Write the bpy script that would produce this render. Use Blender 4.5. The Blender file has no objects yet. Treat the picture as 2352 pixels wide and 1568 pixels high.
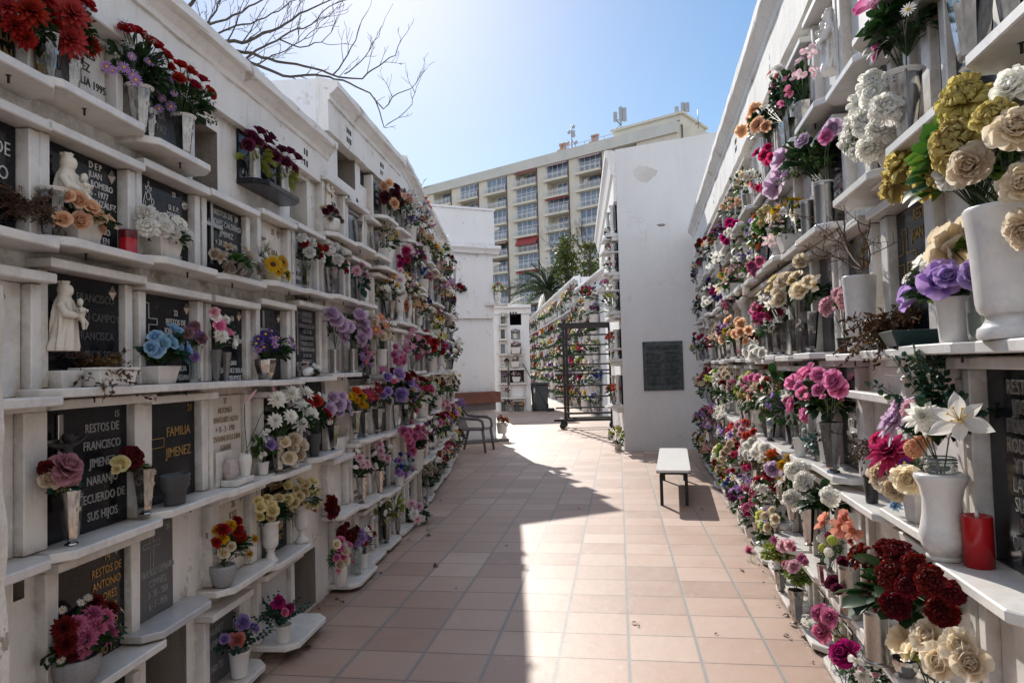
import bpy, bmesh, math, random
import numpy as np
from mathutils import Vector, Matrix

random.seed(7); rng = np.random.default_rng(7)
PI = math.pi
sc = bpy.context.scene
COL = sc.collection

# ------------------------------------------------------------------ camera model (photo measured on a 2352 x 1568 copy)
F, CX, CY = 1568.0, 1176.0, 784.0
TILT, ROLL, EYE = math.radians(2.23), math.radians(1.6), 1.6
fw = Vector((0, math.cos(TILT), math.sin(TILT)))
_r0 = Vector((1, 0, 0)); _u0 = Vector((0, -math.sin(TILT), math.cos(TILT)))
rt = math.cos(ROLL) * _r0 - math.sin(ROLL) * _u0
up = math.sin(ROLL) * _r0 + math.cos(ROLL) * _u0
EYEP = Vector((0, 0, EYE))
SUN_AZ, SUN_EL = math.radians(-11.0), math.radians(33.7)
SUN = Vector((math.sin(SUN_AZ) * math.cos(SUN_EL), math.cos(SUN_AZ) * math.cos(SUN_EL), math.sin(SUN_EL)))

def ray(x, y): return fw + (x - CX) / F * rt + (CY - y) / F * up
def ground(x, y, z=0.0):
    d = ray(x, y); return EYEP + d * ((z - EYE) / d.z)
def at_y(x, y, Y):
    d = ray(x, y); return EYEP + d * (Y / d.y)

class Wall:
    """A vertical wall face: O a point at its foot, R the reading direction along it, n out of it."""
    def __init__(s, O, R):
        s.O = Vector((O[0], O[1], 0)); s.R = Vector((R[0], R[1], 0)).normalized()
        s.n = Vector((s.R.y, -s.R.x, 0)); s.rot = math.atan2(s.R.y, s.R.x)
    def pt(s, u, off, z): return s.O + s.R * u + s.n * off + Vector((0, 0, z))
    def hit(s, x, y, off=0.0):
        d = ray(x, y); o = s.O + s.n * off
        p = EYEP + d * (((o - EYEP).dot(s.n)) / d.dot(s.n))
        return (p - s.O).dot(s.R), p.z, p

WL = Wall((-1.87, 0), (0.0963, 1))            # shaded wall, near run
WS = Wall((-1.19, 0), (0.0, 1))               # shaded wall, far run
WR = Wall((1.02, 0), (-0.195, -1))            # sunlit wall (u is negative along it)
WF = Wall((2.84, 21.4), (0.0575, -1))         # wall of the far alley

# ------------------------------------------------------------------ materials
def lin(c): return c / 12.92 if c <= 0.04045 else ((c + 0.055) / 1.055) ** 2.4
def hexc(h):
    h = h.lstrip('#'); return tuple(lin(int(h[i:i + 2], 16) / 255) for i in (0, 2, 4)) + (1,)

class NT:
    def __init__(s, name):
        s.m = bpy.data.materials.new(name); s.m.use_nodes = True
        s.t = s.m.node_tree; s.b = s.t.nodes['Principled BSDF']; s.out = s.t.nodes['Material Output']
    def n(s, kind, **kw):
        o = s.t.nodes.new(kind)
        for k, v in kw.items(): setattr(o, k, v)
        return o
    def l(s, a, b): s.t.links.new(a, b)
    def set(s, **kw):
        for k, v in kw.items(): s.b.inputs[k.replace('_', ' ')].default_value = v
    def coord(s, which='Object'): return s.n('ShaderNodeTexCoord').outputs[which]
    def noise(s, vec, scale, detail=4, rough=.55):
        o = s.n('ShaderNodeTexNoise'); o.inputs['Scale'].default_value = scale; o.inputs['Detail'].default_value = detail
        o.inputs['Roughness'].default_value = rough
        if vec is not None: s.l(vec, o.inputs['Vector'])
        return o.outputs['Fac']
    def ramp(s, fac, stops):
        o = s.n('ShaderNodeValToRGB'); e = o.color_ramp.elements
        while len(e) < len(stops): e.new(.5)
        for i, (p, c) in enumerate(stops): e[i].position = p; e[i].color = c if len(c) == 4 else tuple(c) + (1,)
        s.l(fac, o.inputs['Fac']); return o.outputs['Color']
    def mix(s, fac, a, b, mode='MIX'):
        o = s.n('ShaderNodeMix', data_type='RGBA', blend_type=mode)
        for sock, v in ((o.inputs[0], fac), (o.inputs[6], a), (o.inputs[7], b)):
            if hasattr(v, 'is_linked') or hasattr(v, 'links'): s.l(v, sock)
            else: sock.default_value = v if not isinstance(v, tuple) or len(v) == 4 else tuple(v) + (1,)
        return o.outputs[2]
    def math(s, op, a, b=None, c=None):
        o = s.n('ShaderNodeMath', operation=op)
        for i, v in enumerate((a, b, c)):
            if v is None: continue
            if hasattr(v, 'links'): s.l(v, o.inputs[i])
            else: o.inputs[i].default_value = v
        return o.outputs[0]
    def grime(s, col, p, dist=.09, k=.8, tint=(.27, .205, .14)):  # dirt noise times occlusion: crease and underside shade painted in as brown
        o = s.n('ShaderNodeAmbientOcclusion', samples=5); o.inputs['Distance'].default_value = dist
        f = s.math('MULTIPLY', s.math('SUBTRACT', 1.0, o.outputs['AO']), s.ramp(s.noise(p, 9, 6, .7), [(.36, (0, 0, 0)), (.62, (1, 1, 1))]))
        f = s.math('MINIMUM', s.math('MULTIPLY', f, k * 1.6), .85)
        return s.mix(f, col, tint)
    def bump(s, h, strength=.3, dist=.01):
        o = s.n('ShaderNodeBump'); o.inputs['Strength'].default_value = strength; o.inputs['Distance'].default_value = dist
        s.l(h, o.inputs['Height']); s.l(o.outputs['Normal'], s.b.inputs['Normal'])
    def color(s, c): s.l(c, s.b.inputs['Base Color'])

def whitewash(name, base=(.80, .785, .75), dirt=(.46, .40, .33), amount=.5, bump=.35):
    t = NT(name); t.set(Roughness=.88)
    p = t.n('ShaderNodeNewGeometry').outputs['Position']
    a = t.noise(p, 1.3, 6, .65); b = t.noise(p, 14, 5, .6); c = t.noise(p, 90, 3, .5)
    st = t.n('ShaderNodeMapping'); st.inputs['Scale'].default_value = (7, 7, .7); t.l(p, st.inputs['Vector'])
    d = t.noise(st.outputs[0], 1.0, 5, .6)
    m1 = t.ramp(a, [(.42, (0, 0, 0)), (.72, (1, 1, 1))]); m2 = t.ramp(d, [(.52, (0, 0, 0)), (.78, (1, 1, 1))])
    k = t.math('MULTIPLY', t.math('ADD', t.math('MULTIPLY', m1, .45), t.math('MULTIPLY', m2, .55)), amount)
    col = t.mix(k, base, dirt)
    spots = t.ramp(b, [(.70, (0, 0, 0)), (.76, (1, 1, 1))])
    col = t.mix(t.math('MULTIPLY', spots, .35 * amount), col, (.30, .26, .21))
    t.color(col)
    q = t.noise(p, 4.5, 8, .72); peel = t.ramp(q, [(.615, (0, 0, 0)), (.625, (1, 1, 1))])
    col = t.mix(t.math('MULTIPLY', peel, min(1.0, amount * 1.1)), col, (.40, .34, .27))
    md = t.ramp(t.noise(st.outputs[0], 2.3, 8, .75), [(.56, (0, 0, 0)), (.72, (1, 1, 1))])
    col = t.mix(t.math('MULTIPLY', md, .55 * amount), col, (.13, .115, .09))
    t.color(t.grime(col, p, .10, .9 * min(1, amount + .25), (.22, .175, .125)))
    h = t.math('SUBTRACT', t.math('ADD', t.math('MULTIPLY', b, .7), t.math('MULTIPLY', c, .35)), t.math('MULTIPLY', peel, .5 * amount))
    t.bump(h, bump, .012)
    return t.m

def marble(name, base=(.78, .76, .72), vein=(.50, .50, .51), rough=.32):
    t = NT(name); t.set(Roughness=rough)
    p = t.n('ShaderNodeNewGeometry').outputs['Position']
    n1 = t.noise(p, 3.0, 8, .7); n2 = t.noise(p, 35, 4, .6)
    v = t.ramp(n1, [(.40, (0, 0, 0)), (.49, (1, 1, 1)), (.56, (0, 0, 0))])
    col = t.mix(t.math('MULTIPLY', v, .45), base, vein)
    grime = t.ramp(t.noise(p, 6, 6, .7), [(.5, (0, 0, 0)), (.75, (1, 1, 1))])
    col = t.mix(t.math('MULTIPLY', grime, .34), col, (.47, .40, .32))
    col = t.mix(t.math('MULTIPLY', t.ramp(n2, [(.62, (0, 0, 0)), (.72, (1, 1, 1))]), .18), col, (.35, .32, .29))
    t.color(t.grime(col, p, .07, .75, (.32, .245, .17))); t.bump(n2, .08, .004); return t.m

def granite(name, base=(.008, .009, .012), fleck=(.04, .042, .05), rough=.12):
    t = NT(name); t.set(Roughness=rough, Specular_IOR_Level=.22)
    p = t.n('ShaderNodeNewGeometry').outputs['Position']
    f = t.ramp(t.noise(p, 420, 2, .6), [(.56, (0, 0, 0)), (.66, (1, 1, 1))])
    col = t.mix(f, base, fleck)
    dust = t.ramp(t.noise(p, 5, 6, .7), [(.52, (0, 0, 0)), (.8, (1, 1, 1))])
    col = t.mix(t.math('MULTIPLY', dust, .10), col, (.16, .155, .15))
    t.color(col)
    r = t.n('ShaderNodeMapRange'); r.inputs[3].default_value = rough; r.inputs[4].default_value = rough + .25
    t.l(dust, r.inputs[0]); t.l(r.outputs[0], t.b.inputs['Roughness'])
    return t.m

def plain(name, col, rough=.5, metal=0.0, var=.15, scale=12, bump=0.0, **kw):
    t = NT(name); t.set(Roughness=rough, Metallic=metal)
    c = col if len(col) == 4 else tuple(col) + (1,)
    n = t.noise(t.coord(), scale, 4, .6)
    d = tuple(x * (1 - var) for x in c[:3]) + (1,); u = tuple(min(1, x * (1 + var)) for x in c[:3]) + (1,)
    t.color(t.ramp(n, [(.3, d), (.7, u)]))
    if bump: t.bump(n, bump, .005)
    for k, v in kw.items(): t.b.inputs[k.replace('_', ' ')].default_value = v
    return t.m

_pm = {}
def petal(c1, c2=None, cen=None):
    """petal cloth: c1 at the rim, c2 towards the heart, a little light passes through."""
    key = ('p', c1, c2)
    if key in _pm: return _pm[key]
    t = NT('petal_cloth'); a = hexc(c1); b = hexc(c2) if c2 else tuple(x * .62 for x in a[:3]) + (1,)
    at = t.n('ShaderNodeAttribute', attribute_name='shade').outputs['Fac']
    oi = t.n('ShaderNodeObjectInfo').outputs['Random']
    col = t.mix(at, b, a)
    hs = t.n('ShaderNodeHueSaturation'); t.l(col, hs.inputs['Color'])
    mr = t.n('ShaderNodeMapRange'); mr.inputs[3].default_value = .88; mr.inputs[4].default_value = 1.15
    t.l(oi, mr.inputs[0]); t.l(mr.outputs[0], hs.inputs['Value'])
    mh = t.n('ShaderNodeMapRange'); mh.inputs[3].default_value = .49; mh.inputs[4].default_value = .51
    t.l(oi, mh.inputs[0]); t.l(mh.outputs[0], hs.inputs['Hue'])
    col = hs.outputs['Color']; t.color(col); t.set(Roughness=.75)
    tr = t.n('ShaderNodeBsdfTranslucent'); t.l(col, tr.inputs['Color'])
    mx = t.n('ShaderNodeMixShader'); mx.inputs[0].default_value = .52
    t.l(t.b.outputs[0], mx.inputs[1]); t.l(tr.outputs[0], mx.inputs[2]); t.l(mx.outputs[0], t.out.inputs['Surface'])
    _pm[key] = t.m; return t.m

def leafmat(c1, c2, rough=.45):
    key = ('l', c1, c2)
    if key in _pm: return _pm[key]
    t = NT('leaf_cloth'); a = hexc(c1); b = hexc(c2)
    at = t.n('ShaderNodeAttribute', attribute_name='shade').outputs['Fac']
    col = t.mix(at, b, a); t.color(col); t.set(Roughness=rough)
    tr = t.n('ShaderNodeBsdfTranslucent'); t.l(col, tr.inputs['Color'])
    mx = t.n('ShaderNodeMixShader'); mx.inputs[0].default_value = .3
    t.l(t.b.outputs[0], mx.inputs[1]); t.l(tr.outputs[0], mx.inputs[2]); t.l(mx.outputs[0], t.out.inputs['Surface'])
    _pm[key] = t.m; return t.m

def glassmat(name, col=(.85, .9, .88), rough=.03):
    t = NT(name); t.set(Roughness=rough, IOR=1.3); t.b.inputs['Transmission Weight'].default_value = .92
    n = t.noise(t.coord(), 25, 3, .5)
    t.color(t.ramp(n, [(.3, tuple(x * .92 for x in col)), (.7, col)])); return t.m

M = {}
M['white'] = whitewash('whitewash', base=(.86, .845, .81), dirt=(.52, .45, .37), amount=.52, bump=.5)
M['rough'] = whitewash('rough_whitewash', base=(.74, .71, .66), dirt=(.33, .27, .21), amount=.9, bump=.9)
M['block'] = whitewash('block_whitewash', base=(.84, .84, .84), dirt=(.62, .59, .55), amount=.30, bump=.25)
M['concrete'] = whitewash('bare_concrete', base=(.30, .26, .22), dirt=(.12, .10, .085), amount=1.0, bump=1.0)
M['marble'] = marble('white_marble')
M['marble2'] = marble('cream_marble', (.70, .665, .61), (.52, .47, .41))
M['marble3'] = marble('grey_marble', (.52, .52, .53), (.36, .37, .39), .3)
M['alabaster'] = marble('carved_alabaster', (.72, .67, .57), (.6, .54, .44), .5)
M['granite'] = granite('black_granite')
M['granite_grey'] = granite('grey_granite', (.10, .10, .105), (.25, .25, .25), .35)
M['gold'] = plain('gilt_letters', (.50, .33, .12), .38, .7, .2, 60)
M['silver'] = plain('steel_letters', (.62, .60, .57), .30, .85, .15, 60)
M['grey_paint'] = plain('grey_letters', (.30, .30, .295), .6, 0, .2, 60)
M['dim_paint'] = plain('worn_letters', (.085, .082, .08), .6, 0, .3, 60)
M['white_paint'] = plain('white_letters', (.66, .66, .66), .6, 0, .1, 60)
M['dark_paint'] = plain('dark_letters', (.05, .045, .04), .6, 0, .2, 60)
M['brown_paint'] = plain('brown_letters', (.30, .22, .15), .6, 0, .25, 60)
M['iron'] = plain('dark_iron', (.035, .033, .032), .55, .4, .4, 30, .2)
M['bronze'] = plain('aged_bronze', (.085, .102, .105), .5, .3, .45, 14, .3)
M['bronze_dark'] = plain('dark_bronze', (.028, .024, .020), .5, .5, .3, 40)
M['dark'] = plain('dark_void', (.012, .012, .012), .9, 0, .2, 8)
t = NT('polished_steel'); t.set(Metallic=1.0, Roughness=.13)
n_ = t.noise(t.coord(), 5, 3, .5)
t.color(t.ramp(n_, [(.3, (.30, .295, .285)), (.7, (.56, .55, .535))]))
sm = t.ramp(t.noise(t.coord(), 2.5, 5, .65), [(.45, (.07, .07, .07)), (.75, (.22, .22, .22))]); t.l(sm, t.b.inputs['Roughness'])
M['steel'] = t.m
M['dull_steel'] = plain('brushed_steel', (.40, .39, .37), .32, 1.0, .18, 9)
t = NT('glitter_steel'); t.set(Metallic=.8, Roughness=.4)
t.color(t.ramp(t.noise(t.coord(), 130, 2, .6), [(.42, (.10, .10, .10)), (.6, (.55, .55, .55))])); M['glitter'] = t.m
M['plastic_white'] = plain('white_plastic', (.76, .75, .72), .45, 0, .06, 10)
M['ceramic'] = plain('white_ceramic', (.74, .73, .70), .18, 0, .05, 6)
M['cream_plastic'] = plain('cream_plastic', (.70, .66, .46), .45, 0, .06, 10)
M['black_plastic'] = plain('black_plastic', (.02, .02, .021), .4, 0, .2, 10)
M['green_plastic'] = plain('dark_green_plastic', (.02, .05, .05), .4, 0, .2, 10)
M['stone_grey'] = plain('grey_cast_stone', (.055, .057, .062), .55, 0, .3, 25, .3)
M['stone_bowl'] = plain('silver_grey_stone', (.30, .30, .31), .5, 0, .2, 20, .2)
M['bamboo'] = plain('woven_bamboo', (.30, .22, .11), .6, 0, .4, 30, .4)
M['chairgrey'] = plain('brown_grey_plastic', (.12, .10, .105), .42, 0, .12, 8)
M['terra'] = plain('terracotta_slab', (.17, .062, .040), .6, 0, .25, 9, .2)
M['cement'] = plain('grey_cement', (.15, .145, .14), .85, 0, .25, 8, .3)
M['red_wax'] = plain('red_candle', (.42, .008, .012), .22, 0, .1, 5)
M['dark_red'] = plain('dark_red_cap', (.11, .004, .010), .25, 0, .1, 5)
M['bench_white'] = plain('bench_laminate', (.80, .79, .76), .35, 0, .05, 4)
M['bin'] = plain('grey_bin_plastic', (.075, .082, .086), .5, 0, .12, 6)
M['glass'] = glassmat('clear_glass')
M['water_glass'] = glassmat('greenish_water', (.62, .70, .52), .05)
M['pink_marble'] = marble('mauve_marble', (.52, .44, .44), (.40, .33, .34), .35)
M['bark'] = plain('grey_bark', (.085, .068, .056), .9, 0, .35, 18, .6)
M['twig'] = plain('brown_twig', (.10, .062, .035), .8, 0, .35, 30, .4)
M['stem'] = plain('green_stem', (.035, .075, .02), .5, 0, .3, 20)
M['yellow'] = plain('yellow_heart', (.72, .42, .02), .7, 0, .2, 60)
M['brownheart'] = plain('brown_heart', (.05, .025, .008), .8, 0, .4, 80)
M['rust_leaf'] = leafmat('6b4526', '38210f')
M['mirror'] = plain('dark_picture_glass', (.16, .19, .23), .05, .2, .2, 3)

# ------------------------------------------------------------------ mesh builder
class MB:
    def __init__(s): s.v = []; s.f = []; s.mi = []; s.sh = []; s.sm = []; s.k = 0
    def add(s, V, Fc, mat=0, shade=1.0, smooth=False):
        V = np.asarray(V, float).reshape(-1, 3)
        s.v.append(V); b = s.k; s.k += len(V)
        s.f.extend([tuple(i + b for i in f) for f in Fc]); s.mi.extend([mat] * len(Fc)); s.sm.extend([smooth] * len(Fc))
        s.sh.append(np.broadcast_to(np.asarray(shade, float), (len(V),)).copy())
        return s
    def box(s, x0, x1, y0, y1, z0, z1, mat=0, c=0.0, taper=None):
        """box; c chamfers its edges; taper=(bottom x scale, top x scale) about its middle."""
        if c <= 0:
            V = np.array([(x, y, z) for z in (z0, z1) for y in (y0, y1) for x in (x0, x1)], float)
            Fc = [(0, 2, 3, 1), (4, 5, 7, 6), (0, 1, 5, 4), (2, 6, 7, 3), (0, 4, 6, 2), (1, 3, 7, 5)]
        else:
            V, Fc = chamfer_box(x0, x1, y0, y1, z0, z1, c)
        if taper:
            xm = (x0 + x1) / 2; k = (V[:, 2] - z0) / (z1 - z0)
            V[:, 0] = xm + (V[:, 0] - xm) * (taper[0] + (taper[1] - taper[0]) * k)
        return s.add(V, Fc, mat)
    def prism(s, poly, z0, z1, mat=0):
        n = len(poly)
        V = [(p[0], p[1], z0) for p in poly] + [(p[0], p[1], z1) for p in poly]
        Fc = [tuple(range(n - 1, -1, -1)), tuple(range(n, 2 * n))] + [(i, (i + 1) % n, n + (i + 1) % n, n + i) for i in range(n)]
        return s.add(V, Fc, mat)
    def sweep_x(s, prof, x0, x1, mat=0):
        """profile (y, z) closed polygon run along x."""
        n = len(prof)
        V = [(x0, p[0], p[1]) for p in prof] + [(x1, p[0], p[1]) for p in prof]
        Fc = [tuple(range(n)), tuple(range(2 * n - 1, n - 1, -1))] + [(i, n + i, n + (i + 1) % n, (i + 1) % n) for i in range(n)]
        return s.add(V, Fc, mat)
    def lathe(s, prof, n=20, mat=0, smooth=True, phase=0.0, sx=1, sy=1, cx=0, cy=0, flute=0, fa=0):
        V = []; m = len(prof)
        for r, z in prof:
            for i in range(n):
                a = phase + 2 * PI * i / n; rr = r * (1 + (fa * math.cos(flute * a) if flute else 0))
                V.append((cx + rr * math.cos(a) * sx, cy + rr * math.sin(a) * sy, z))
        Fc = [(j * n + i, j * n + (i + 1) % n, (j + 1) * n + (i + 1) % n, (j + 1) * n + i) for j in range(m - 1) for i in range(n)]
        return s.add(V, Fc, mat, 1.0, smooth)
    def tube(s, pts, rad, n=5, mat=0, smooth=True, cap=True, shade=1.0):
        pts = [np.asarray(p, float) for p in pts]; m = len(pts)
        rad = [rad] * m if np.isscalar(rad) else list(rad)
        V = []; prev = None
        for i in range(m):
            d = pts[min(i + 1, m - 1)] - pts[max(i - 1, 0)]; L = np.linalg.norm(d); d = d / L if L > 1e-9 else np.array((0, 0, 1.))
            if prev is None:
                a = np.array((1., 0, 0)) if abs(d[0]) < .8 else np.array((0, 1., 0)); e = np.cross(d, a)
            else: e = prev - d * prev.dot(d)
            L = np.linalg.norm(e); e = e / L if L > 1e-9 else np.cross(d, (0.3, .5, .8)); prev = e; g = np.cross(d, e)
            for k in range(n):
                t = 2 * PI * k / n; V.append(pts[i] + rad[i] * (math.cos(t) * e + math.sin(t) * g))
        Fc = [(j * n + i, j * n + (i + 1) % n, (j + 1) * n + (i + 1) % n, (j + 1) * n + i) for j in range(m - 1) for i in range(n)]
        if cap: Fc += [tuple(range(n - 1, -1, -1)), tuple(range((m - 1) * n, m * n))]
        return s.add(V, Fc, mat, shade, smooth)
    def ball(s, c, r, n=8, mat=0, sz=1.0, shade=1.0):
        V = [(0, 0, -1)]; m = n // 2
        for j in range(1, m):
            p = -PI / 2 + PI * j / m
            for i in range(n): a = 2 * PI * i / n; V.append((math.cos(p) * math.cos(a), math.cos(p) * math.sin(a), math.sin(p)))
        V.append((0, 0, 1)); V = np.array(V) * (r, r, r * sz) + np.array(c)
        Fc = [(0, 1 + (i + 1) % n, 1 + i) for i in range(n)]
        for j in range(m - 2):
            for i in range(n): a = 1 + j * n; Fc.append((a + i, a + (i + 1) % n, a + n + (i + 1) % n, a + n + i))
        a = 1 + (m - 2) * n; Fc += [(a + i, a + (i + 1) % n, len(V) - 1) for i in range(n)]
        return s.add(V, Fc, mat, shade, True)
    def mesh(s, name, mats):
        me = bpy.data.meshes.new(name)
        V = np.concatenate(s.v) if s.v else np.zeros((0, 3))
        me.from_pydata(V.tolist(), [], s.f)
        if not isinstance(mats, (list, tuple)): mats = [mats]
        for m in mats: me.materials.append(m)
        me.polygons.foreach_set('material_index', s.mi); me.polygons.foreach_set('use_smooth', s.sm)
        at = me.attributes.new('shade', 'FLOAT', 'POINT'); at.data.foreach_set('value', np.concatenate(s.sh))
        me.update(); return me

_cb = {}
def chamfer_box(x0, x1, y0, y1, z0, z1, c):
    L = np.array((x1 - x0, y1 - y0, z1 - z0)); c = min(c, L.min() * .45)
    V = []; idx = {}
    for i in range(8):
        s_ = np.array([1 if i >> k & 1 else -1 for k in range(3)], float)
        for ax in range(3):                       # the corner of the face whose normal is ax
            p = s_ * (L / 2 - c); p[ax] = s_[ax] * L[ax] / 2
            idx[(i, ax)] = len(V); V.append(p)
    Fc = []
    for ax in range(3):
        o = [k for k in range(3) if k != ax]
        for sgn in (0, 1):
            ring = [(0, 0), (1, 0), (1, 1), (0, 1)]
            f = [idx[((sgn << ax) | (a << o[0]) | (b << o[1]), ax)] for a, b in ring]
            Fc.append(f)
        a, b = o
        for p in (0, 1):
            for q in (0, 1):
                i0 = (p << a) | (q << b); i1 = i0 | (1 << ax)
                Fc.append([idx[(i0, a)], idx[(i1, a)], idx[(i1, b)], idx[(i0, b)]])
    for i in range(8): Fc.append([idx[(i, 0)], idx[(i, 1)], idx[(i, 2)]])
    V = np.array(V); out = []
    for f in Fc:                                   # wind outwards
        a, b, d = V[f[0]], V[f[1]], V[f[2]]; nrm = np.cross(b - a, d - a)
        out.append(tuple(f) if nrm.dot(V[f].mean(0)) > 0 else tuple(reversed(f)))
    return V + np.array(((x0 + x1) / 2, (y0 + y1) / 2, (z0 + z1) / 2)), out

# ------------------------------------------------------------------ scene objects
def link(o, parent=None):
    COL.objects.link(o)
    if parent is not None: o.parent = parent
    return o
def tag(o, label, cat, group=None):
    o['label'] = label; o['category'] = cat
    if group: o['group'] = group
    return o
def thing(name, label, cat, loc=(0, 0, 0), rz=0.0, group=None):
    o = bpy.data.objects.new(name, None); o.empty_display_size = .05; o.location = loc; o.rotation_euler = (0, 0, rz)
    return tag(link(o), label, cat, group)
def part(name, mb, mats, parent, loc=(0, 0, 0), rot=None, scale=None):
    me = mb.mesh(name, mats) if isinstance(mb, MB) else mb
    o = bpy.data.objects.new(name, me); o.location = loc
    if rot is not None: o.rotation_euler = rot
    if scale is not None: o.scale = scale
    return link(o, parent)
def solo(name, mb, mats, label, cat, loc=(0, 0, 0), rz=0.0, group=None, scale=None):
    o = part(name, mb, mats, None, loc, (0, 0, rz), scale); return tag(o, label, cat, group)
def struct(name, mb, mats, loc=(0, 0, 0), rz=0):
    o = part(name, mb, mats, None, loc, (0, 0, rz)); o['kind'] = 'structure'; return o

def text_mesh(lines, size, depth=.0015, xs=1.0, gap=1.0, align='CENTER', bold=0.0):
    cu = bpy.data.curves.new('inscription', 'FONT'); cu.body = lines; cu.size = size; cu.extrude = depth
    cu.align_x = align; cu.align_y = 'TOP'; cu.space_line = gap; cu.offset = bold; cu.resolution_u = 2
    o = bpy.data.objects.new('inscription', cu); COL.objects.link(o)
    dg = bpy.context.evaluated_depsgraph_get(); me = bpy.data.meshes.new_from_object(o.evaluated_get(dg))
    bpy.data.objects.remove(o); bpy.data.curves.remove(cu)
    n = len(me.vertices); co = np.empty(n * 3); me.vertices.foreach_get('co', co); co = co.reshape(-1, 3)
    out = np.stack([co[:, 0] * xs, -co[:, 2], co[:, 1]], 1)      # stands on the plane x-z, faces -y
    me.vertices.foreach_set('co', out.ravel()); me.materials.clear(); me.update(); return me
# ------------------------------------------------------------------ flowers (unit radius about 1, facing +z)
HI = 1.0
def petal_grid(L, W, a0, a1, nu=5, nv=4, tip=.5, cup=0.0, ruffle=0.0, rk=5.0, ph=0.0, notch=0.0, base=.18, r0=0.0):
    """one petal along +x: lift angle runs a0 -> a1, width W, tip 0 pointed .. 1 blunt, cupped and ruffled."""
    if HI > 1: nu, nv = int(nu * HI) + 1, int(nv * HI) + 1
    u = np.linspace(0, 1, nu); v = np.linspace(-1, 1, nv)
    ang = a0 + (a1 - a0) * u; du = L / (nu - 1)
    x = np.concatenate([[0], np.cumsum(np.cos((ang[1:] + ang[:-1]) / 2))]) * du + r0
    z = np.concatenate([[0], np.cumsum(np.sin((ang[1:] + ang[:-1]) / 2))]) * du
    pk = .45 + .3 * tip
    w = np.where(u < pk, base + (1 - base) * np.sin(np.clip(u / pk, 0, 1) * PI / 2), 0)
    k = np.clip((u - pk) / (1 - pk), 0, 1)
    w = np.where(u >= pk, np.maximum((1 - k ** (1.2 + 3.0 * tip)) , .03 + .35 * tip * (1 if tip > .6 else 0)), w) * W / 2
    V = np.zeros((nu, nv, 3)); ns = np.stack([-np.sin(ang), np.cos(ang)], 1)
    for i in range(nu):
        off = cup * w[i] * (v ** 2) + (.022 * L * u[i] * np.sin(6 * v + ph * 3 + 4 * u[i]) if HI > 1 else 0) + ruffle * u[i] ** 1.5 * np.sin(rk * v + ph + 1.3 * u[i])
        V[i, :, 0] = x[i] + ns[i, 0] * off - notch * u[i] ** 4 * (np.cos(rk * v + ph) * .5 + .5) * L * .12
        V[i, :, 1] = w[i] * v
        V[i, :, 2] = z[i] + ns[i, 1] * off
    Fc = [(i * nv + j, (i + 1) * nv + j, (i + 1) * nv + j + 1, i * nv + j + 1) for i in range(nu - 1) for j in range(nv - 1)]
    return V.reshape(-1, 3), Fc, np.repeat(u, nv)

def spin(V, a, tilt=0.0):
    c, s = math.cos(a), math.sin(a); o = V.copy()
    o[:, 0] = V[:, 0] * c - V[:, 1] * s; o[:, 1] = V[:, 0] * s + V[:, 1] * c; return o

def whorl(mb, n, L, W, a0, a1, ph=0.0, jit=.12, z=0.0, mat=0, sh=(0, 1), **kw):
    for i in range(n):
        j = lambda s=1: random.uniform(-jit, jit) * s
        V, Fc, S = petal_grid(L * (1 + j()), W * (1 + j()), a0 + j(.6), a1 + j(1.2), ph=random.uniform(0, 6), **kw)
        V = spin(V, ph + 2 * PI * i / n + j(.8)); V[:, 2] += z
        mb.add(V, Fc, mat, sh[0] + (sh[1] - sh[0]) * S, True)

def f_rose(mb, op=1.0):
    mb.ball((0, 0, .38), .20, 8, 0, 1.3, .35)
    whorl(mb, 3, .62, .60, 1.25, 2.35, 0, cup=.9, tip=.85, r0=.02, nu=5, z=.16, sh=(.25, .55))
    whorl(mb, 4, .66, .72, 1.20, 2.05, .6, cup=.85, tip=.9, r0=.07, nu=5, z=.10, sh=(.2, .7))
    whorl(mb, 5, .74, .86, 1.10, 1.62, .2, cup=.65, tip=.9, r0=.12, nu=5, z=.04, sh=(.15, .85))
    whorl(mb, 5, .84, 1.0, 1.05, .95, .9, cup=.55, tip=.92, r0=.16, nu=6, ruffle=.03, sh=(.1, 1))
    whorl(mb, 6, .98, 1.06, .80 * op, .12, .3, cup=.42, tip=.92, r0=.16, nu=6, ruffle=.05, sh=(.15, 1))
def f_bud(mb):
    whorl(mb, 3, 1.15, .62, 1.2, 1.75, 0, cup=.95, tip=.7, r0=.10, sh=(0, .7))
    whorl(mb, 4, 1.25, .82, 1.05, 1.62, .5, cup=.8, tip=.7, r0=.16, nu=6, sh=(0, 1))
    whorl(mb, 2, 1.2, .80, .95, .95, 1.4, cup=.6, tip=.75, r0=.18, nu=6, sh=(.1, 1))
    mb.ball((0, 0, .02), .26, 8, 1)
    for i in range(5):
        V, Fc, S = petal_grid(.55, .2, .5, -.4, 4, 3, .1); mb.add(spin(V, i * 1.257), Fc, 1, S, True)
def f_carn(mb):
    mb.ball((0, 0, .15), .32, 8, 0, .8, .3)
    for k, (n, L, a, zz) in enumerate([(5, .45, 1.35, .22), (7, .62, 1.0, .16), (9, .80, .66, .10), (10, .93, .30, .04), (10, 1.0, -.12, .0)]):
        whorl(mb, n, L, .62 if k else .45, a, a - .25, .4 * k, cup=.1, tip=.95, nu=5, nv=7, ruffle=.11, rk=9, notch=1.0, z=zz, base=.12, sh=(.05, .55 + .11 * k), jit=.22)
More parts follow.
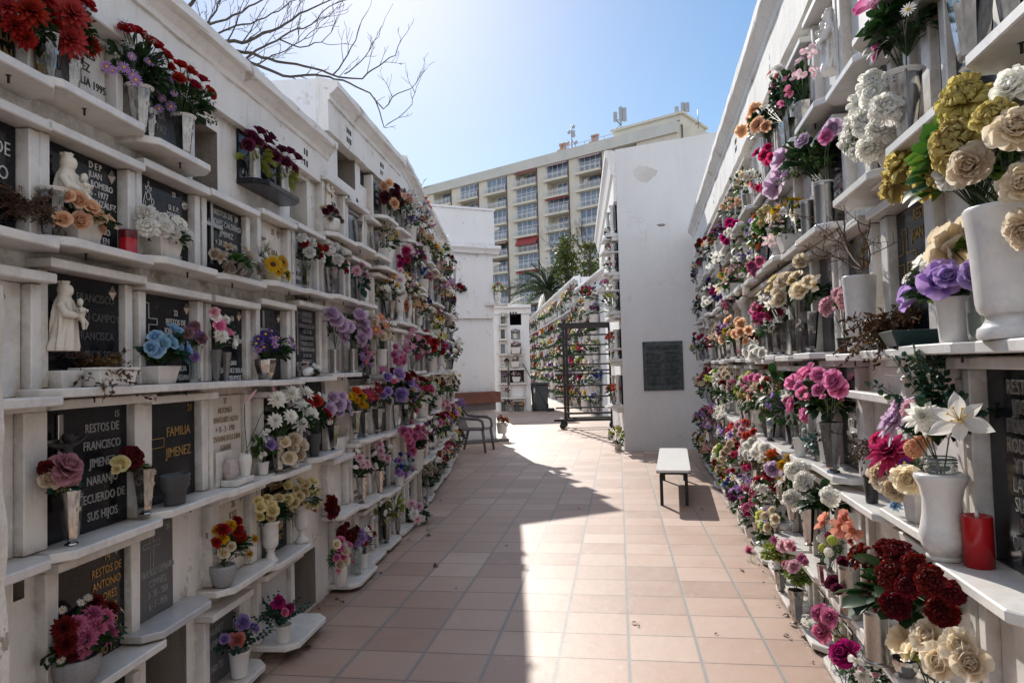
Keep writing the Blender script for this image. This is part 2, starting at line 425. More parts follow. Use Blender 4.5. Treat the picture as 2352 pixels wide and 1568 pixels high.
def f_dahlia(mb, n=11, w=.34):
    for k, (L, a, zz, m) in enumerate([(.30, 1.35, .20, 6), (.45, 1.1, .17, 8), (.62, .85, .12, 10), (.80, .55, .07, n), (.95, .22, .03, n), (1.05, -.15, 0, n)]):
        whorl(mb, m, L, w * (.6 + .4 * L), a, a + .25 - .35 * L, .35 * k, cup=.55, tip=.35, nu=5, nv=3, z=zz, sh=(.0, .45 + .55 * L))
def f_mum(mb):
    for k, (L, a, zz, m) in enumerate([(.4, 1.35, .25, 9), (.6, 1.1, .2, 12), (.78, .8, .14, 14), (.92, .5, .08, 16), (1.0, .15, .03, 16), (.98, -.3, 0, 14)]):
        whorl(mb, m, L, .20, a, a - .1, .35 * k, cup=.5, tip=.5, nu=4, nv=3, z=zz, jit=.2, sh=(.0, .4 + .6 * L))
def f_lily(mb):
    whorl(mb, 3, 1.15, .50, .95, -.35, 0, cup=-.25, tip=.2, nu=7, sh=(0, 1)); whorl(mb, 3, 1.1, .42, 1.05, -.45, PI / 3, cup=-.25, tip=.15, nu=7, sh=(0, 1))
    for i in range(6):
        a = i * PI / 3 + .3; mb.tube([(0, 0, 0), (.12 * math.cos(a), .12 * math.sin(a), .4), (.25 * math.cos(a), .25 * math.sin(a), .66)], .018, 3, 1)
        mb.ball((.26 * math.cos(a), .26 * math.sin(a), .68), .05, 4, 1)
def f_orchid(mb):
    whorl(mb, 3, .95, .55, .30, -.1, PI / 2, cup=.2, tip=.6, nu=5, ruffle=.03, sh=(.25, 1)); whorl(mb, 2, 1.0, 1.0, .35, .05, 0, cup=.12, tip=.9, nu=6, nv=5, ruffle=.06, sh=(.2, 1))
    whorl(mb, 3, .45, .4, .9, .3, -PI / 2, cup=.7, tip=.6, sh=(0, .25)); mb.ball((0, 0, .12), .10, 6, 1)
def f_daisy(mb, n=15, w=.22, c=.26):
    whorl(mb, n, 1.0, w, .12, -.12, 0, tip=.45, nu=4, nv=3, cup=.2, r0=c * .5, jit=.08, sh=(.1, 1)); mb.ball((0, 0, .03), c, 8, 1, .5)
def f_gerb(mb):
    f_daisy(mb, 20, .24, .30); whorl(mb, 16, .62, .16, .5, .2, .1, tip=.4, nu=3, nv=3, r0=.1, sh=(.1, .8))
def f_sun(mb):
    whorl(mb, 16, 1.0, .30, .1, -.1, 0, tip=.1, nu=5, nv=3, cup=.25, r0=.18, sh=(.1, 1)); whorl(mb, 14, .85, .28, .4, .1, .2, tip=.1, nu=5, nv=3, cup=.25, r0=.15, sh=(.1, 1)); mb.ball((0, 0, .06), .30, 8, 1, .5)
def f_peony(mb):
    mb.ball((0, 0, .28), .26, 8, 0, 1.0, .35)
    for k, (n, L, w, a, b, z) in enumerate([(5, .55, .5, 1.25, 2.3, .15), (6, .62, .62, 1.15, 1.9, .11), (7, .74, .75, 1.0, 1.4, .06), (8, .86, .88, .75, .8, .03), (8, 1.0, 1.0, .42, .2, 0), (7, 1.08, 1.05, .12, -.3, 0)]):
        whorl(mb, n, L, w, a, b, .5 * k, cup=.5, tip=.92, nu=5, nv=5, ruffle=.07, rk=5, z=z, sh=(.15, .5 + .1 * k), jit=.2)
def f_hyd(mb, n=46, rr=.85):
    mb.ball((0, 0, 0), .72, 10, 0, 1, .25)
    for i in range(n):
        z = 1 - 1.5 * (i + .5) / n; r = math.sqrt(max(0, 1 - z * z)); a = i * 2.39996
        d = Vector((r * math.cos(a), r * math.sin(a), z)); q = Vector((0, 0, 1)).rotation_difference(d)
        for k in range(4):
            V, Fc, S = petal_grid(.24, .22, .3, 0, 3, 3, .8); V = spin(V, k * PI / 2 + a)
            V = np.array([tuple(q @ Vector(p) + d * rr * random.uniform(.9, 1.1)) for p in V]); mb.add(V, Fc, 0, .5 + .5 * S, True)
def f_pom(mb):
    mb.ball((0, 0, 0), .55, 10, 0, 1, .25); n = 90
    for i in range(n):
        z = 1 - 1.7 * (i + .5) / n; r = math.sqrt(max(0, 1 - z * z)); a = i * 2.39996
        d = Vector((r * math.cos(a), r * math.sin(a), z)); q = Vector((1, 0, 0)).rotation_difference(d)
        V, Fc, S = petal_grid(.62, .2, .1, .35, 3, 3, .5, cup=.5, r0=.3)
        V = np.array([tuple(q @ Vector(p)) for p in V]); mb.add(V, Fc, 0, .15 + .85 * S, True)
def f_gyp(mb, n=38, r=.075):
    for i in range(n):
        a = random.uniform(0, 2 * PI); q = random.random() ** .6; h = random.uniform(.3, 1.15); p = np.array((q * math.cos(a), q * math.sin(a), h - .35 * q))
        mb.tube([(0, 0, -.5), p * .55, p], .010, 3, 1, cap=False)
        for k in range(4):
            V, Fc, S = petal_grid(r * 1.6, r * 1.3, .5, .2, 3, 3, .7); V = spin(V, k * PI / 2 + a) + p; mb.add(V, Fc, 0, 1, True)
def f_calla(mb):
    n = 9
    V = []; rows = 7
    for j in range(rows):
        t = j / (rows - 1); r = .05 + .25 * math.sin(PI * min(1, t * .95 + .02)) ** .8 * (1 - .35 * t)
        for i in range(n): a = 2 * PI * i / n; V.append((r * math.cos(a), r * math.sin(a), t * 2.6))
    mb.add(V, [(j * n + i, j * n + (i + 1) % n, (j + 1) * n + (i + 1) % n, (j + 1) * n + i) for j in range(rows - 1) for i in range(n)], 0, np.repeat(np.linspace(0, 1, rows), n), True)
def f_berry(mb, n=26):
    for i in range(n):
        a = random.uniform(0, 2 * PI); q = random.random() ** .5 * .8; p = (q * math.cos(a), q * math.sin(a), random.uniform(-.5, 1.0))
        mb.ball(p, random.uniform(.10, .17), 6, 0, 1, random.uniform(.3, 1)); mb.tube([(0, 0, -.9), p], .012, 3, 1, cap=False)

FL = dict(rose=f_rose, bud=f_bud, carn=f_carn, dahlia=f_dahlia, mum=f_mum, lily=f_lily, orchid=f_orchid, daisy=f_daisy, gerb=f_gerb,
          sun=f_sun, peony=f_peony, hyd=f_hyd, pom=f_pom, gyp=f_gyp, calla=f_calla, berry=f_berry)
FLNAME = dict(rose='rose', bud='rosebud', carn='carnation', dahlia='dahlia', mum='chrysanthemum', lily='lily', orchid='orchid', daisy='daisy', gerb='gerbera',
              sun='sunflower', peony='peony', hyd='hydrangea', pom='pompon_flower', gyp='white_filler', calla='calla', berry='berry_spray')
PAL = dict(red=('b3161c', '5d0508'), coral=('d0524c', '8e1f24'), crimson=('7a0a17', '330206'), maroon=('6d2140', '350a1c'), burg=('5b1427', '26060f'),
           white=('fbfaf6', 'e6e2d4'), cream=('f2e9d4', 'd0b07c'), beige=('cdbfae', '927b67'), peach=('f4d2b0', 'cf8d5e'), salmon=('e5a08e', 'b7604f'),
           pink=('e08cae', 'b84573'), rosepink=('ee9cc4', 'cd5b95'), palepink=('ecc6cd', 'cf8fa2'), pinkwhite=('f0e2e4', 'd67b9c'), lilac=('c7a6d6', '8d63ab'), palelilac=('dccadd', 'c28fb8'),
           violet=('4b3291', '24134f'), purple=('b59bd0', '8460ad'), magenta=('c01f78', '78104a'), orchidpink=('b8387f', 'e2c1d4'), hotpink=('d5407b', '8d1747'),
           yellow=('e8bd1d', 'b07f0c'), paleyellow=('e8dbac', 'd0b777'), dustypink=('cf9aa2', '9a6069'), mustard=('cfb765', '8a6c33'), sallow=('e0cf86', 'a48c50'), orange=('e8702a', 'a83c10'), lime=('d9df7e', 'a9b23e'),
           blue=('a9cfe3', '7aa0c9'), deepblue=('2c4fae', '16266b'), dried=('8a6a45', '45301b'), dullpink=('b98b92', '7b4f58'), redwhite=('c02440', 'e8d5d6'), whitepink=('e9b7c6', 'f3ece8'), pinkedge=('d9719c', 'f0d7dd'), plum=('7d3a63', '43163a'))
_fm = {}
def bloom(kind, col, var, hi=False):
    global HI
    key = (kind, col, var, hi)
    if key not in _fm:
        mb = MB(); st = random.getstate(); random.seed(hash((kind, var)) % 9999 if False else sum(map(ord, kind)) * 7 + var)
        HI = 2.0 if hi else 1.0; FL[kind](mb); HI = 1.0; random.setstate(st)
        c = PAL[col]; heart = M['yellow']
        if kind in ('bud', 'gyp', 'berry'): heart = M['stem']
        if kind == 'sun': heart = M['brownheart']
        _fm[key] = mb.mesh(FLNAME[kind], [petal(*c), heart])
    return _fm[key]

# ------------------------------------------------------------------ foliage
LEAF = dict(dark=('2b4a22', '142611'), green=('4c7a2b', '22401a'), bright=('7fa03a', '3f6a1f'), lime=('a2a94a', '66772a'), grey=('7f957f', '4c6455'), blue=('5b7f78', '2f4d49'),
            olive=('7d7a3a', '4c4a20'), dried=('6f4a2c', '38230f'), bronze=('8d6a24', '563a10'), teal=('2c5a4e', '14332d'), pale=('b9c19a', '7f8f5e'))
def leaf(L, W, bend, nu=4, shape=.35):
    return petal_grid(L, W, .15, -bend, nu, 3, shape, cup=.35, base=.1)
def orient(V, p, d, roll=0.0, s=1.0):
    q = Vector((1, 0, 0)).rotation_difference(Vector(d).normalized()) @ Matrix.Rotation(roll, 3, 'X').to_quaternion()
    R = np.array(q.to_matrix()); return (V * s) @ R.T + np.array(p)
def fo_broad(mb, n, L=.42, W=.26, sh=.4):
    for i in range(n):
        a = random.uniform(0, 2 * PI); e = random.uniform(-.6, .9); rr = random.uniform(.4, .98)
        d = np.array((math.cos(a) * math.cos(e), math.sin(a) * math.cos(e), math.sin(e))); p = d * rr * (.85, .85, .8) + (0, 0, -.12)
        V, Fc, S = leaf(L * random.uniform(.7, 1.25), W * random.uniform(.8, 1.2), random.uniform(.1, .9), 5, sh)
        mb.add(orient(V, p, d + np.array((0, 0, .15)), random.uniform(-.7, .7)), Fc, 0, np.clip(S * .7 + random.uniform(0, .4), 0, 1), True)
        if i % 2 == 0: mb.tube([(0, 0, -1.0), p * .5 + (0, 0, -.3), p], .012, 3, 1, cap=False)
def fo_fern(mb, n):
    for i in range(n):
        a = random.uniform(0, 2 * PI); e = random.uniform(-.2, .9); d = np.array((math.cos(a) * math.cos(e), math.sin(a) * math.cos(e), math.sin(e)))
        side = np.cross(d, (0, 0, 1.0)); side /= np.linalg.norm(side) + 1e-6; prev = np.array((0, 0, -.7))
        pts = [prev + (d * 1.15 * t + np.array((0, 0, .75 * t - .55 * t * t))) for t in np.linspace(0, 1, 10)]
        mb.tube(pts, .012, 3, 1, cap=False)
        for k in range(3, 10):
            for sg in (-1, 1):
                V, Fc, S = leaf(.30 * (1.15 - k / 11), .07, .3, 3, .2)
                mb.add(orient(V, pts[k], side * sg + d * .5 + np.array((0, 0, .1)), 0), Fc, 0, S, True)
def fo_sprig(mb, n, L=.13, W=.07, step=9):
    for i in range(n):
        a = random.uniform(0, 2 * PI); e = random.uniform(-.2, 1.1); d = np.array((math.cos(a) * math.cos(e), math.sin(a) * math.cos(e), math.sin(e)))
        p0 = np.array((0, 0, -.6)); pts = [p0 + d * 1.25 * t + np.array((0, 0, .5 * t - .35 * t * t)) for t in np.linspace(0, 1, step)]
        mb.tube(pts, .010, 3, 1, cap=False)
        for k in range(2, step):
            for q in range(3):
                dd = rng.normal(size=3) + d * .6; V, Fc, S = leaf(L * random.uniform(.7, 1.3), W, .3, 3, .4); mb.add(orient(V, pts[k], dd, 0), Fc, 0, np.clip(S + random.uniform(-.2, .3), 0, 1), True)
def fo_euca(mb, n):
    for i in range(n):
        a = random.uniform(0, 2 * PI); e = random.uniform(.1, 1.2); d = np.array((math.cos(a) * math.cos(e), math.sin(a) * math.cos(e), math.sin(e)))
        p0 = np.array((0, 0, -.8)); pts = [p0 + d * 1.7 * t + np.array((0, 0, .3 * t)) for t in np.linspace(0, 1, 11)]
        mb.tube(pts, .012, 3, 1, cap=False)
        for k in range(3, 11):
            for sg in (-1, 1):
                s1 = np.cross(d, rng.normal(size=3)); s1 /= np.linalg.norm(s1) + 1e-6
                V, Fc, S = petal_grid(.19 * (1.25 - k / 14), .19, .1, -.2, 4, 4, .9, base=.3); mb.add(orient(V, pts[k], s1 * sg + d * .25, random.uniform(-1, 1)), Fc, 0, S, True)
def fo_grass(mb, n):
    for i in range(n):
        a = random.uniform(0, 2 * PI); e = random.uniform(.3, 1.3); d = np.array((math.cos(a) * math.cos(e), math.sin(a) * math.cos(e), math.sin(e)))
        V, Fc, S = petal_grid(1.5 * random.uniform(.6, 1.1), .11, .1, -.8, 7, 3, .1, cup=.3); mb.add(orient(V, (0, 0, -.7), d, random.uniform(-.4, .4)), Fc, 0, S, True)
def fo_dry(mb, n):
    for i in range(n):
        a = random.uniform(0, 2 * PI); e = random.uniform(-.3, 1.2); d = np.array((math.cos(a) * math.cos(e), math.sin(a) * math.cos(e), math.sin(e)))
        p0 = np.array((0, 0, -.7)); L = random.uniform(.8, 1.5)
        pts = [p0 + d * L * t + np.array((0, 0, .5 * t - .75 * t * t)) + rng.normal(size=3) * .03 for t in np.linspace(0, 1, 7)]
        mb.tube(pts, .012, 3, 1, cap=False)
        for k in range(2, 7):
            for q in range(3): V, Fc, S = leaf(random.uniform(.10, .24), random.uniform(.04, .09), random.uniform(.3, 1.8), 4, .3); mb.add(orient(V, pts[k], rng.normal(size=3) + d * .4 - np.array((0, 0, .3)), random.uniform(-2, 2)), Fc, 0, np.clip(S * random.uniform(0, 1.2), 0, 1), True)
        mb.ball(pts[-1], random.uniform(.03, .06), 5, 0, 1.2, random.uniform(0, .6))
FO = dict(broad=lambda m: fo_broad(m, 130, .44, .27), big=lambda m: fo_broad(m, 22, .85, .50, .3), small=lambda m: fo_broad(m, 240, .25, .15), fern=lambda m: fo_fern(m, 22), sprig=lambda m: fo_sprig(m, 30),
          euca=lambda m: fo_euca(m, 14), grass=lambda m: fo_grass(m, 46), dry=lambda m: fo_dry(m, 34), mix=lambda m: (fo_broad(m, 100), fo_sprig(m, 14), fo_fern(m, 6)))
_fom = {}
def foliage(kind, col, var):
    key = (kind, col, var)
    if key not in _fom:
        mb = MB(); st = random.getstate(); random.seed(sum(map(ord, kind)) + var * 13); FO[kind](mb); random.setstate(st)
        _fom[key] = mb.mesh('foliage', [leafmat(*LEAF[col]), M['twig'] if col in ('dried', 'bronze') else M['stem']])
    return _fom[key]

# ------------------------------------------------------------------ vases (unit height 1, unit half width 1 -> scaled per use)
HEXP = PI / 6
def m_hex(rim=False):
    mb = MB()
    mb.lathe([(0, 0), (.55, 0), (.58, .012), (.50, .035), (.30, .055), (.34, .075), (.46, .085)], 6, 0, False, HEXP)
    foot = mb; b = MB()
    b.lathe([(.0, .082), (.48, .082), (.56, .11), (.60, .16), (1.0, .985), (1.0, 1.0), (.95, 1.0), (.93, .97), (.55, .2), (0, .2)], 6, 0, False, HEXP)
    c = MB()
    return foot, b
def relief_cross(sx, h):
    """pressed cross on the front panel: real metres; front panel of the hexagon leans with the body."""
    mb = MB(); ap = math.cos(PI / 6)
    def put(x0, x1, z0, z1):
        V = []
        for z in (z0, z1):
            y = -(sx * (.60 + .40 * (z - .16) / .825)) * ap
            for x in (x0, x1): V += [(x * sx, y - .0035, z * h), (x * sx * .8, y + .001, z * h)]
        V = np.array(V)[[0, 2, 6, 4, 1, 3, 7, 5]]
        mb.add(V, [(0, 1, 2, 3), (0, 4, 5, 1), (1, 5, 6, 2), (2, 6, 7, 3), (3, 7, 4, 0)])
    put(-.055, .055, .36, .80); put(-.22, .22, .62, .69); put(-.33, .33, .86, .885); put(-.33, .33, .91, .93)
    put(-.12, .12, .355, .385)
    return mb
def m_cyl():
    f = MB().lathe([(0, 0), (1.18, 0), (1.2, .02), (1.12, .045), (1.02, .06), (1.0, .075)], 22); b = MB().lathe([(1.0, .07), (.98, .9), (1.04, .92), (1.04, .95), (.98, .965), (1.02, .985), (1.02, 1), (.95, 1), (.93, .2), (0, .2)], 22); return f, b
def m_urn():
    f = MB().lathe([(0, 0), (.78, 0), (.80, .03), (.72, .06), (.62, .09), (.45, .16), (.36, .24), (.38, .27), (.48, .285), (.48, .31), (.40, .33)], 20)
    b = MB().lathe([(.38, .325), (.62, .36), (.78, .43), (.82, .55), (.84, .90), (.95, .92), (1.0, .95), (1.0, .985), (.93, 1), (.8, 1), (.78, .5), (0, .5)], 20); return f, b
def m_bulb():
    f = MB().lathe([(0, 0), (.66, 0), (.68, .03), (.62, .05)], 26); b = MB().lathe([(.60, .045), (.72, .09), (.86, .18), (.90, .27), (.82, .38), (.74, .52), (.72, .68), (.82, .82), (1.0, .93), (.98, .965), (.85, .985), (.62, 1), (.58, .9), (0, .9)], 26); return f, b
def m_cup():
    f = MB().lathe([(0, 0), (.80, 0), (.83, .03), (.80, .08), (.70, .10), (.60, .15), (.62, .18), (.72, .19)], 26)
    b = MB().lathe([(.70, .185), (.78, .22), (.82, .27), (.88, .6), (.97, .93), (1.0, .96), (1.0, .985), (.96, 1), (.86, 1), (.8, .5), (0, .4)], 26); return f, b
def m_pot(fl=0, fa=0):
    return None, MB().lathe([(0, 0), (.72, 0), (.76, .03), (.93, .93), (1.0, .94), (1.0, 1), (.9, 1), (.86, .7), (0, .7)], 24, flute=fl, fa=fa)
def m_round(fl=14, fa=.035):
    return None, MB().lathe([(0, 0), (.5, 0), (.62, .04), (.86, .3), (.98, .62), (1.0, .85), (.96, 1), (.88, 1), (.86, .8), (0, .75)], 42, flute=fl, fa=fa)
def m_bowl():
    return None, MB().lathe([(0, 0), (.45, 0), (.5, .04), (.80, .35), (.98, .75), (1.0, .96), (.97, 1), (.92, .97), (.85, .6), (0, .5)], 8, 0, False, .3)
def m_stonebowl():
    return None, MB().lathe([(0, 0), (.62, 0), (.66, .05), (.72, .45), (.95, .6), (.9, .68), (1.0, .76), (.95, .84), (1.0, .93), (.98, 1), (.9, 1), (.84, .7), (0, .6)], 40, flute=20, fa=.02, sy=.62)
def m_box():
    b = MB(); V, Fc = chamfer_box(-1, 1, -1, 1, 0, 1, .03); V = V.copy(); k = V[:, 2:3]; V[:, :2] *= (.74 + .26 * k); b.add(V, Fc); b.box(-.9, .9, -.85, .85, .985, 1.004, 1); return None, b
def m_trough():
    b = MB(); V, Fc = chamfer_box(-1, 1, -1, 1, .0, .86, .03); V = V.copy(); V[:, :2] *= (.84 + .12 * V[:, 2:3]); b.add(V, Fc); b.box(-1, 1, -1, 1, .86, 1, 0, .02); b.box(-.9, .9, -.85, .85, .98, 1.01, 1); return None, b
def m_jar():
    return None, MB().lathe([(0, .02), (.8, 0), (.97, .05), (1.0, .15), (1, .68), (.93, .78), (.66, .86), (.66, .88), (.70, .885), (.70, .91), (.66, .915), (.66, .93), (.70, .94), (.70, .965), (.66, .97), (.66, 1), (.6, 1), (.6, .87), (.88, .76), (.94, .66), (.94, .16), (.9, .07), (0, .06)], 24)
def m_gvase():
    return None, MB().lathe([(0, .02), (.62, 0), (.70, .05), (.60, .25), (.62, .5), (.8, .8), (1.0, 1.0), (.95, 1.0), (.75, .8), (.56, .5), (.54, .25), (.62, .1), (0, .1)], 24, flute=12, fa=.03)
def m_bottle():
    return None, MB().lathe([(0, 0), (.66, 0), (.7, .03), (.62, .12), (.74, .36), (.92, .62), (.98, .78), (.9, .9), (.78, .955), (.82, .985), (.86, 1), (.74, 1), (.66, .9), (0, .85)], 24)
VT = dict(hx=(m_hex, 'steel', 'steel_vase', 'tapered steel vase', 'vase'), cy=(m_cyl, 'dull_steel', 'steel_vase', 'round steel vase', 'vase'), gz=(m_hex, 'glitter', 'glitter_vase', 'glittery grey vase', 'vase'),
          ur=(m_urn, 'marble', 'marble_urn', 'footed marble urn', 'urn'), bu=(m_bulb, 'marble', 'marble_vase', 'big waisted marble vase', 'vase'), cu=(m_cup, 'marble', 'marble_vase', 'big marble cup vase', 'vase'),
          pt=(m_pot, 'plastic_white', 'flower_pot', 'white pot', 'pot'), cp=(m_pot, 'cream_plastic', 'flower_pot', 'cream plastic pot', 'pot'), bp=(m_pot, 'black_plastic', 'flower_pot', 'black plastic pot', 'pot'),
          ce=(m_pot, 'ceramic', 'flower_pot', 'white ceramic pot', 'pot'), rd=(m_round, 'marble', 'fluted_bowl', 'fluted marble bowl', 'bowl'), bw=(m_bowl, 'steel', 'steel_bowl', 'faceted steel bowl', 'bowl'),
          gb=(m_stonebowl, 'stone_grey', 'stone_bowl', 'dark grey stone bowl', 'bowl'), sb=(m_round, 'stone_bowl', 'stone_bowl', 'silver grey ribbed bowl', 'bowl'), bx=(m_box, 'marble', 'planter_box', 'white marble planter box', 'planter'),
          kx=(m_box, 'granite', 'planter_box', 'black planter box', 'planter'), gx=(m_box, 'green_plastic', 'planter_box', 'dark green planter box', 'planter'), tr=(m_trough, 'plastic_white', 'planter_trough', 'white plastic trough', 'planter'),
          jr=(m_jar, 'glass', 'glass_jar', 'glass jar', 'jar'), gl=(m_gvase, 'glass', 'glass_vase', 'cut glass vase', 'vase'), wv=(m_bottle, 'ceramic', 'ceramic_vase', 'slim glazed white vase', 'vase'),
          pk=(m_round, 'pink_marble', 'fluted_bowl', 'mauve bowl', 'bowl'), bm=(m_pot, 'bamboo', 'flower_pot', 'woven bamboo pot', 'pot'))
_vm = {}
def vase(code, loc, rz, h, w, label, group=None, liner=None, tilt=0.0, depth=1.0, detail=True):
    """w = half width (m), h = height (m); returns the vase and its mouth height."""
    fn, mat, name, _, cat = VT[code]
    if code not in _vm:
        f, b = fn(); soil = M['brownheart']
        _vm[code] = (f.mesh('foot', [M[mat], soil]) if f else None, b.mesh('vase_body', [M[mat], soil]))
    f, b = _vm[code]; S = (w, w * depth, h)
    if not f and not liner:
        o = part(name, b, None, None, loc, (tilt, 0, rz), S); return tag(o, label, cat, group)
    o = thing(name, label, cat, loc, rz, group); o.rotation_euler = (tilt, 0, rz)
    part('vase_body', b, None, o, scale=S)
    if f: part('foot', f, None, o, scale=S)
    if code in ('hx', 'gz') and detail: part('cross_relief', relief_cross(w, h), M[mat], o)
    if liner:
        l = MB().lathe([(.93, .95), (1.0, .985), (1.10, .998), (1.12, 1.012), (1.0, 1.02), (.86, 1.01), (.8, .9)], 24 if code != 'hx' else 18); part('liner', l, M[liner], o, scale=S)
    return o
# ------------------------------------------------------------------ ground
def make_ground():
    t = NT('terracotta_tiles'); t.set(Roughness=.62, Specular_IOR_Level=1.0)
    p = t.n('ShaderNodeNewGeometry').outputs['Position']
    mp = t.n('ShaderNodeMapping', vector_type='POINT'); mp.inputs['Rotation'].default_value = (0, 0, math.atan(.155)); t.l(p, mp.inputs['Vector'])
    sp = t.n('ShaderNodeSeparateXYZ'); t.l(mp.outputs[0], sp.inputs[0])
    def cell(o, size, shift): 
        v = t.math('DIVIDE', t.math('ADD', o, shift + 40 * size), size); return t.math('FLOOR', v), t.math('FRACT', v)
    ix, fx = cell(sp.outputs[0], .383, -.005); iy, fy = cell(sp.outputs[1], .350, .03)
    ex = t.math('MINIMUM', fx, t.math('SUBTRACT', 1.0, fx)); ey = t.math('MINIMUM', fy, t.math('SUBTRACT', 1.0, fy))
    wob = t.math('ADD', t.math('MULTIPLY', t.noise(p, 22, 3, .6), .012), t.math('MULTIPLY', t.ramp(t.noise(p, 7, 6, .8), [(.62, (0, 0, 0)), (.70, (1, 1, 1))]), .012))
    gx = t.math('LESS_THAN', ex, t.math('ADD', wob, .017)); gy = t.math('LESS_THAN', ey, t.math('ADD', wob, .004))
    g = t.math('MAXIMUM', gx, gy)
    cb = t.n('ShaderNodeCombineXYZ'); t.l(ix, cb.inputs[0]); t.l(iy, cb.inputs[1])
    wn = t.n('ShaderNodeTexWhiteNoise', noise_dimensions='2D'); t.l(cb.outputs[0], wn.inputs['Vector'])
    base = t.ramp(wn.outputs['Value'], [(0, (.36, .22, .155)), (.4, (.46, .30, .22)), (.8, (.50, .34, .255)), (1, (.58, .42, .33))])
    st = t.ramp(t.noise(p, 2.2, 7, .7), [(.35, (0, 0, 0)), (.75, (1, 1, 1))])
    base = t.mix(t.math('MULTIPLY', st, .45), base, (.60, .45, .36))
    big = t.ramp(t.noise(p, .55, 8, .75), [(.44, (0, 0, 0)), (.66, (1, 1, 1))])
    base = t.mix(t.math('MULTIPLY', big, .38), base, (.25, .17, .135))
    drip = t.ramp(t.noise(p, 5.5, 8, .8), [(.58, (0, 0, 0)), (.66, (1, 1, 1))])
    base = t.mix(t.math('MULTIPLY', drip, .30), base, (.70, .58, .50))
    sp2 = t.ramp(t.noise(p, 60, 4, .7), [(.60, (0, 0, 0)), (.72, (1, 1, 1))])
    base = t.mix(t.math('MULTIPLY', sp2, .25), base, (.25, .15, .11))
    rim = t.math('MINIMUM', t.math('MULTIPLY', ex, 1.0), ey)
    edge = t.ramp(rim, [(.0, (1, 1, 1)), (.06, (0, 0, 0))])
    base = t.mix(t.math('MULTIPLY', edge, .22), base, (.22, .15, .12))
    gr = t.ramp(t.noise(p, 130, 3, .7), [(.3, (.17, .155, .14)), (.7, (.34, .32, .29))])
    gc = t.mix(gx, (.10, .085, .075), gr)
    t.color(t.grime(t.mix(g, base, gc), p, .16, .9, (.13, .10, .08)))  # brown occlusion tint: dirt plus shade painted where tiles meet walls
    h = t.math('SUBTRACT', t.math('ADD', t.math('MULTIPLY', t.noise(p, 9, 4, .6), .5), t.math('MULTIPLY', t.noise(p, 120, 3, .6), .08)), t.math('MULTIPLY', g, 1.1))
    t.bump(h, .35, .012)
    r = t.n('ShaderNodeMapRange'); r.inputs[3].default_value = .46; r.inputs[4].default_value = .58; t.l(st, r.inputs[0]); t.l(r.outputs[0], t.b.inputs['Roughness'])
    mb = MB().add([(-2.5, -6, 0), (8, -6, 0), (8, 46, 0), (-6, 46, 0), (-2.5, 12, 0)], [(0, 1, 2, 3, 4)])
    struct('pavement', mb, t.m)
    e = plain('dry_earth', (.22, .17, .12), .95, 0, .3, 3, .4)
    struct('ground', MB().add([(-900, -300, -.06), (900, -300, -.06), (900, 1500, -.06), (-900, 1500, -.06)], [(0, 1, 2, 3)]), e)
make_ground()

# ------------------------------------------------------------------ walls
def grid_front(mb, u0, u1, z0, z1, holes, y=0.0):
    us = sorted({u0, u1, *[h[0] for h in holes], *[h[1] for h in holes]}); zs = sorted({z0, z1, *[h[2] for h in holes], *[h[3] for h in holes]})
    us = [u for u in us if u0 <= u <= u1]; zs = [z for z in zs if z0 <= z <= z1]
    for a, b in zip(us, us[1:]):
        for c, d in zip(zs, zs[1:]):
            m, n = (a + b) / 2, (c + d) / 2
            if any(h[0] < m < h[1] and h[2] < n < h[3] for h in holes): continue
            mb.add([(a, y, c), (b, y, c), (b, y, d), (a, y, d)], [(0, 1, 2, 3)], 0)
    for a, b, c, d, dep, mat in holes:
        k = y + dep
        for q in ([(a, y, c), (a, y, d), (a, k, d), (a, k, c)], [(b, y, c), (b, k, c), (b, k, d), (b, y, d)],
                  [(a, y, d), (b, y, d), (b, k, d), (a, k, d)], [(a, y, c), (a, k, c), (b, k, c), (b, y, c)], [(a, k, c), (a, k, d), (b, k, d), (b, k, c)]):
            mb.add(q, [(0, 1, 2, 3)], mat)

def run_profile(prof, u0, u1, step=.16, jit=.004, drop=None):
    mb = MB(); n = len(prof); m = max(2, int((u1 - u0) / step)); V = []
    for i in range(m + 1):
        u = u0 + (u1 - u0) * i / m
        for k, (y, z) in enumerate(prof): V.append((u, y + random.uniform(-jit, jit) * (y < 0), z + random.uniform(-jit, jit)))
    Fc = [(i * n + k, (i + 1) * n + k, (i + 1) * n + (k + 1) % n, i * n + (k + 1) % n) for i in range(m) for k in range(n)]
    Fc += [tuple(range(n)), tuple(range((m + 1) * n - 1, m * n - 1, -1))]
    return mb.add(V, Fc)

def vents(parent, W, us, z, y, w=.022, h=.042, gx=.042, gz=.075):
    for u in us:
        mb = MB()
        for i in range(3):
            for j in range(2): mb.box(u + (i - 1) * gx - w / 2, u + (i - 1) * gx + w / 2, y - .002, y + .01, z + (j - .5) * gz - h / 2, z + (j - .5) * gz + h / 2)
        part('vent', mb, M['dark'], parent)

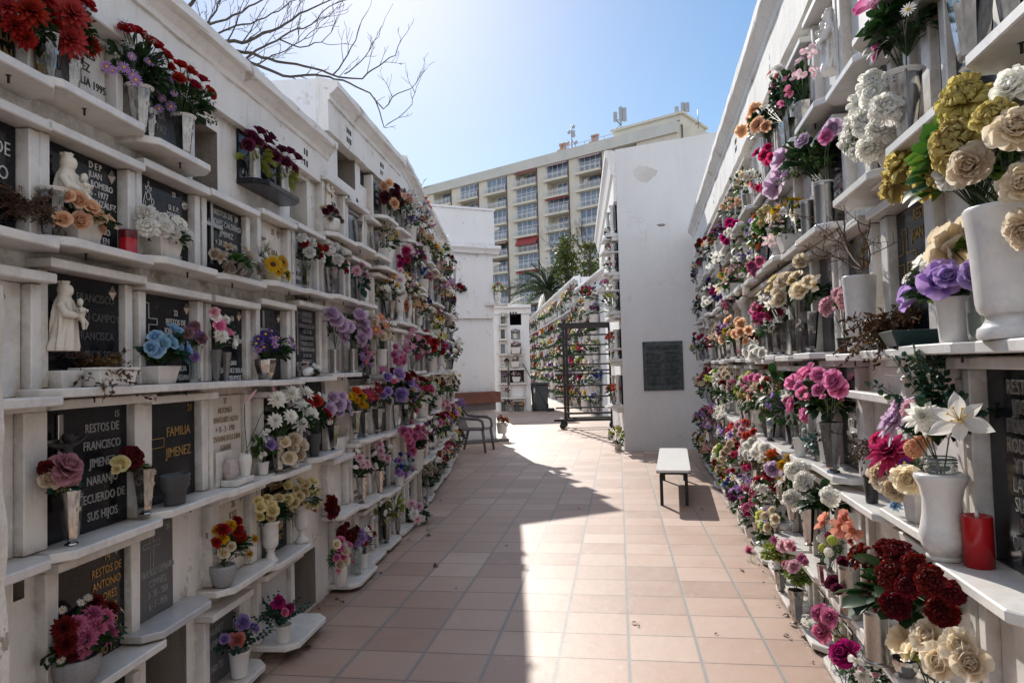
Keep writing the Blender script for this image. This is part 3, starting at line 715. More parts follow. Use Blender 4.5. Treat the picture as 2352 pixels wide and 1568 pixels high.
def columbarium(label, W, u0, u1, z1, holes, prof, vent_us, vz, vy, depth=2.4, top_prof=True):
    o = thing('columbarium_wall', label, 'wall', W.O, W.rot)
    zf = min(p[1] for p in prof)
    mb = MB(); grid_front(mb, u0, u1, 0, zf + .02, holes)
    part('niche_face', mb, [M['white'], M['concrete'], M['rough']], o)
    b = MB(); k = .62                                       # body behind, clear of the hollows
    zt = max(p[1] for p in prof)
    b.add([(u0, 0, 0), (u0, depth, 0), (u0, depth, zt + .02), (u0, 0.04, zt - .02)], [(0, 1, 2, 3)])
    b.add([(u1, 0, 0), (u1, 0.04, zt - .02), (u1, depth, zt + .02), (u1, depth, 0)], [(0, 1, 2, 3)])
    b.add([(u0, depth, 0), (u1, depth, 0), (u1, depth, zt + .02), (u0, depth, zt + .02)], [(0, 1, 2, 3)])
    b.add([(u0, .04, zt - .02), (u1, .04, zt - .02), (u1, depth, zt + .02), (u0, depth, zt + .02)], [(0, 1, 2, 3)])
    part('body', b, M['block'], o)
    part('cornice', run_profile(prof, u0, u1), M['white'], o)
    vents(o, W, vent_us, vz, vy)
    return o

def hole_px(W, x0, y0, x1, y1, dep, mat):
    a, za, _ = W.hit(x0, y0); b, zb, _ = W.hit(x1, y1); a, b = sorted((a, b)); return (a, b, max(0.02, min(za, zb)), max(za, zb), dep, mat)

def prof_std(zb, zt, out=.13, fr=.05):
    h = zt - zb
    return [(.04, zb), (-fr, zb), (-fr, zb + h * .60), (-fr - .012, zb + h * .62), (-fr - .016, zb + h * .70), (-out + .03, zb + h * .80), (-out + .004, zb + h * .84), (-out, zb + h * .86), (-out, zb + h * .985), (-out + .05, zt), (.04, zt + .04)]

h1 = [hole_px(WL, 441, 268, 500, 440, .5, 1), hole_px(WL, 664, 390, 706, 520, .3, 2), hole_px(WL, 334, 1432, 429, 1600, .5, 1), hole_px(WL, 668, 1292, 726, 1405, .5, 1),
      hole_px(WL, 30, 1330, 56, 1372, .3, 1)]
h1 = [h for h in h1]; h1[0] = (*h1[0][:3], min(h1[0][3], 2.97), .5, 1)
columbarium('long whitewashed niche wall in shade, lower run with six-slot vents', WL, -1.5, 5.06, 3.3, h1, prof_std(2.98, 3.31), [3.33 + (5.06 - 3.33) * 0, 4.62, 2.2, 1.0], 3.075, -.05)
h2 = [hole_px(WL, 774, 330, 816, 438, .5, 1), hole_px(WL, 826, 352, 857, 448, .3, 2), hole_px(WL, 764, 906, 799, 1000, .14, 2), hole_px(WL, 750, 1070, 789, 1155, .14, 2), hole_px(WL, 878, 560, 897, 620, .4, 1)]
columbarium('taller whitewashed niche wall run in the middle of the shaded side', WL, 5.08, 7.16, 3.8, h2, prof_std(3.42, 3.80), [5.55, 6.5], 3.53, -.05)
columbarium('taller whitewashed niche wall run at the far end of the shaded side', WS, 7.14, 12.7, 3.9, [], prof_std(3.50, 3.88), [7.8, 8.9, 10.2], 3.62, -.05)
columbarium('tall whitewashed niche wall in the sun, densely hung with flowers', WR, -12.6, 1.5, 4.05, [hole_px(WR, 1735, 490, 1748, 520, .3, 1)], prof_std(3.52, 4.06, .17, .08), [-3.2, -4.8, -6.6, -8.8], 3.68, -.08)

# rough white pier that closes the view at the very edge
def pier():
    mb = MB(); p = at_y(4, 560, 1.62); q = at_y(33, 1568, 1.62); n = 26; V = []
    for i in range(n + 1):
        z = 1.83 - 1.83 * i / n + .0; x = p.x + (q.x - p.x) * i / n * 1.0
        x += random.uniform(-.004, .004) + .003 * math.sin(i * 1.7)
        for yy in (1.62, 1.30): V.append((x, yy, z))
        V.append((-1.78, 1.30, z)); V.append((-1.78, 1.62, z))
    Fc = [(4 * i + k, 4 * i + (k + 1) % 4, 4 * i + 4 + (k + 1) % 4, 4 * i + 4 + k) for i in range(n) for k in range(4)] + [(0, 1, 2, 3)]
    mb.add(V, Fc); o = solo('wall_pier', mb, M['rough'], 'rough whitewashed pier edge beside the shaded niche wall', 'wall')
pier()

# ------------------------------------------------------------------ niche fronts
_nc = {}
def cached(key, fn):
    if key not in _nc: _nc[key] = fn()
    return _nc[key]
NICHES = []
SHELVES = []
def niche(W, u0, u1, z0, z1, plq='marble', label='', frame='marble', shelf='marble', out=.16, text=None, tc='silver', ts=.04, tx=.5, ty=.05, txs=.85, tgap=1.25, cross=None, stud=None, recess=0.0,
          lintel=True, sw=None, group=None, numeral=None, tdepth=.0015, pil=.046, bolts=True, frontshelf=None):
    uc = (u0 + u1) / 2; w = u1 - u0; h = z1 - z0
    o = thing('niche_front', label, 'niche', W.pt(uc, 0, z0), W.rot, group)
    r = lambda x: round(x, 3)
    # plaque
    if recess:
        part('plaque', MB().box(-w / 2, w / 2, -.004 if recess < 0 else -.003, .03, 0, h), M[plq], o)
    else:
        part('plaque', cached(('pq', r(w), r(h), plq), lambda: MB().box(-w / 2, w / 2, -.014, .05, 0, h, 0, .003).mesh('plaque', M[plq])), None, o)
    # side posts, tapering like the real ones
    if pil:
        tp = random.choice([(.72, 1.0), (1, 1), (.8, 1.0), (1.0, .9)])
        dp = random.choice([.042, .05, .06])
        for sx in (-1, 1):
            x = sx * (w / 2 + pil / 2 + .002)
            part('side_post', cached(('sp', r(h), frame, tp, dp, r(pil)), lambda: MB().box(-pil / 2, pil / 2, -dp, .03, .001, h - .001, 0, .004, tp).mesh('side_post', M[frame])), None, o, (x, 0, 0))
    lw = w / 2 + pil + .012
    if lintel:
        part('lintel', cached(('ln', r(lw), frame), lambda: MB().box(-lw, lw, -.10, .03, 0, .034, 0, .004).mesh('lintel', M[frame])), None, o, (0, 0, h + .001))
    if shelf:
        b = sw / 2 if sw else lw + .02; c = min(.07, b * .25)
        poly = [(-b, .03), (-b, -out + .06), (-b + c, -out), (b - c, -out), (b, -out + .06), (b, .03)]
        so = part('shelf', cached(('sh', r(b), r(out), shelf), lambda: shelf_mesh(poly, shelf)), None, o, (0, 0, -.033))
        SHELVES.append((W, uc - b, uc + b, z0))
        if bolts and random.random() < .75:
            part('bolt', cached('bolt', lambda: MB().lathe([(0, .008), (.004, .008), (.004, .032), (.009, .033), (.009, .0365), (0, .0365)], 8).mesh('bolt', M['iron'])), None, o, (random.uniform(-.1, .1), -out * .62, -.066))
    y = -.0155
    if text:
        me = text_mesh(text, ts, tdepth, txs, tgap); me.materials.append(M[tc]); part('inscription', me, None, o, (-w / 2 + w * tx, y, h - h * ty))
    if numeral:
        me = text_mesh(numeral[0], ts * .8, tdepth, .8); me.materials.append(M[numeral[3] if len(numeral) > 3 else tc]); part('inscription', me, None, o, (-w / 2 + w * numeral[1], y, h - h * numeral[2]))
    if cross:                                               # (kind, x, ztop, height, material)
        kd, cx, ct, ch, cm = cross; cx = -w / 2 + w * cx; zt = h - h * ct; a = ch * .30; tk = ch * .11; cz = zt - ch * .33; mb = MB()
        if kd == 'line':
            e = .0028; P = [(-tk / 2, 0), (tk / 2, 0), (tk / 2, ch * .67 - tk / 2), (a, ch * .67 - tk / 2), (a, ch * .67 + tk / 2), (tk / 2, ch * .67 + tk / 2), (tk / 2, ch), (-tk / 2, ch), (-tk / 2, ch * .67 + tk / 2), (-a, ch * .67 + tk / 2), (-a, ch * .67 - tk / 2), (-tk / 2, ch * .67 - tk / 2)]
            for (ax, az), (bx, bz) in zip(P, P[1:] + P[:1]): mb.box(cx + min(ax, bx) - e / 2, cx + max(ax, bx) + e / 2, y - .0015, y + .001, zt - ch + min(az, bz) - e / 2, zt - ch + max(az, bz) + e / 2)
        else:
            q = tk * .28 if kd == 'thin' else tk * .5
            mb.box(cx - q, cx + q, y - .016, y, zt - ch, zt, 0, .002); mb.box(cx - a, cx + a, y - .0175, y - .001, cz - q, cz + q, 0, .002)
        part('cross', mb, M[cm], o)
    for (kx, kz, kk) in (stud or []):
        px, pz = -w / 2 + w * kx, h - h * kz
        if kk == 'd':
            s_ = .030; mb = MB().add([(px - s_ * .8, y, pz), (px, y, pz - s_), (px + s_ * .8, y, pz), (px, y, pz + s_), (px, y - .016, pz)], [(0, 1, 4), (1, 2, 4), (2, 3, 4), (3, 0, 4)])
            part('stud', mb, M['dull_steel'], o)
        else:
            mb = MB().lathe([(0, .014), (.010, .012), (.02, .004), (.023, 0)], 14); part('stud', mb, M['dull_steel'], o, (px, y, pz), (PI / 2, 0, 0))
    NICHES.append((o, W, uc, (z0 + z1) / 2)); return o
def shelf_mesh(poly, mat):
    bm = bmesh.new(); vs = [bm.verts.new((p[0], p[1], 0)) for p in poly] + [bm.verts.new((p[0], p[1], .032)) for p in poly]; n = len(poly)
    bm.faces.new(vs[:n][::-1]); bm.faces.new(vs[n:]); [bm.faces.new((vs[i], vs[(i + 1) % n], vs[n + (i + 1) % n], vs[n + i])) for i in range(n)]
    bmesh.ops.recalc_face_normals(bm, faces=bm.faces); bmesh.ops.bevel(bm, geom=list(bm.edges), offset=.004, segments=1, affect='EDGES')
    me = bpy.data.meshes.new('shelf'); bm.to_mesh(me); bm.free(); me.materials.append(M[mat]); return me

SW = 'of the shaded wall'
# top row
niche(WL, 1.83, 2.262, 2.60, 2.95, 'granite', 'black niche front with gilt letters at the near end of the shaded top row', text='JUANO\nAMADEO\nGEN\nSU FAMILIA\nOLVIDAN', tc='gold', ts=.058, tx=.72, ty=.02, tgap=1.0, sw=.56)
niche(WL, 2.33, 2.70, 2.62, 2.95, 'marble', 'white niche front with black letters, behind the red dahlias in the shaded top row', text='FE\nMORALES\nPÉREZ\nTU FAMILIA 1995\nNO OLVIDA', tc='dark_paint', ts=.045, tx=.62, ty=.05, sw=.58)
niche(WL, 2.84, 3.22, 2.60, 2.95, 'granite_grey', 'grey niche front behind the red roses and lilac daisies, shaded top row', text='LA\nPAZ', tc='grey_paint', ts=.05, tx=.6, ty=.4, sw=.52, lintel=False)
n3 = niche(WL, 3.78, 4.33, 2.70, 2.99, 'granite', 'black niche front with black shelf holding the burgundy roses, shaded top row', frame='white', shelf='granite', pil=0, lintel=False, text='1983\nRIP\n1989', tc='dim_paint', ts=.05, tx=.6, ty=.3, stud=[(.10, .55, 'o'), (.10, .85, 'o'), (.55, .55, 'o'), (.55, .85, 'o')], sw=.56)
niche(WL, 4.97, 5.36, 2.62, 3.0, 'marble', 'white niche front holding a small virgin statue and a fluted bowl, shaded top row', text='40\nRESTOS DE\nANA', tc='dark_paint', ts=.045, tx=.62, ty=.06, sw=.56)
nf = niche(WL, 5.50, 5.86, 2.64, 2.96, 'mirror', 'niche front with a metal framed glass pane and two dark studs above, shaded wall', text=None, sw=.55)
fr = MB(); [fr.box(*b, 0, .003) for b in ((-.17, .17, -.03, -.012, .28, .31), (-.17, .17, -.03, -.012, .002, .03), (-.17, -.14, -.0285, -.012, .031, .279), (.14, .17, -.0285, -.012, .031, .279))]; part('frame', fr, M['dull_steel'], nf)
for sx in (-.03, .19): part('stud', MB().add([(sx - .02, -.001, .43), (sx, -.001, .39), (sx + .02, -.001, .43), (sx, -.001, .47), (sx, -.018, .43)], [(0, 1, 4), (1, 2, 4), (2, 3, 4), (3, 0, 4)]), M['iron'], nf)
niche(WL, 6.02, 6.36, 2.64, 2.93, 'marble', 'plain white niche front with an empty tapered steel vase, shaded wall', sw=.5)
# second row
niche(WL, 1.83, 2.265, 2.07, 2.45, 'granite', 'black niche front with silver letters behind the withered ferns, shaded wall', text='RESTOS DE\nANTONIO\nO', tc='silver', ts=.065, tx=.62, ty=.15, tdepth=.004, sw=.60)
niche(WL, 2.36, 2.77, 2.09, 2.455, 'granite', 'black niche front with a cream virgin statue and peach roses, shaded wall', text='D E P\nJUAN\nRÍOS ROMERO\n2 - 6 - 1977\nANA GONZÁLEZ\nGONZÁLEZ\n2015\nEL DESTINO\nSIEMPRE EN\nNUESTROS\nCORAZONES', tc='white_paint', ts=.036, tx=.68, ty=.03, tgap=.98, stud=[(.91, .12, 'd')], sw=.58)
n22 = niche(WL, 2.88, 3.275, 2.11, 2.48, 'granite', 'black niche front with an engraved crowned virgin and white carnations, shaded wall', text='23\n\nD. E. P.\nMANUEL\nRUBIO LÓPEZ\n1931 - 2018\nMª DEL PILAR\nRUBIO MOLINA\n\nABUELOS\nFRANCISCO\nELENA', tc='white_paint', ts=.033, tx=.70, ty=.05, tgap=.98, stud=[(.92, .17, 'o')], sw=.54)
niche(WL, 3.40, 3.80, 2.11, 2.49, 'granite', 'black niche front with raised silver letters, a steel cross and the number 29', text='RESTOS DE  29\nANDRES CALDERON\nJIMENEZ\n+ 28 - 7 - 1936\nRECUERDO DE\nTU FAMILIA', tc='silver', ts=.043, tx=.56, ty=.05, txs=.88, tgap=1.2, tdepth=.005, cross=('thin', .16, .02, .34, 'dull_steel'), sw=.52)
niche(WL, 3.95, 4.31, 2.14, 2.52, 'marble', 'white niche front with bronze letters and thin gilt cross, behind the sunflowers', text='35\n\nELVIRA\nMEDINA\nRUIZ', tc='brown_paint', ts=.05, tx=.66, ty=.06, cross=('thin', .14, .1, .22, 'brown_paint'), stud=[(.88, .12, 'd')], sw=.53)
niche(WL, 4.45, 4.81, 2.15, 2.54, 'marble3', 'grey white niche front with black letters, behind pink and white carnations', text='D. E. P.\n\nGARCIA A.\n+ 3-12-\nA. LOS 75\nSUS HIJOS\nY NIETAS\nNO TE OLV', tc='dark_paint', ts=.045, tx=.45, ty=.06, stud=[(.8, .1, 'd')], sw=.53)
niche(WL, 4.97, 5.36, 2.17, 2.53, 'granite_grey', 'dark grey niche front behind the second vase of carnations, shaded wall', sw=.54)
niche(WL, 5.50, 5.88, 2.17, 2.50, 'granite', 'black niche front with an outlined cross behind a single pink dahlia, shaded wall', cross=('line', .2, .1, .28, 'grey_paint'), text='DIOS', tc='grey_paint', ts=.04, tx=.7, ty=.6, sw=.55)
# third row
niche(WL, 1.86, 2.285, 1.55, 1.93, 'marble', 'blank white niche front with a single diamond stud near the pier, shaded wall', stud=[(.80, .14, 'd')], sw=.58)
niche(WL, 2.375, 2.775, 1.575, 1.985, 'granite', 'black niche front with worn letters, a cream virgin statue and dried flowers', text='FRANCISCO\nLEON CAMPOY\nFRANCISCA\nCLEMENTE SOLAR', tc='dim_paint', ts=.045, tx=.66, ty=.13, tgap=1.6, stud=[(.90, .1, 'd'), (.02, .1, 'd')], sw=.62)
niche(WL, 2.885, 3.275, 1.575, 1.965, 'granite', 'black niche front with outlined cross behind pale blue roses, shaded wall', text='22\nRESTOS DE\nJOSÉ RUEDA\nRODRÍGUEZ\nY ABUELOS\n\nTU FAMILIA\nNO OLVIDAN', tc='white_paint', ts=.037, tx=.72, ty=.13, tgap=1.15, cross=('line', .17, .10, .24, 'white_paint'), stud=[(.94, .10, 'd')], sw=.56)
niche(WL, 3.43, 3.79, 1.575, 1.965, 'granite', 'black niche front with white letters behind glittery grey vases, shaded wall', text='28\n\nJUAN\nLÓPEZ RUEDA\n\n\nJUAN\nSÁNCHEZ SOLAR\nOLVIDAMOS', tc='white_paint', ts=.038, tx=.70, ty=.10, tgap=1.05, stud=[(.90, .10, 'd')], sw=.54)
niche(WL, 3.92, 4.28, 1.57, 2.0, 'granite', 'black niche front with thin steel cross behind the violet flowers, shaded wall', text='31\nD.E.P\nMARGARITA\nMARQUEZ\nPEREZ', tc='dim_paint', ts=.042, tx=.68, ty=.04, tgap=1.25, cross=('thin', .28, .05, .34, 'dull_steel'), stud=[(.92, .12, 'd')], sw=.56)
niche(WL, 4.45, 4.86, 1.58, 2.04, 'granite', 'black niche front crowded with raised silver letters above an overturned pot', text='RESTOS DE\nSALVADOR\nCABRERA DEL CID\n+ 11 - 3 - 87\nY DE SUS PADRES\nMIGUEL 3-2-28\nY ENCARNACION\n21 - 8 - 48\nRECUERDO\nDE TODA\nSU FAMILIA', tc='silver', ts=.037, tx=.60, ty=.04, tgap=1.08, tdepth=.004, cross=('thin', .14, .03, .30, 'dull_steel'), sw=.58)
nf = niche(WL, 5.02, 5.44, 1.60, 1.98, 'marble3', 'white niche front with framed grey pane behind pale peonies, shaded wall', sw=.56)
fr = MB(); [fr.box(*b, 0, .003) for b in ((-.17, .17, -.03, -.012, .34, .36), (-.17, -.15, -.0285, -.012, .01, .339), (.15, .17, -.0285, -.012, .01, .339))]; part('frame', fr, M['dull_steel'], nf)
niche(WL, 5.62, 6.02, 1.58, 2.04, 'granite', 'black niche front with thick black shelf between the peonies and a marble urn', frame='granite_grey', shelf='granite', sw=.56)
# fourth row
niche(WL, 1.80, 2.255, 1.03, 1.50, 'marble', 'white niche front with round stud and big black letters beside the pier', text='\n\nRODRIGO\n\n\nPEREZ', tc='dark_paint', ts=.07, tx=.55, ty=.12, tdepth=.004, stud=[(.78, .07, 'o')], sw=.56, frame='marble')
niche(WL, 2.36, 2.82, 1.03, 1.50, 'granite', 'black niche front with a crucifix and large grey letters, number 15', text='RESTOS DE\nFRANCISCO\nJIMENEZ\nNARANJO\nRECUERDO DE\nSUS HIJOS', tc='grey_paint', ts=.048, tx=.68, ty=.13, tgap=1.38, txs=.80, numeral=('15', .86, .04), sw=.62, pil=.06)
niche(WL, 2.935, 3.315, 1.05, 1.49, 'granite', 'black niche front with gilt outlined cross and two gilt words, number 21', text='FAMILIA\nJIMENEZ', tc='gold', ts=.062, tx=.64, ty=.24, tgap=1.5, numeral=('21', .88, .02, 'gold'), cross=('line', .06, .13, .36, 'gold'), sw=.58, pil=.06)
niche(WL, 3.44, 3.77, 1.04, 1.50, 'marble2', 'cream niche front with faded brown letters behind a white vase of callas', text='27\nALFONSO\nAVANTARIO ALDO\n+ 15 - 2 - 1998\nGIOVANNI BOLCHINI\nGIANNI', tc='brown_paint', ts=.042, tx=.48, ty=.02, tgap=1.15, txs=.75, sw=.56, lintel=False)
niche(WL, 3.97, 4.36, 1.03, 1.47, 'granite', 'black niche front with silver letters behind the big white dahlias', text='D.E.P.\nANTONIO\nSANCHEZ\nVILLAREJO\n22 - 4', tc='silver', ts=.042, tx=.35, ty=.12, tgap=1.1, tdepth=.004, sw=.58)
niche(WL, 4.55, 4.95, 1.05, 1.56, 'granite', 'black niche front behind white roses in a grey fluted bowl, shaded wall', text='D. E. P. M.\nRESTOS DE\nCARMEN ROPER', tc='dim_paint', ts=.04, tx=.55, ty=.12, sw=.56, lintel=False)
niche(WL, 5.62, 6.02, 1.06, 1.46, 'granite_grey', 'grey niche front behind yellow and coral flowers, shaded wall', sw=.55)
# fifth row
niche(WL, 2.42, 2.80, .54, .95, 'granite', 'black niche front with yellow letters and a dark relief virgin, number 14', text='14\nRESTOS DE\nANTONIO\nFLORES\nIBAÑEZ\n2-2-1996\nTU FAMILIA\nNO TE\nOLVIDA', tc='gold', ts=.045, tx=.72, ty=.03, tgap=1.12, txs=.75, stud=[(.86, .03, 'd')], sw=.62, pil=.06)
niche(WL, 2.895, 3.13, .58, .97, 'granite_grey', 'grey niche front with outlined cross and pale capitals, number 20', text='FRANCIS GERRARD\nCONNELL\n5 - 10 - 1904\n6 - 1 - 1976', tc='grey_paint', ts=.043, tx=.52, ty=.46, tgap=1.1, txs=.62, numeral=('20', .82, .04), cross=('line', .33, .05, .19, 'grey_paint'), sw=.48, pil=0, lintel=False, shelf='marble3')
niche(WL, 3.47, 3.79, .57, .97, 'marble2', 'cream niche front with brown letters and half cross behind red and yellow flowers', text='26\nJOSE\nRUIZ\nSANCHEZ', tc='brown_paint', ts=.055, tx=.62, ty=.05, tgap=1.05, txs=.7, cross=('thick', .04, .12, .3, 'brown_paint'), stud=[(.88, .05, 'd')], sw=.58, pil=.075)
niche(WL, 3.94, 4.33, .54, 1.0, 'granite', 'black niche front with gilt letters behind two urns of cream roses, number 32', text='RESTOS DE\nJULIO MENENDEZ\nSANZ\nDE\nJULIA\nHERNANDEZ\n1912 - 1972', tc='gold', ts=.045, tx=.62, ty=.12, tgap=1.15, txs=.72, numeral=('32', .9, .03, 'gold'), cross=('line', .14, .12, .3, 'gold'), sw=.58)
niche(WL, 5.0, 5.36, .58, .94, 'marble', 'hollow white niche front with a fallen red cloth flower on its shelf', recess=.1, sw=.5)
niche(WL, 5.53, 5.95, .55, 1.0, 'marble', 'white niche front with brown letters behind a vase of pink chrysanthemums', text='RESTOS DE  50\nISABEL MARQUEZ\nRUIZ\n\n\n\n\nVUESTROS HIJOS\nFAMILIA NO OS', tc='brown_paint', ts=.045, tx=.5, ty=.03, tgap=1.08, txs=.75, sw=.55)
niche(WL, 6.16, 6.56, .52, .98, 'granite', 'black niche front with white capitals behind white rosebuds, shaded wall', text='D.E.P.\nFELIPE\n\n\nMARIA\nTOYANO\nVUESTRA FAMILIA\nOS OLVIDAN', tc='white_paint', ts=.045, tx=.6, ty=.04, tgap=1.08, txs=.72, cross=('line', .08, .08, .12, 'white_paint'), sw=.53)
# lowest row
niche(WL, 2.42, 2.80, .06, .42, 'granite', 'black niche front with gilt letters half cut off at the bottom', text='RESTOS DE\nPACO', tc='gold', ts=.05, tx=.62, ty=.05, sw=.58, lintel=False)
niche(WL, 3.37, 3.66, .07, .43, 'granite_grey', 'grey niche front with pale capitals behind eucalyptus and a peach ranunculus', text='FERNANDO\nNUÑEZ\nGORRIZ\n\nNO TE', tc='grey_paint', ts=.05, tx=.42, ty=.04, tgap=1.2, txs=.75, sw=.54)
niche(WL, 3.93, 4.33, .10, .45, 'marble3', 'grey blank niche front low in the shaded wall above a marble slab', sw=.52, out=.26)
niche(WL, 5.13, 5.55, .06, .51, 'marble', 'white niche front with small black letters behind a pot of pink cloth roses', text='D.E.P.\nANTONIO MOYA\nPEREZ', tc='dark_paint', ts=.04, tx=.4, ty=.05, txs=.8, sw=.56, out=.22)
niche(WL, 5.65, 6.0, .06, .44, 'marble3', 'grey niche front low down behind a white pot of mauve carnations', text='D.E.P.', tc='grey_paint', ts=.05, sw=.50)
niche(WL, 6.15, 6.5, .06, .43, 'granite', 'black niche front low down behind large curled leaves in steel vases', sw=.50)

LROW = [.06, .55, 1.05, 1.58, 2.08, 2.55, 3.02]
ROWN = ['lowest row', 'second row from the ground', 'third row from the ground', 'fourth row from the ground', 'third row from the top', 'second row from the top', 'top row']
AUTO = []
def auto_niche(W, u0, u1, z0, z1, where):
    k = random.random()
    plq = 'granite' if k < .30 else 'marble3' if k < .40 else 'granite_grey' if k < .48 else 'marble'
    kw = {}
    if plq in ('granite', 'granite_grey') and random.random() < .8: kw = dict(text=random.choice(['D.E.P.\nRESTOS DE\nMARIA\nTU FAMILIA', 'RESTOS DE\nJOSE\nY CARMEN', 'FAMILIA\nLOPEZ', 'D.E.P.\nANA\n1998']), tc=random.choice(['silver', 'gold', 'white_paint']), ts=.05, tx=.6, ty=.1, cross=random.choice([None, ('thin', .2, .1, .25, 'dull_steel')]))
    o = niche(W, u0, u1, z0, z1, plq, '', sw=(u1 - u0) + random.uniform(.09, .15), frame=random.choice(['marble', 'marble', 'marble2']), out=random.choice([.14, .16, .18]), lintel=random.random() < .85, **kw)
    AUTO.append((o, W, (u0 + u1) / 2, (z0 + z1) / 2, plq, where)); return o
for z, zn in zip(LROW, LROW[1:] + [3.48]):
    for u in (6.16, 6.66):
        if z in (.06, .55) and u < 6.5: continue
        auto_niche(WL, u + .05, u + .42, z + random.uniform(-.02, .02), zn - .09, (ROWN[LROW.index(z)], 'shaded wall'))
    for i in range(10):
        u = 7.2 + .54 * i; auto_niche(WS, u + .06, u + .47, z + random.uniform(-.025, .025), zn - .09, (ROWN[LROW.index(z)], 'shaded wall'))

# sunlit wall
RROW = [.05, .43, 1.02, 1.63, 2.27, 2.84]; RN = ['lowest row', 'second row from the ground', 'third row from the ground', 'third row from the top', 'second row from the top', 'top row']
def rn(s0, s1, z0, z1, *a, **k): return niche(WR, -s1, -s0, z0, z1, *a, **k)
done = set()
rn(1.62, 2.06, 1.0, 1.56, 'granite', 'black niche front with big raised silver letters beside the red battery candle', text='RESTOS DE\nJOSEFA S\nFRANCISCO\nRODRIGUEZ\nY DE SUS\nLAZARA R\nSUS HIJOS\nNO LES\nOLVIDAN M\nRODR\nBAU', tc='silver', ts=.058, tx=.54, ty=.04, tgap=.92, txs=.78, tdepth=.006, sw=.56, out=.19)
rn(1.06, 1.48, .97, 1.5, 'granite', 'black niche front at the very edge of the sunlit wall with a broad marble shelf', sw=.56, out=.21)
rn(2.36, 2.72, 1.63, 2.16, 'granite', 'black niche front with gilt outlined cross below the yellow carnations', text='RESTOS\nJUAN COS', tc='gold', ts=.055, tx=.72, ty=.03, cross=('line', .24, .14, .34, 'gold'), sw=.60, pil=.075)
rn(2.72, 3.14, 1.0, 1.42, 'marble', 'hollow white niche front behind the crimson dahlia and a black pot', recess=.1, sw=.60, pil=.06)
rn(3.24, 3.62, 1.06, 1.56, 'granite', 'black niche front with dense silver letters behind the pink roses', text='RESTOS\nPEDRO\nCANO\nRUIZ\nY DE SU\nESPOSA', tc='silver', ts=.058, tx=.5, ty=.12, txs=.8, tgap=1.1, tdepth=.006, frame='pink_marble', sw=.56, out=.17)
rn(1.86, 2.26, 2.30, 2.84, 'granite', 'black niche front behind two large steel vases high in the sunlit wall', sw=.56, out=.19, pil=.075)
rn(1.3, 1.7, 2.36, 2.9, 'granite', 'black niche front at the near end of the sunlit wall, high up', sw=.54, out=.18)
rn(2.5, 2.9, 2.28, 2.82, 'granite', 'black niche front with silver letters behind the magenta orchids', text='RESTOS\nDE JOSE\nMARIA\nLOPEZ', tc='silver', ts=.06, tx=.6, ty=.15, tdepth=.006, sw=.60, out=.19, pil=.07)
rn(3.28, 3.66, 2.24, 2.72, 'granite', 'black niche front behind two round steel vases, sunlit wall', text='RESTOS\nCOSTA', tc='silver', ts=.055, tx=.4, ty=.4, tdepth=.005, sw=.58, out=.19)
rn(3.28, 3.66, 2.84, 3.40, 'marble', 'white niche front holding a white virgin statue, top row of the sunlit wall', sw=.56, out=.17)
for k in range(-1, 19):
    for r, (z, zn) in enumerate(zip(RROW, RROW[1:] + [3.46])):
        off = .22 if r in (3,) else .0
        s0 = 1.58 + .55 * k + off + .06; s1 = s0 + .42
        if s1 > 12.2: continue
        if any(W is WR and a < -(s0 + s1) / 2 < b and abs(zz - z) < .16 for W, a, b, zz in SHELVES): continue
        if r == 0 and s0 < 2.2: continue
        o = auto_niche(WR, -s1, -s0, z + random.uniform(-.02, .02), zn - .10, (RN[r], 'sunlit wall'))

# far alley wall
FROW = [0.02, .55, 1.1, 1.66, 2.25, 2.9, 3.8]; FN = ['lowest', 'second lowest', 'third lowest', 'middle', 'third highest', 'second highest', 'highest']
def far_unit(plq, recess):
    mb = MB(); w, h = .60, .42
    mb.box(-.30, .30, -.01, .03, 0, h, 1); 
    for s_ in (-1, 1): mb.box(s_ * .35 - .05, s_ * .35 + .05, -.12, .02, 0, h, 0)
    mb.box(-.43, .43, -.16, .02, h + .001, h + .05, 0); mb.prism([(-.44, .02), (-.44, -.18), (-.38, -.26), (.38, -.26), (.44, -.18), (.44, .02)], -.05, -.001, 0)
    return mb.mesh('niche_front', [M['marble'], M[plq]])
FU = [far_unit('granite', 0), far_unit('marble', 0), far_unit('marble3', 0), far_unit('mirror', 0)]
o = thing('columbarium_wall', 'long white niche wall along the far alley, crowded with flowers', 'wall', WF.O, WF.rot)
f0, f1 = WF.hit(1216, 690)[0], 7.0
mb = MB(); grid_front(mb, f0, f1, 0, 4.42, []); mb.add([(f0, 0, 0), (f0, 2.2, 0), (f0, 2.2, 4.8), (f0, 0, 4.8)], [(0, 1, 2, 3)]); part('niche_face', mb, [M['block']], o)
us = WF.hit(1331, 640)[0]
pr = lambda zb, zt: prof_std(zb, zt, .22, .06)
part('cornice', run_profile(pr(4.40, 4.98), f0, us, .5, .01), M['block'], o); part('cornice', run_profile(pr(4.00, 4.50), us + .02, f1, .5, .01), M['block'], o)
b = MB(); b.box(f0, us, .06, 2.4, 4.0, 4.95); b.box(us + .01, f1, .06, 2.4, 3.6, 4.46); part('body', b, M['block'], o)
vents(o, WF, [us - 1.2 * i - .6 for i in range(9)], 4.62, -.06, .05, .07, .09, .14); vents(o, WF, [us + 1.0 * i + .5 for i in range(4)], 4.2, -.06, .05, .07, .09, .14)
FARN = []
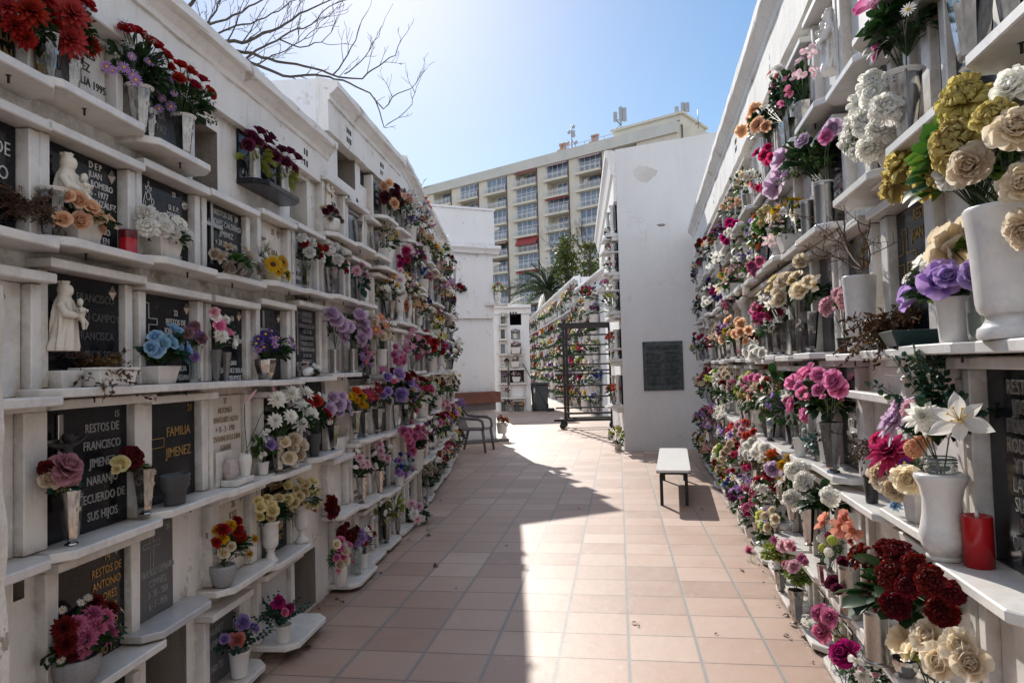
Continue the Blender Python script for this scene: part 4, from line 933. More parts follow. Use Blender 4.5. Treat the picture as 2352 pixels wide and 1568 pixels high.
for r, z in enumerate(FROW):
    u = us + 3.2
    while u > f0 + .5:
        zz = z if u < us else z - (.42 if r == 6 else .0); fu = random.choice(FU)
        if u > us - 1.5:
            oo = part('niche_front', fu, None, None, WF.pt(u, 0, zz), (0, 0, WF.rot)); tag(oo, f'white framed niche in the {FN[r]} row of the far alley wall', 'niche', 'niche fronts of the far alley wall')
        else: FARN.append((fu, Matrix.LocRotScale(WF.pt(u, 0, zz), Matrix.Rotation(WF.rot, 3, 'Z'), (1, 1, 1))))
        u -= .93

# block of niches that faces the viewer across the court
bA = ground(1146, 946); bB = ground(1221, 944); WB = Wall((bA.x - .6, bA.y), (1, 0))
ztop = at_y(1180, 703, bA.y).z; ub0, ub1 = 0, bB.x - bA.x + .6
o = thing('columbarium_block', 'small white niche block facing the court, beside the grey bin', 'wall', WB.O, 0)
cx1 = [WB.hit(x, 760)[0] for x in (1162, 1170, 1201)]
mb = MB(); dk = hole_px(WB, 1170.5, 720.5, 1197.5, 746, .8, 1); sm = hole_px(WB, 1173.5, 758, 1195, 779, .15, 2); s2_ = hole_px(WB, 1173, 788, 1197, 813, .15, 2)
grid_front(mb, ub0, ub1, 0, ztop, [dk, sm, s2_]); mb.add([(ub1, 0, 0), (ub1, 5, 0), (ub1, 5, ztop), (ub1, 0, ztop)], [(0, 1, 2, 3)]); mb.add([(ub0, 0, ztop), (ub1, 0, ztop), (ub1, 5, ztop), (ub0, 5, ztop)], [(0, 1, 2, 3)])
part('niche_face', mb, [M['block'], M['dark'], M['marble3']], o)
part('cornice', run_profile([(.02, ztop - .28), (-.06, ztop - .28), (-.06, ztop - .10), (-.15, ztop - .06), (-.15, ztop + .03), (.3, ztop + .08)], ub0, ub1 + .08, .3, .012), M['block'], o)
vents(o, WB, [WB.hit(1178.5, 708)[0]], ztop - .42 + .12, -.062, .06, .06, .10, .10)
def small_front(x0, y0, x1, y1, plq, label, text=None, tc='grey_paint', cross=None, pane=False):
    a, za, _ = WB.hit(x0, y0); b_, zb, _ = WB.hit(x1, y1); w, h = b_ - a, za - zb
    q = thing('niche_front', label, 'niche', WB.pt((a + b_) / 2, 0, zb), 0)
    part('plaque', MB().box(-w / 2, w / 2, -.02, .03, 0, h), M[plq], q)
    f = MB(); f.box(-w / 2 - .05, w / 2 + .05, -.07, .02, h + .001, h + .06); f.box(-w / 2 - .06, -w / 2 - .001, -.06, .02, 0, h); f.box(w / 2 + .001, w / 2 + .06, -.06, .02, 0, h); part('frame', f, M['marble2'], q)
    part('shelf', MB().box(-w / 2 - .09, w / 2 + .09, -.2, .02, -.06, -.001), M['marble'], q)
    if text: me = text_mesh(text, .12, .003, .8, 1.1); me.materials.append(M[tc]); part('inscription', me, None, q, (.0, -.022, h * .75))
    if cross: part('cross', MB().box(-w * .22 - .015, -w * .22 + .015, -.04, -.021, h * .42, h * .9).box(-w * .22 - .09, -w * .22 + .09, -.042, -.022, h * .68, h * .72), M['silver'], q)
    NICHES.append((q, WB, 0, 0))
for a in [(1150, 722, 1159.5, 744, 'mirror', 'glazed niche front with white roses at the top of the small block'),
          (1150, 757, 1160, 778, 'bronze', 'dim glazed niche front with a steel vase in the second row of the small block'),
          (1150, 790, 1160.5, 812, 'mirror', 'framed niche front with a photograph pane in the third row of the small block'),
          (1150, 819, 1165, 845, 'marble', 'white niche front with grey capitals and a red flower in the small block', 'FAMILIA\nPONTES\nTRADO', 'grey_paint'),
          (1170, 817, 1201, 845, 'marble2', 'cream niche front with pale cross and white flowers in the small block', None, None, True),
          (1150, 851, 1166, 879, 'granite_grey', 'dark grey niche front with lilac flowers in the small block', 'D.E.P\nRAFAEL\nY MARIA', 'grey_paint'),
          (1170, 850, 1204, 878, 'granite', 'black niche front with silver cross and pink flowers in the small block', '  ROSA\n   PEREZ\n   MARTIN', 'white_paint', True),
          (1151, 890, 1164, 911, 'marble3', 'grey niche front with a magenta bunch above the lowest row of the small block'),
          (1173, 885, 1202, 911, 'block', 'blank plastered niche front in the small block'),
          (1151, 922, 1164, 944, 'granite_grey', 'black lowest niche front next to white lilies in the small block'),
          (1180, 922, 1203, 944, 'granite_grey', 'black lowest niche front next to a pot of pink flowers in the small block')]:
    small_front(*a)
# ------------------------------------------------------------------ angled block on the shaded side
def block_left():
    R = Vector((-.33 + 1.32, 15.2 - 14.72, 0)); W = Wall((-1.32, 14.72), (R.x, R.y)); L = R.length
    o = thing('columbarium_block', 'angled white end wall of a niche block, beyond the shaded wall', 'wall', W.O, W.rot)
    z_t, z_c, z_m = 5.12, 4.26, 2.72
    mb = MB(); mb.box(-1.6, L, .0, 4, z_c, z_t); mb.box(-1.6, L - .03, .06, 4.1, z_m, z_c - .001); mb.box(-1.6, L - .02, .13, 4.1, 0, z_m - .001)
    part('body', mb, M['block'], o)
    part('cornice', run_profile([(.05, z_c - .10), (-.03, z_c - .10), (-.05, z_c - .04), (-.13, z_c), (-.13, z_c + .06), (.05, z_c + .10)], -1.6, L + .10, .3, .006), M['block'], o)
    part('coping', MB().box(-1.6, L + .02, -.03, 4, z_t + .001, z_t + .05, 0, .01), M['block'], o)
    for z in (3.05, 3.95, 4.75): part('ledge', MB().box(L - .05, L + .18, .1, .8, z, z + .04, 0, .006), M['marble'], o)
    b = MB(); b.prism([(-.6, .12), (-.6, -.42), (L - .02, -.16), (L - .02, .12)], .86, 1.10); s = thing('wall_bench', 'terracotta tiled wall bench with grey cement underside on the angled white wall', 'bench', W.O, W.rot)
    part('tile_top', b, M['terra'], s)
    part('support', MB().prism([(-.5, .12), (-.5, -.36), (L - .12, -.10), (L - .12, .12)], .70, .858), M['cement'], s)
    part('step', MB().box(-1.6, L + .15, -.18, .12, .0, .05, 0, .01), M['cement'], o)
    return W, L
WBL, LBL = block_left()

# ------------------------------------------------------------------ white block on the sunny side with the bronze plaque
def block_right():
    A = Vector((2.05, 12.74, 0)); B = Vector((4.4, 12.55, 0)); W = Wall((A.x, A.y), ((B - A).x, (B - A).y)); L = (B - A).length
    o = thing('columbarium_block', 'tall white end wall of a niche block carrying the bronze plaque', 'wall', W.O, W.rot)
    t = NT('plaster_cracked'); t.set(Roughness=.9); p = t.coord('Object')
    base = t.mix(t.math('MULTIPLY', t.ramp(t.noise(p, .9, 6, .6), [(.4, (0, 0, 0)), (.7, (1, 1, 1))]), .35), (.80, .79, .78), (.66, .64, .61))
    vo = t.n('ShaderNodeTexVoronoi', feature='DISTANCE_TO_EDGE'); vo.inputs['Scale'].default_value = .55
    ds = t.n('ShaderNodeVectorMath', operation='ADD'); nz = t.n('ShaderNodeTexNoise'); nz.inputs['Scale'].default_value = 2.2; nz.inputs['Detail'].default_value = 7; t.l(p, nz.inputs['Vector'])
    sv = t.n('ShaderNodeVectorMath', operation='SCALE'); t.l(nz.outputs['Color'], sv.inputs[0]); sv.inputs['Scale'].default_value = .9; t.l(p, ds.inputs[0]); t.l(sv.outputs[0], ds.inputs[1]); t.l(ds.outputs[0], vo.inputs['Vector'])
    crack = t.math('MULTIPLY', t.math('LESS_THAN', vo.outputs['Distance'], .005), t.ramp(t.noise(p, .8, 2, .5), [(.52, (0, 0, 0)), (.56, (1, 1, 1))]))
    stn = t.n('ShaderNodeMapping'); stn.inputs['Scale'].default_value = (3, 3, .35); t.l(p, stn.inputs['Vector']); base = t.mix(t.math('MULTIPLY', t.ramp(t.noise(stn.outputs[0], 1.2, 7, .7), [(.5, (0, 0, 0)), (.75, (1, 1, 1))]), .22), base, (.55, .52, .48))
    sz = t.n('ShaderNodeSeparateXYZ'); t.l(p, sz.inputs[0]); foot = t.math('MULTIPLY', t.ramp(t.math('MULTIPLY', sz.outputs[2], .16), [(0, (1, 1, 1)), (.12, (0, 0, 0))]), t.noise(p, 6, 7, .7)); base = t.mix(t.math('MULTIPLY', foot, .6), base, (.40, .36, .31))
    t.color(t.mix(t.math('MULTIPLY', crack, .16), base, (.42, .38, .34))); t.bump(t.math('ADD', t.noise(p, 30, 6, .65), t.math('MULTIPLY', t.noise(p, 3.5, 4, .6), 1.6)), .35, .014); mat = t.m
    zl, zr = 5.66, 5.95
    V = [(0, 0, 0), (L, 0, 0), (L, 0, zr), (0, 0, zl), (.15, 9, 0), (L, 9, 0), (L, 9, zr), (.15, 9, zl)]
    body = MB().add(V, [(0, 1, 2, 3), (1, 5, 6, 2), (5, 4, 7, 6), (4, 0, 3, 7), (3, 2, 6, 7)]); part('body', body, mat, o)
    # irregular patches where the paint has flaked
    for px, py, s in ((1481, 400, .17), (1519, 517, .06)):
        u, z, _ = W.hit(px, py, .003); mb = MB(); n = 22; V = [(u + s * (1 + .35 * random.uniform(-1, 1)) * math.cos(a) * (1.2 if s > .1 else 1.3), -.004, z + s * (.9 if s > .1 else .4) * (1 + .3 * random.uniform(-1, 1)) * math.sin(a)) for a in np.linspace(0, 2 * PI, n, endpoint=False)]
        mb.add(V, [tuple(range(n))]); part('flaked_patch', mb, M['rough'] if s > .1 else M['concrete'], o)
    # cornice along its alley side, seen end on
    prof = [(.02, 0), (-.20, .02), (-.20, -.10), (-.16, -.14), (-.10, -.42), (-.06, -.46), (-.06, -.95), (.02, -.98)]
    mb = MB(); V = [(y, .01, zl - .02 + z) for y, z in prof] + [(y + .15, 9, zl - .02 + z) for y, z in prof]; n = len(prof)
    mb.add(V, [tuple(range(n)), tuple(range(2 * n - 1, n - 1, -1))] + [(i, (i + 1) % n, n + (i + 1) % n, n + i) for i in range(n)]); part('cornice', mb, M['white'], o)
    # bronze plaque
    u0, z1, _ = W.hit(1475, 785); u1, z0, _ = W.hit(1571, 895); w, h = u1 - u0, z1 - z0
    q = thing('bronze_plaque', 'green bronze plaque with two columns of dark raised text on the white end wall', 'plaque', W.pt((u0 + u1) / 2, 0, (z0 + z1) / 2), W.rot)
    part('plate', MB().box(-w / 2, w / 2, -.025, .0, -h / 2, h / 2, 0, .006), M['bronze'], q)
    lt = MB(); rnd = random.Random(3)
    def line(x0, x1, z):
        x = x0
        while x < x1 - .012:
            wd = rnd.uniform(.012, .045); e = min(x + wd, x1); k = x
            while k < e - .004: g = rnd.uniform(.004, .008); lt.box(k, min(k + g, e), -.029, -.0245, z, z + .011 * rnd.uniform(.8, 1.15)); k += g + .003
            x = e + .008
    for k in range(3): line(-w * .34 if k < 1 else -w * .40, w * .40 if k < 1 else w * .36, h * (.39 - .028 * k))
    for c, xa in ((0, -w * .41), (1, w * .05)):
        for b in range(8):
            zb = h * (.255 if c == 0 else .27) - b * h * .086 
            for k in range(3): line(xa, xa + w * rnd.uniform(.30, .39), zb - k * h * .024)
    line(w * .27, w * .40, -h * .45); part('lettering', lt, M['bronze_dark'], q)
    for sx in (-1, 1):
        for sz in (-1, 1): part('bolt', MB().lathe([(0, .008), (.008, .006), (.010, 0)], 10), M['bronze_dark'], q, (sx * w * .46, -.025, sz * h * .46), (PI / 2, 0, 0))
    return W
WBR = block_right()
WBS = Wall((2.05 + .15, 12.74 + 9), (-.15, -9))          # its alley side, seen edge on
for z, yy in ((4.08, .0), (3.35, 0), (2.62, 0), (1.72, .05), (.85, 0)):
    o = thing('niche_front', f'edge-on niche front with shelf at {z:.1f} metres, alley side of the plaque wall'.replace(f' at {z:.1f} metres', {4.72: ' highest', 4.08: ' second highest', 3.35: ' third highest', 2.62: ' fourth highest', 1.72: ' above the orange roses', .85: ' lowest'}[z]), 'niche', WBS.pt(8.55, 0, z), WBS.rot)
    part('shelf', MB().prism([(-.42, .02), (-.42, -.18), (-.34, -.22), (.34, -.22), (.42, -.18), (.42, .02)], -.06, 0), M['marble'], o)
    part('lintel', MB().box(-.42, .42, -.12, .02, -.14, -.062, 0, .006), M['marble2'], o)
    for sx in (-1, 1): part('colonnette', MB().lathe([(.05, 0), (.05, .05), (.032, .07), (.03, .48), (.045, .52), (.055, .55)], 12), M['marble'], o, (sx * .30, -.09, .001))
    part('plaque', MB().box(-.3, .3, -.02, .02, 0, .56), M['granite'], o)

# ------------------------------------------------------------------ apartment block behind
def apartments():
    d = Vector((1990, -1568, 0)).normalized(); P0 = at_y(1235, 700, 115.0); W = Wall((P0.x, P0.y), (d.x, d.y))
    o = thing('apartment_building', 'cream apartment block with rows of balconies rising behind the cemetery walls', 'building', W.O, W.rot)
    cream = plain('cream_render', (.74, .70, .59), .9, 0, .08, .6); shade = plain('cream_recess_shade', (.58, .55, .46), .9, 0, .08, .6); greyc = plain('grey_parapet', (.66, .66, .60), .9, 0, .08, .5)  # recess cream: darker copy with balcony shade put into the colour
    wm = plain('white_frames', (.75, .76, .76), .5, 0, .05, 1); wood = plain('brown_frames', (.10, .055, .035), .6, 0, .15, 1); rail = plain('balcony_rail', (.72, .75, .76), .45, 0, .05, 1); red = plain('red_awning', (.33, .06, .06), .8, 0, .15, 2); stripe = plain('faded_awning', (.50, .36, .36), .8, 0, .15, 2)
    gl = NT('window_glass'); gl.set(Roughness=.06, Metallic=.0); gl.color(gl.ramp(gl.noise(gl.coord(), .5, 3, .5), [(.3, (.07, .12, .19)), (.7, (.22, .31, .42))])); gl.set(Specular_IOR_Level=.8); glass = gl.m
    pipe = plain('brown_pipe', (.16, .07, .045), .6, 0, .1, 1); pinkc = plain('pink_render', (.55, .38, .32), .9, 0, .1, .6)
    ztop = W.hit(1235, 362)[1]; zp = W.hit(1235, 385)[1]
    bays = [(880, 922), (938, 978), (997, 1037), (1059, 1100), (1120, 1165), (1187, 1235), (1259, 1308), (1333, 1385), (1410, 1465)]
    B = [(W.hit(a, 500)[0], W.hit(b, 500)[0]) for a, b in bays]
    top = W.hit(1211, 392)[1]; pitch = (top - W.hit(1211, 392 + 38.2 * 5)[1]) / 5; n = 11
    uL, uR = B[0][0] - 3, W.hit(1560, 400)[0]; zb = top - n * pitch
    mb = MB()
    edges = [uL] + [e for b in B for e in b] + [uR]
    for a, b in zip(edges[0::2], edges[1::2]): mb.box(a, b, 0, 2.2, zb - 4, zp - .01)
    mb.box(uL, uR, 2.2, 16, zb - 4, zp - .02); part('wall', mb, cream, o)
    pb = MB().box(uL - .3, uR, -.35, 15, zp, ztop); part('parapet', pb, greyc, o); part('cornice', MB().box(uL, uR, -.12, 2.0, top, zp - .012), cream, o)
    rnd = random.Random(11)
    for bi, (a, b) in enumerate(B):
        w = b - a; m = (a + b) / 2
        part('downpipe', MB().box(b + .02, b + .16, -.10, .02, zb, top + .4), pipe, o)
        for k in range(n):
            zf = top - (k + 1) * pitch
            part('balcony_slab', MB().box(a - .55, b + .01, -.55, 2.18, zf - .02, zf + .38), cream, o)
            kind = rnd.choice(['open', 'open', 'white', 'glass', 'white', 'open']); kind = {(3, 0): 'white', (5, 0): 'open', (6, 0): 'glass', (4, 0): 'glass', (7, 3): 'glass', (5, 3): 'white', (5, 5): 'white', (5, 6): 'glass', (6, 2): 'white', (7, 2): 'white', (5, 1): 'white'}.get((bi, k), kind)
            y = .15 if kind in ('white', 'glass') else 1.5; fm = wood if (kind == 'open' and rnd.random() < .55) else wm
            x0, x1 = (a + .05, b - .05) if kind != 'open' else (a + w * .28, b - .08); z0, z1 = zf + .40, zf + pitch - .08 if kind != 'open' else zf + pitch - .25
            f = MB(); nb = 4 if kind != 'open' else 3
            for i in range(nb + 1): xx = x0 + (x1 - x0) * i / nb; f.box(xx - .05, xx + .05, y - .06, y + .02, z0, z1)
            for zz in ((z0, z1, z0 + (z1 - z0) * .62) if kind != 'glass' else (z0, z1)): f.box(x0 - .05, x1 + .05, y - .07, y + .015, zz - .05, zz + .05)
            wo = part('window', f, fm, o); part('pane', MB().box(x0, x1, y + .02, y + .06, z0, z1), glass, wo)
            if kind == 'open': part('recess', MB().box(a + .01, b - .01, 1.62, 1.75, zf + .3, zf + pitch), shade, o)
            r = MB()
            for i in range(6): r.box(a - .5, b, -.50, -.46, zf + .50 + i * .17, zf + .50 + i * .17 + (.10 if i == 3 else .045))
            for i in range(6): xx = a - .5 + (w + .5) * i / 5; r.box(xx - .03, xx + .03, -.51, -.45, zf + .36, zf + 1.42)
            part('railing', r, rail, o)
            if rnd.random() < .05 or (bi, k) in ((5, 4), (7, 0), (6, 2), (5, 0)):
                dr = 1.3 if (bi, k) == (5, 4) else .35; aw = MB().add([(a, -.05, zf + pitch + .0), (b, -.05, zf + pitch), (b, -.75, zf + pitch - dr), (a, -.75, zf + pitch - dr)], [(0, 1, 2, 3)]); aw.box(a, b, -.78, -.72, zf + pitch - dr - .12, zf + pitch - dr); part('awning', aw, red if rnd.random() < .7 or dr > 1 else stripe, o)
            if kind == 'open' and rnd.random() < .6: part('air_conditioner', MB().box(a + .25, a + 1.05, .9, 1.3, zf + 1.7, zf + 2.3, 0, .03), wm, o)
    # roof works
    zr = lambda x, y, off: W.hit(x, y, off)
    u0, z0, _ = zr(1285, 372, -4); u1, z1, _ = zr(1416, 322, -4); part('roof_parapet', MB().box(u0, u1, 4, 12, ztop - .5, max(z1, ztop + 1.0)), pinkc, o)
    a, za, _ = zr(1408, 300, -1); b, zb2, _ = zr(1566, 268, -1); zt = (za + W.hit(1566, 266, -1)[1]) / 2
    part('penthouse', MB().box(a, b, 1.0, 10, ztop - .3, zt), cream, o); part('roof_slab', MB().box(a - .3, b + .3, .7, 10.3, zt + .001, zt + .35), cream, o); part('annexe', MB().add([(b + .01, 1.2, ztop - 6), (b + 5.2, 3, ztop - 6), (b + 5.2, 10, ztop - 6), (b + .01, 10, ztop - 6), (b + .01, 1.2, zt - 1.2), (b + 5.2, 3, zt - 4.4), (b + 5.2, 10, zt - 4.4), (b + .01, 10, zt - 1.2)], [(0, 1, 5, 4), (1, 2, 6, 5), (2, 3, 7, 6), (3, 0, 4, 7), (4, 5, 6, 7)]), cream, o)
    t = NT('pierced_screen'); t.set(Roughness=.9); c = t.coord('Object'); s = t.n('ShaderNodeSeparateXYZ'); t.l(c, s.inputs[0])
    fx = t.math('FRACT', t.math('MULTIPLY', s.outputs[0], 1.7)); fz = t.math('FRACT', t.math('MULTIPLY', s.outputs[2], 1.7))
    hole = t.math('MULTIPLY', t.math('GREATER_THAN', fx, .45), t.math('GREATER_THAN', fz, .45)); t.color(t.mix(hole, (.36, .345, .31), (.04, .04, .04)))
    for xa, xb in ((1416, 1480), (1487, 1540), (1549, 1562)):
        ua = zr(xa, 300, -1)[0]; ub = zr(xb, 300, -1)[0]; part('screen', MB().box(ua, ub, .94, 1.02, ztop + .1, zt - .8), t.m, o)
    for x in (1292, 1366):
        u = zr(x, 350, -5)[0]; z = max(z1, ztop + 1); part('chimney', MB().box(u - .8, u + .8, 4.5, 6, z - .2, z + 1.1).lathe([(.3, z + 1.1), (.3, z + 2), (.42, z + 2), (.42, z + 2.25), (0, z + 2.3)], 10, cx=u - .35, cy=5.2).lathe([(.3, z + 1.1), (.3, z + 2), (.42, z + 2), (.42, z + 2.25), (0, z + 2.3)], 10, cx=u + .4, cy=5.2), pinkc, o)
    r = MB(); ua, ub = zr(1300, 340, -4)[0], zr(1410, 320, -4)[0]; z = max(z1, ztop + 1)
    for zz in (.55, 1.15): r.box(ua, ub + 2, 4.0, 4.06, z + zz, z + zz + .06)
    for i in range(7): u = ua + (ub + 2 - ua) * i / 6; r.box(u - .03, u + .03, 4.0, 4.06, z, z + 1.2)
    part('roof_railing', r, M['dull_steel'], o)
    grey = plain('antenna_grey', (.40, .42, .44), .5, .2, .1, 1)
    def mast(x, y0, y1, off, label, kind):
        u, zb, _ = W.hit(x, y1, off); _, zt2, _ = W.hit(x, y0, off); q = thing('roof_antenna', label, 'antenna', W.pt(u, off, zb - .4), W.rot); H = zt2 - zb + .4
        part('mast', MB().tube([(0, 0, 0), (0, 0, H)], .10 if kind != 'thin' else .06, 6), M['dull_steel'], q)
        if kind == 'dishes':
            for i, (dx, f) in enumerate(((.5, .95), (-.45, .78), (.45, .74), (.5, .60), (.9, .30), (-.7, .35))): part('dish', MB().ball((0, 0, 0), .36, 10), grey, q, (dx, -.1, H * f), None, (1, .5, 1))
            part('brace', MB().tube([(-1, 0, .3), (0, 0, H * .45)], .05, 4).tube([(1, 0, .3), (0, 0, H * .45)], .05, 4).tube([(-.9, 0, .3), (-.9, 0, H * .5)], .05, 4), M['dull_steel'], q)
        elif kind == 'cell':
            for dx, f0, f1 in ((-.95, .45, .85), (.05, .40, 1.0), (.75, .35, .92)): part('panel', MB().box(dx - .28, dx + .28, -.3, .1, H * f0, H * f1, 0, .06), grey, q)
            part('brace', MB().tube([(-.9, 0, H * .5), (.7, 0, H * .5)], .06, 4).tube([(0, 0, H * .25), (-.9, 0, H * .52)], .07, 4).tube([(-1.6, 0, .3), (0, 0, H * .3)], .05, 4), M['iron'], q)
        else: part('aerial', MB().box(-.5, .5, -.03, .03, H * .25, H * .29).box(-.04, .04, -.3, .3, H * .33, H * .36), M['dull_steel'], q)
    mast(1314, 290, 342, -6, 'thin roof mast with small round dishes on the apartment block', 'dishes'); mast(1427, 246, 296, -3, 'mobile phone mast with tall grey panels at the near corner of the roof house', 'cell')
    mast(1569, 236, 268, -3, 'mobile phone mast on the far corner of the roof house by the white wall', 'cell'); mast(1604, 252, 290, -5, 'thin lone television aerial on the apartment annexe', 'thin')
apartments()

# ------------------------------------------------------------------ bare tree behind the shaded wall
def bare_tree():
    o = thing('bare_tree', 'large bare tree spreading dark branches above the shaded wall', 'tree', (-5.2, 9.5, 0)); org = Vector((-5.2, 9.5, 0))
    mb = MB(); rnd = random.Random(5); segs = 0
    def P(x, y, Y): p = at_y(x, y, Y) - org; return np.array(p)
    mb_t = MB(); root = np.array((0, 0, 0.)); fork = P(330, 130, 9.6)
    mb_t.tube([root, fork * .5 + (.1, 0, 0), fork], [.28, .22, .17], 8, 0); part('trunk', mb_t, M['bark'], o)
    def grow(p, d, L, r, depth):
        n = max(3, int(L / .07)); pts = [p]; q = p.copy(); dd = d / np.linalg.norm(d); kids = []
        for i in range(n):
            dd = dd + np.array([rnd.gauss(0, .13) for _ in range(3)]) + np.array((0, 0, .06)); dd /= np.linalg.norm(dd); q = q + dd * L / n; pts.append(q.copy())
            if depth > 0 and i >= 1 and rnd.random() < (.60 if depth > 1 else .55): kids.append((q.copy(), dd.copy(), (1 - i / n)))
        rr = np.linspace(r, max(.0026, r * .4), len(pts)); mb.tube(pts, rr, 3 if r < .01 else 5, 0, True, False)
        for q, dd, f in kids:
            s = np.cross(dd, np.array([rnd.gauss(0, 1) for _ in range(3)])); s /= np.linalg.norm(s) + 1e-6
            nd = dd * .75 + s * rnd.uniform(.4, .8) + np.array((0.03, 0, .25)); grow(q, nd, L * (.30 + .3 * f) * rnd.uniform(.6, 1.15), max(.0038, r * .55), depth - 1)
    def limb(px, r0, r1, depth, dens, L):
        r0 *= .48; r1 *= .6
        pts = [P(*a) for a in px]; c = [pts[0]]
        for a, b in zip(pts, pts[1:]):
            k = max(2, int(np.linalg.norm(b - a) / .10))
            for i in range(1, k + 1): c.append(a + (b - a) * i / k + np.array([rnd.gauss(0, .012) for _ in range(3)]))
        rr = np.linspace(r0, r1, len(c)); mb.tube(c, rr, 6, 0, True, False)
        for i in range(1, len(c)):
            if rnd.random() < dens:
                d = c[i] - c[i - 1]; d /= np.linalg.norm(d); s = np.array([rnd.gauss(0, 1) for _ in range(3)]); s -= d * s.dot(d); s /= np.linalg.norm(s) + 1e-6
                grow(c[i], d * .7 + s * .75 + np.array((.05, 0, .4)), L * rnd.uniform(.5, 1.2), max(.006, rr[i] * .45), depth)
        grow(c[-1], c[-1] - c[-2], L * .7, r1, 1)
    f = (330, 130, 9.6)
    limb([f, (420, 70, 9.7), (500, 95, 9.8), (570, 95, 9.8), (640, 62, 9.9), (705, 28, 10), (765, -5, 10)], .085, .012, 3, .50, .55)
    limb([f, (430, 20, 9.5), (470, -40, 9.4), (540, -70, 9.3)], .09, .02, 2, .4, .7)
    limb([(400, 90, 9.6), (460, 60, 9.3), (520, 45, 9.3), (590, 10, 9.3), (640, -30, 9.3)], .055, .014, 3, .45, .5)
    limb([(500, 100, 9.8), (545, 145, 9.6), (590, 120, 9.5), (650, 85, 9.5), (715, 55, 9.5), (768, 8, 9.5)], .05, .01, 3, .50, .42)
    limb([(520, 110, 9.8), (560, 120, 9.9), (635, 140, 10), (700, 152, 10), (760, 172, 10.1), (830, 182, 10.2), (872, 152, 10.3), (905, 126, 10.4), (925, 88, 10.4)], .055, .008, 2, .42, .36)
    limb([(765, 172, 10.1), (790, 142, 10.0), (815, 92, 9.9), (832, 50, 9.9), (845, 22, 9.9)], .025, .006, 1, .28, .36)
    limb([(792, 170, 10.1), (830, 140, 10.3), (862, 96, 10.4), (885, 40, 10.4)], .022, .005, 1, .25, .34)
    limb([(560, 135, 9.9), (650, 175, 10.2), (740, 172, 10.4), (800, 190, 10.5), (850, 216, 10.6), (880, 250, 10.7), (915, 214, 10.8), (945, 205, 10.8), (966, 168, 10.8)], .05, .006, 1, .30, .36)
    limb([(860, 225, 10.7), (880, 292, 10.8), (915, 270, 10.9), (945, 242, 10.9), (968, 172, 10.9)], .022, .005, 1, .25, .28)
    limb([(640, 90, 9.5), (690, 110, 9.4), (740, 100, 9.3), (770, 60, 9.3)], .025, .006, 2, .4, .4)
    limb([(440, 110, 9.7), (480, 60, 9.9), (500, 10, 10), (520, -30, 10)], .045, .012, 2, .5, .6)
    limb([(470, 90, 9.7), (540, 60, 9.9), (610, 40, 10), (680, 0, 10)], .035, .010, 2, .5, .5)
    limb([(500, 115, 9.5), (580, 150, 9.6), (640, 120, 9.7), (700, 90, 9.8), (750, 40, 9.8)], .03, .006, 2, .45, .45)
    part('crown', mb, M['bark'], o)
bare_tree()

def small_bare(name, label, x, y, Y, h, seed, spread=.6):
    o = thing(name, label, 'tree'); p0 = at_y(x, y, Y); o.location = p0; rnd = random.Random(seed); mb = MB()
    def grow(p, d, L, r, dep):
        pts = [p]; q = p.copy(); dd = d / np.linalg.norm(d); n = 6
        for i in range(n): dd = dd + np.array([rnd.gauss(0, .12) for _ in range(3)]) + np.array((0, 0, .04)); dd /= np.linalg.norm(dd); q = q + dd * L / n; pts.append(q.copy())
        mb.tube(pts, np.linspace(r, r * .45, 7), 4, 0, True, False)
        if dep:
            for k in range(4): i = rnd.randint(2, 6); s = np.array([rnd.gauss(0, 1) for _ in range(3)]); grow(pts[i], dd * .6 + s * spread * .7 + np.array((0, 0, .2)), L * rnd.uniform(.45, .7), r * .5, dep - 1)
    for k in range(4): a = rnd.uniform(0, 6.3); grow(np.zeros(3), np.array((math.cos(a) * spread, math.sin(a) * spread, 1)), h * rnd.uniform(.7, 1), h * .012, 3)
    part('crown', mb, M['bark'], o)
small_bare('bare_tree', 'small bare tree in front of the lowest balconies, behind the small niche block', 1172, 690, 48, 2.3, 4, .9)
small_bare('bare_tree', 'leafless tree with upright dark shoots beside the plaque wall', 1358, 610, 46, 2.6, 9, .45)
small_bare('bare_tree', 'leafless tree between the palm and the ivy column', 1290, 615, 47, 2.1, 12, .7)

def ivy_tree(label, x, y, Y, w, h, seed, n):
    o = thing('ivy_tree', label, 'tree'); b = at_y(x, y, Y); b.z -= 3; o.location = b; rnd = random.Random(seed); mb = MB()
    part('trunk', MB().tube([(0, 0, 0), (.05, 0, 3), (0, 0, 3 + h * .9)], [.22, .18, .05], 7), M['bark'], o)
    cl = [(rnd.gauss(0, .34) * w, rnd.gauss(0, .3) * w, 3 + h * rnd.random() ** 1.15, rnd.uniform(.16, .36) * w) for _ in range(34)]
    for i in range(n):
        c = rnd.choice(cl); k = 1 - .55 * (c[2] - 3) / h
        p = np.array((c[0] * k, c[1] * k, c[2])) + rng.normal(size=3) * c[3] * .55; d = rng.normal(size=3) + (0, 0, .3)
        V, Fc, S = petal_grid(rnd.uniform(.13, .24), rnd.uniform(.10, .18), .1, -.5, 3, 3, .4); mb.add(orient(V, p, d, rnd.uniform(-2, 2)), Fc, 0, np.clip(S * .5 + rnd.random() * .6, 0, 1), False)
    part('crown', mb, [leafmat('6f7a2c', '26340f')], o)
ivy_tree('tall ivy clad tree column with yellow green leaves before the apartment block', 1302, 660, 45, 1.5, 3.3, 3, 1300)
ivy_tree('lower ivy clad bush beside the plaque wall, before the apartment block', 1356, 640, 44, 1.3, 2.2, 8, 600)

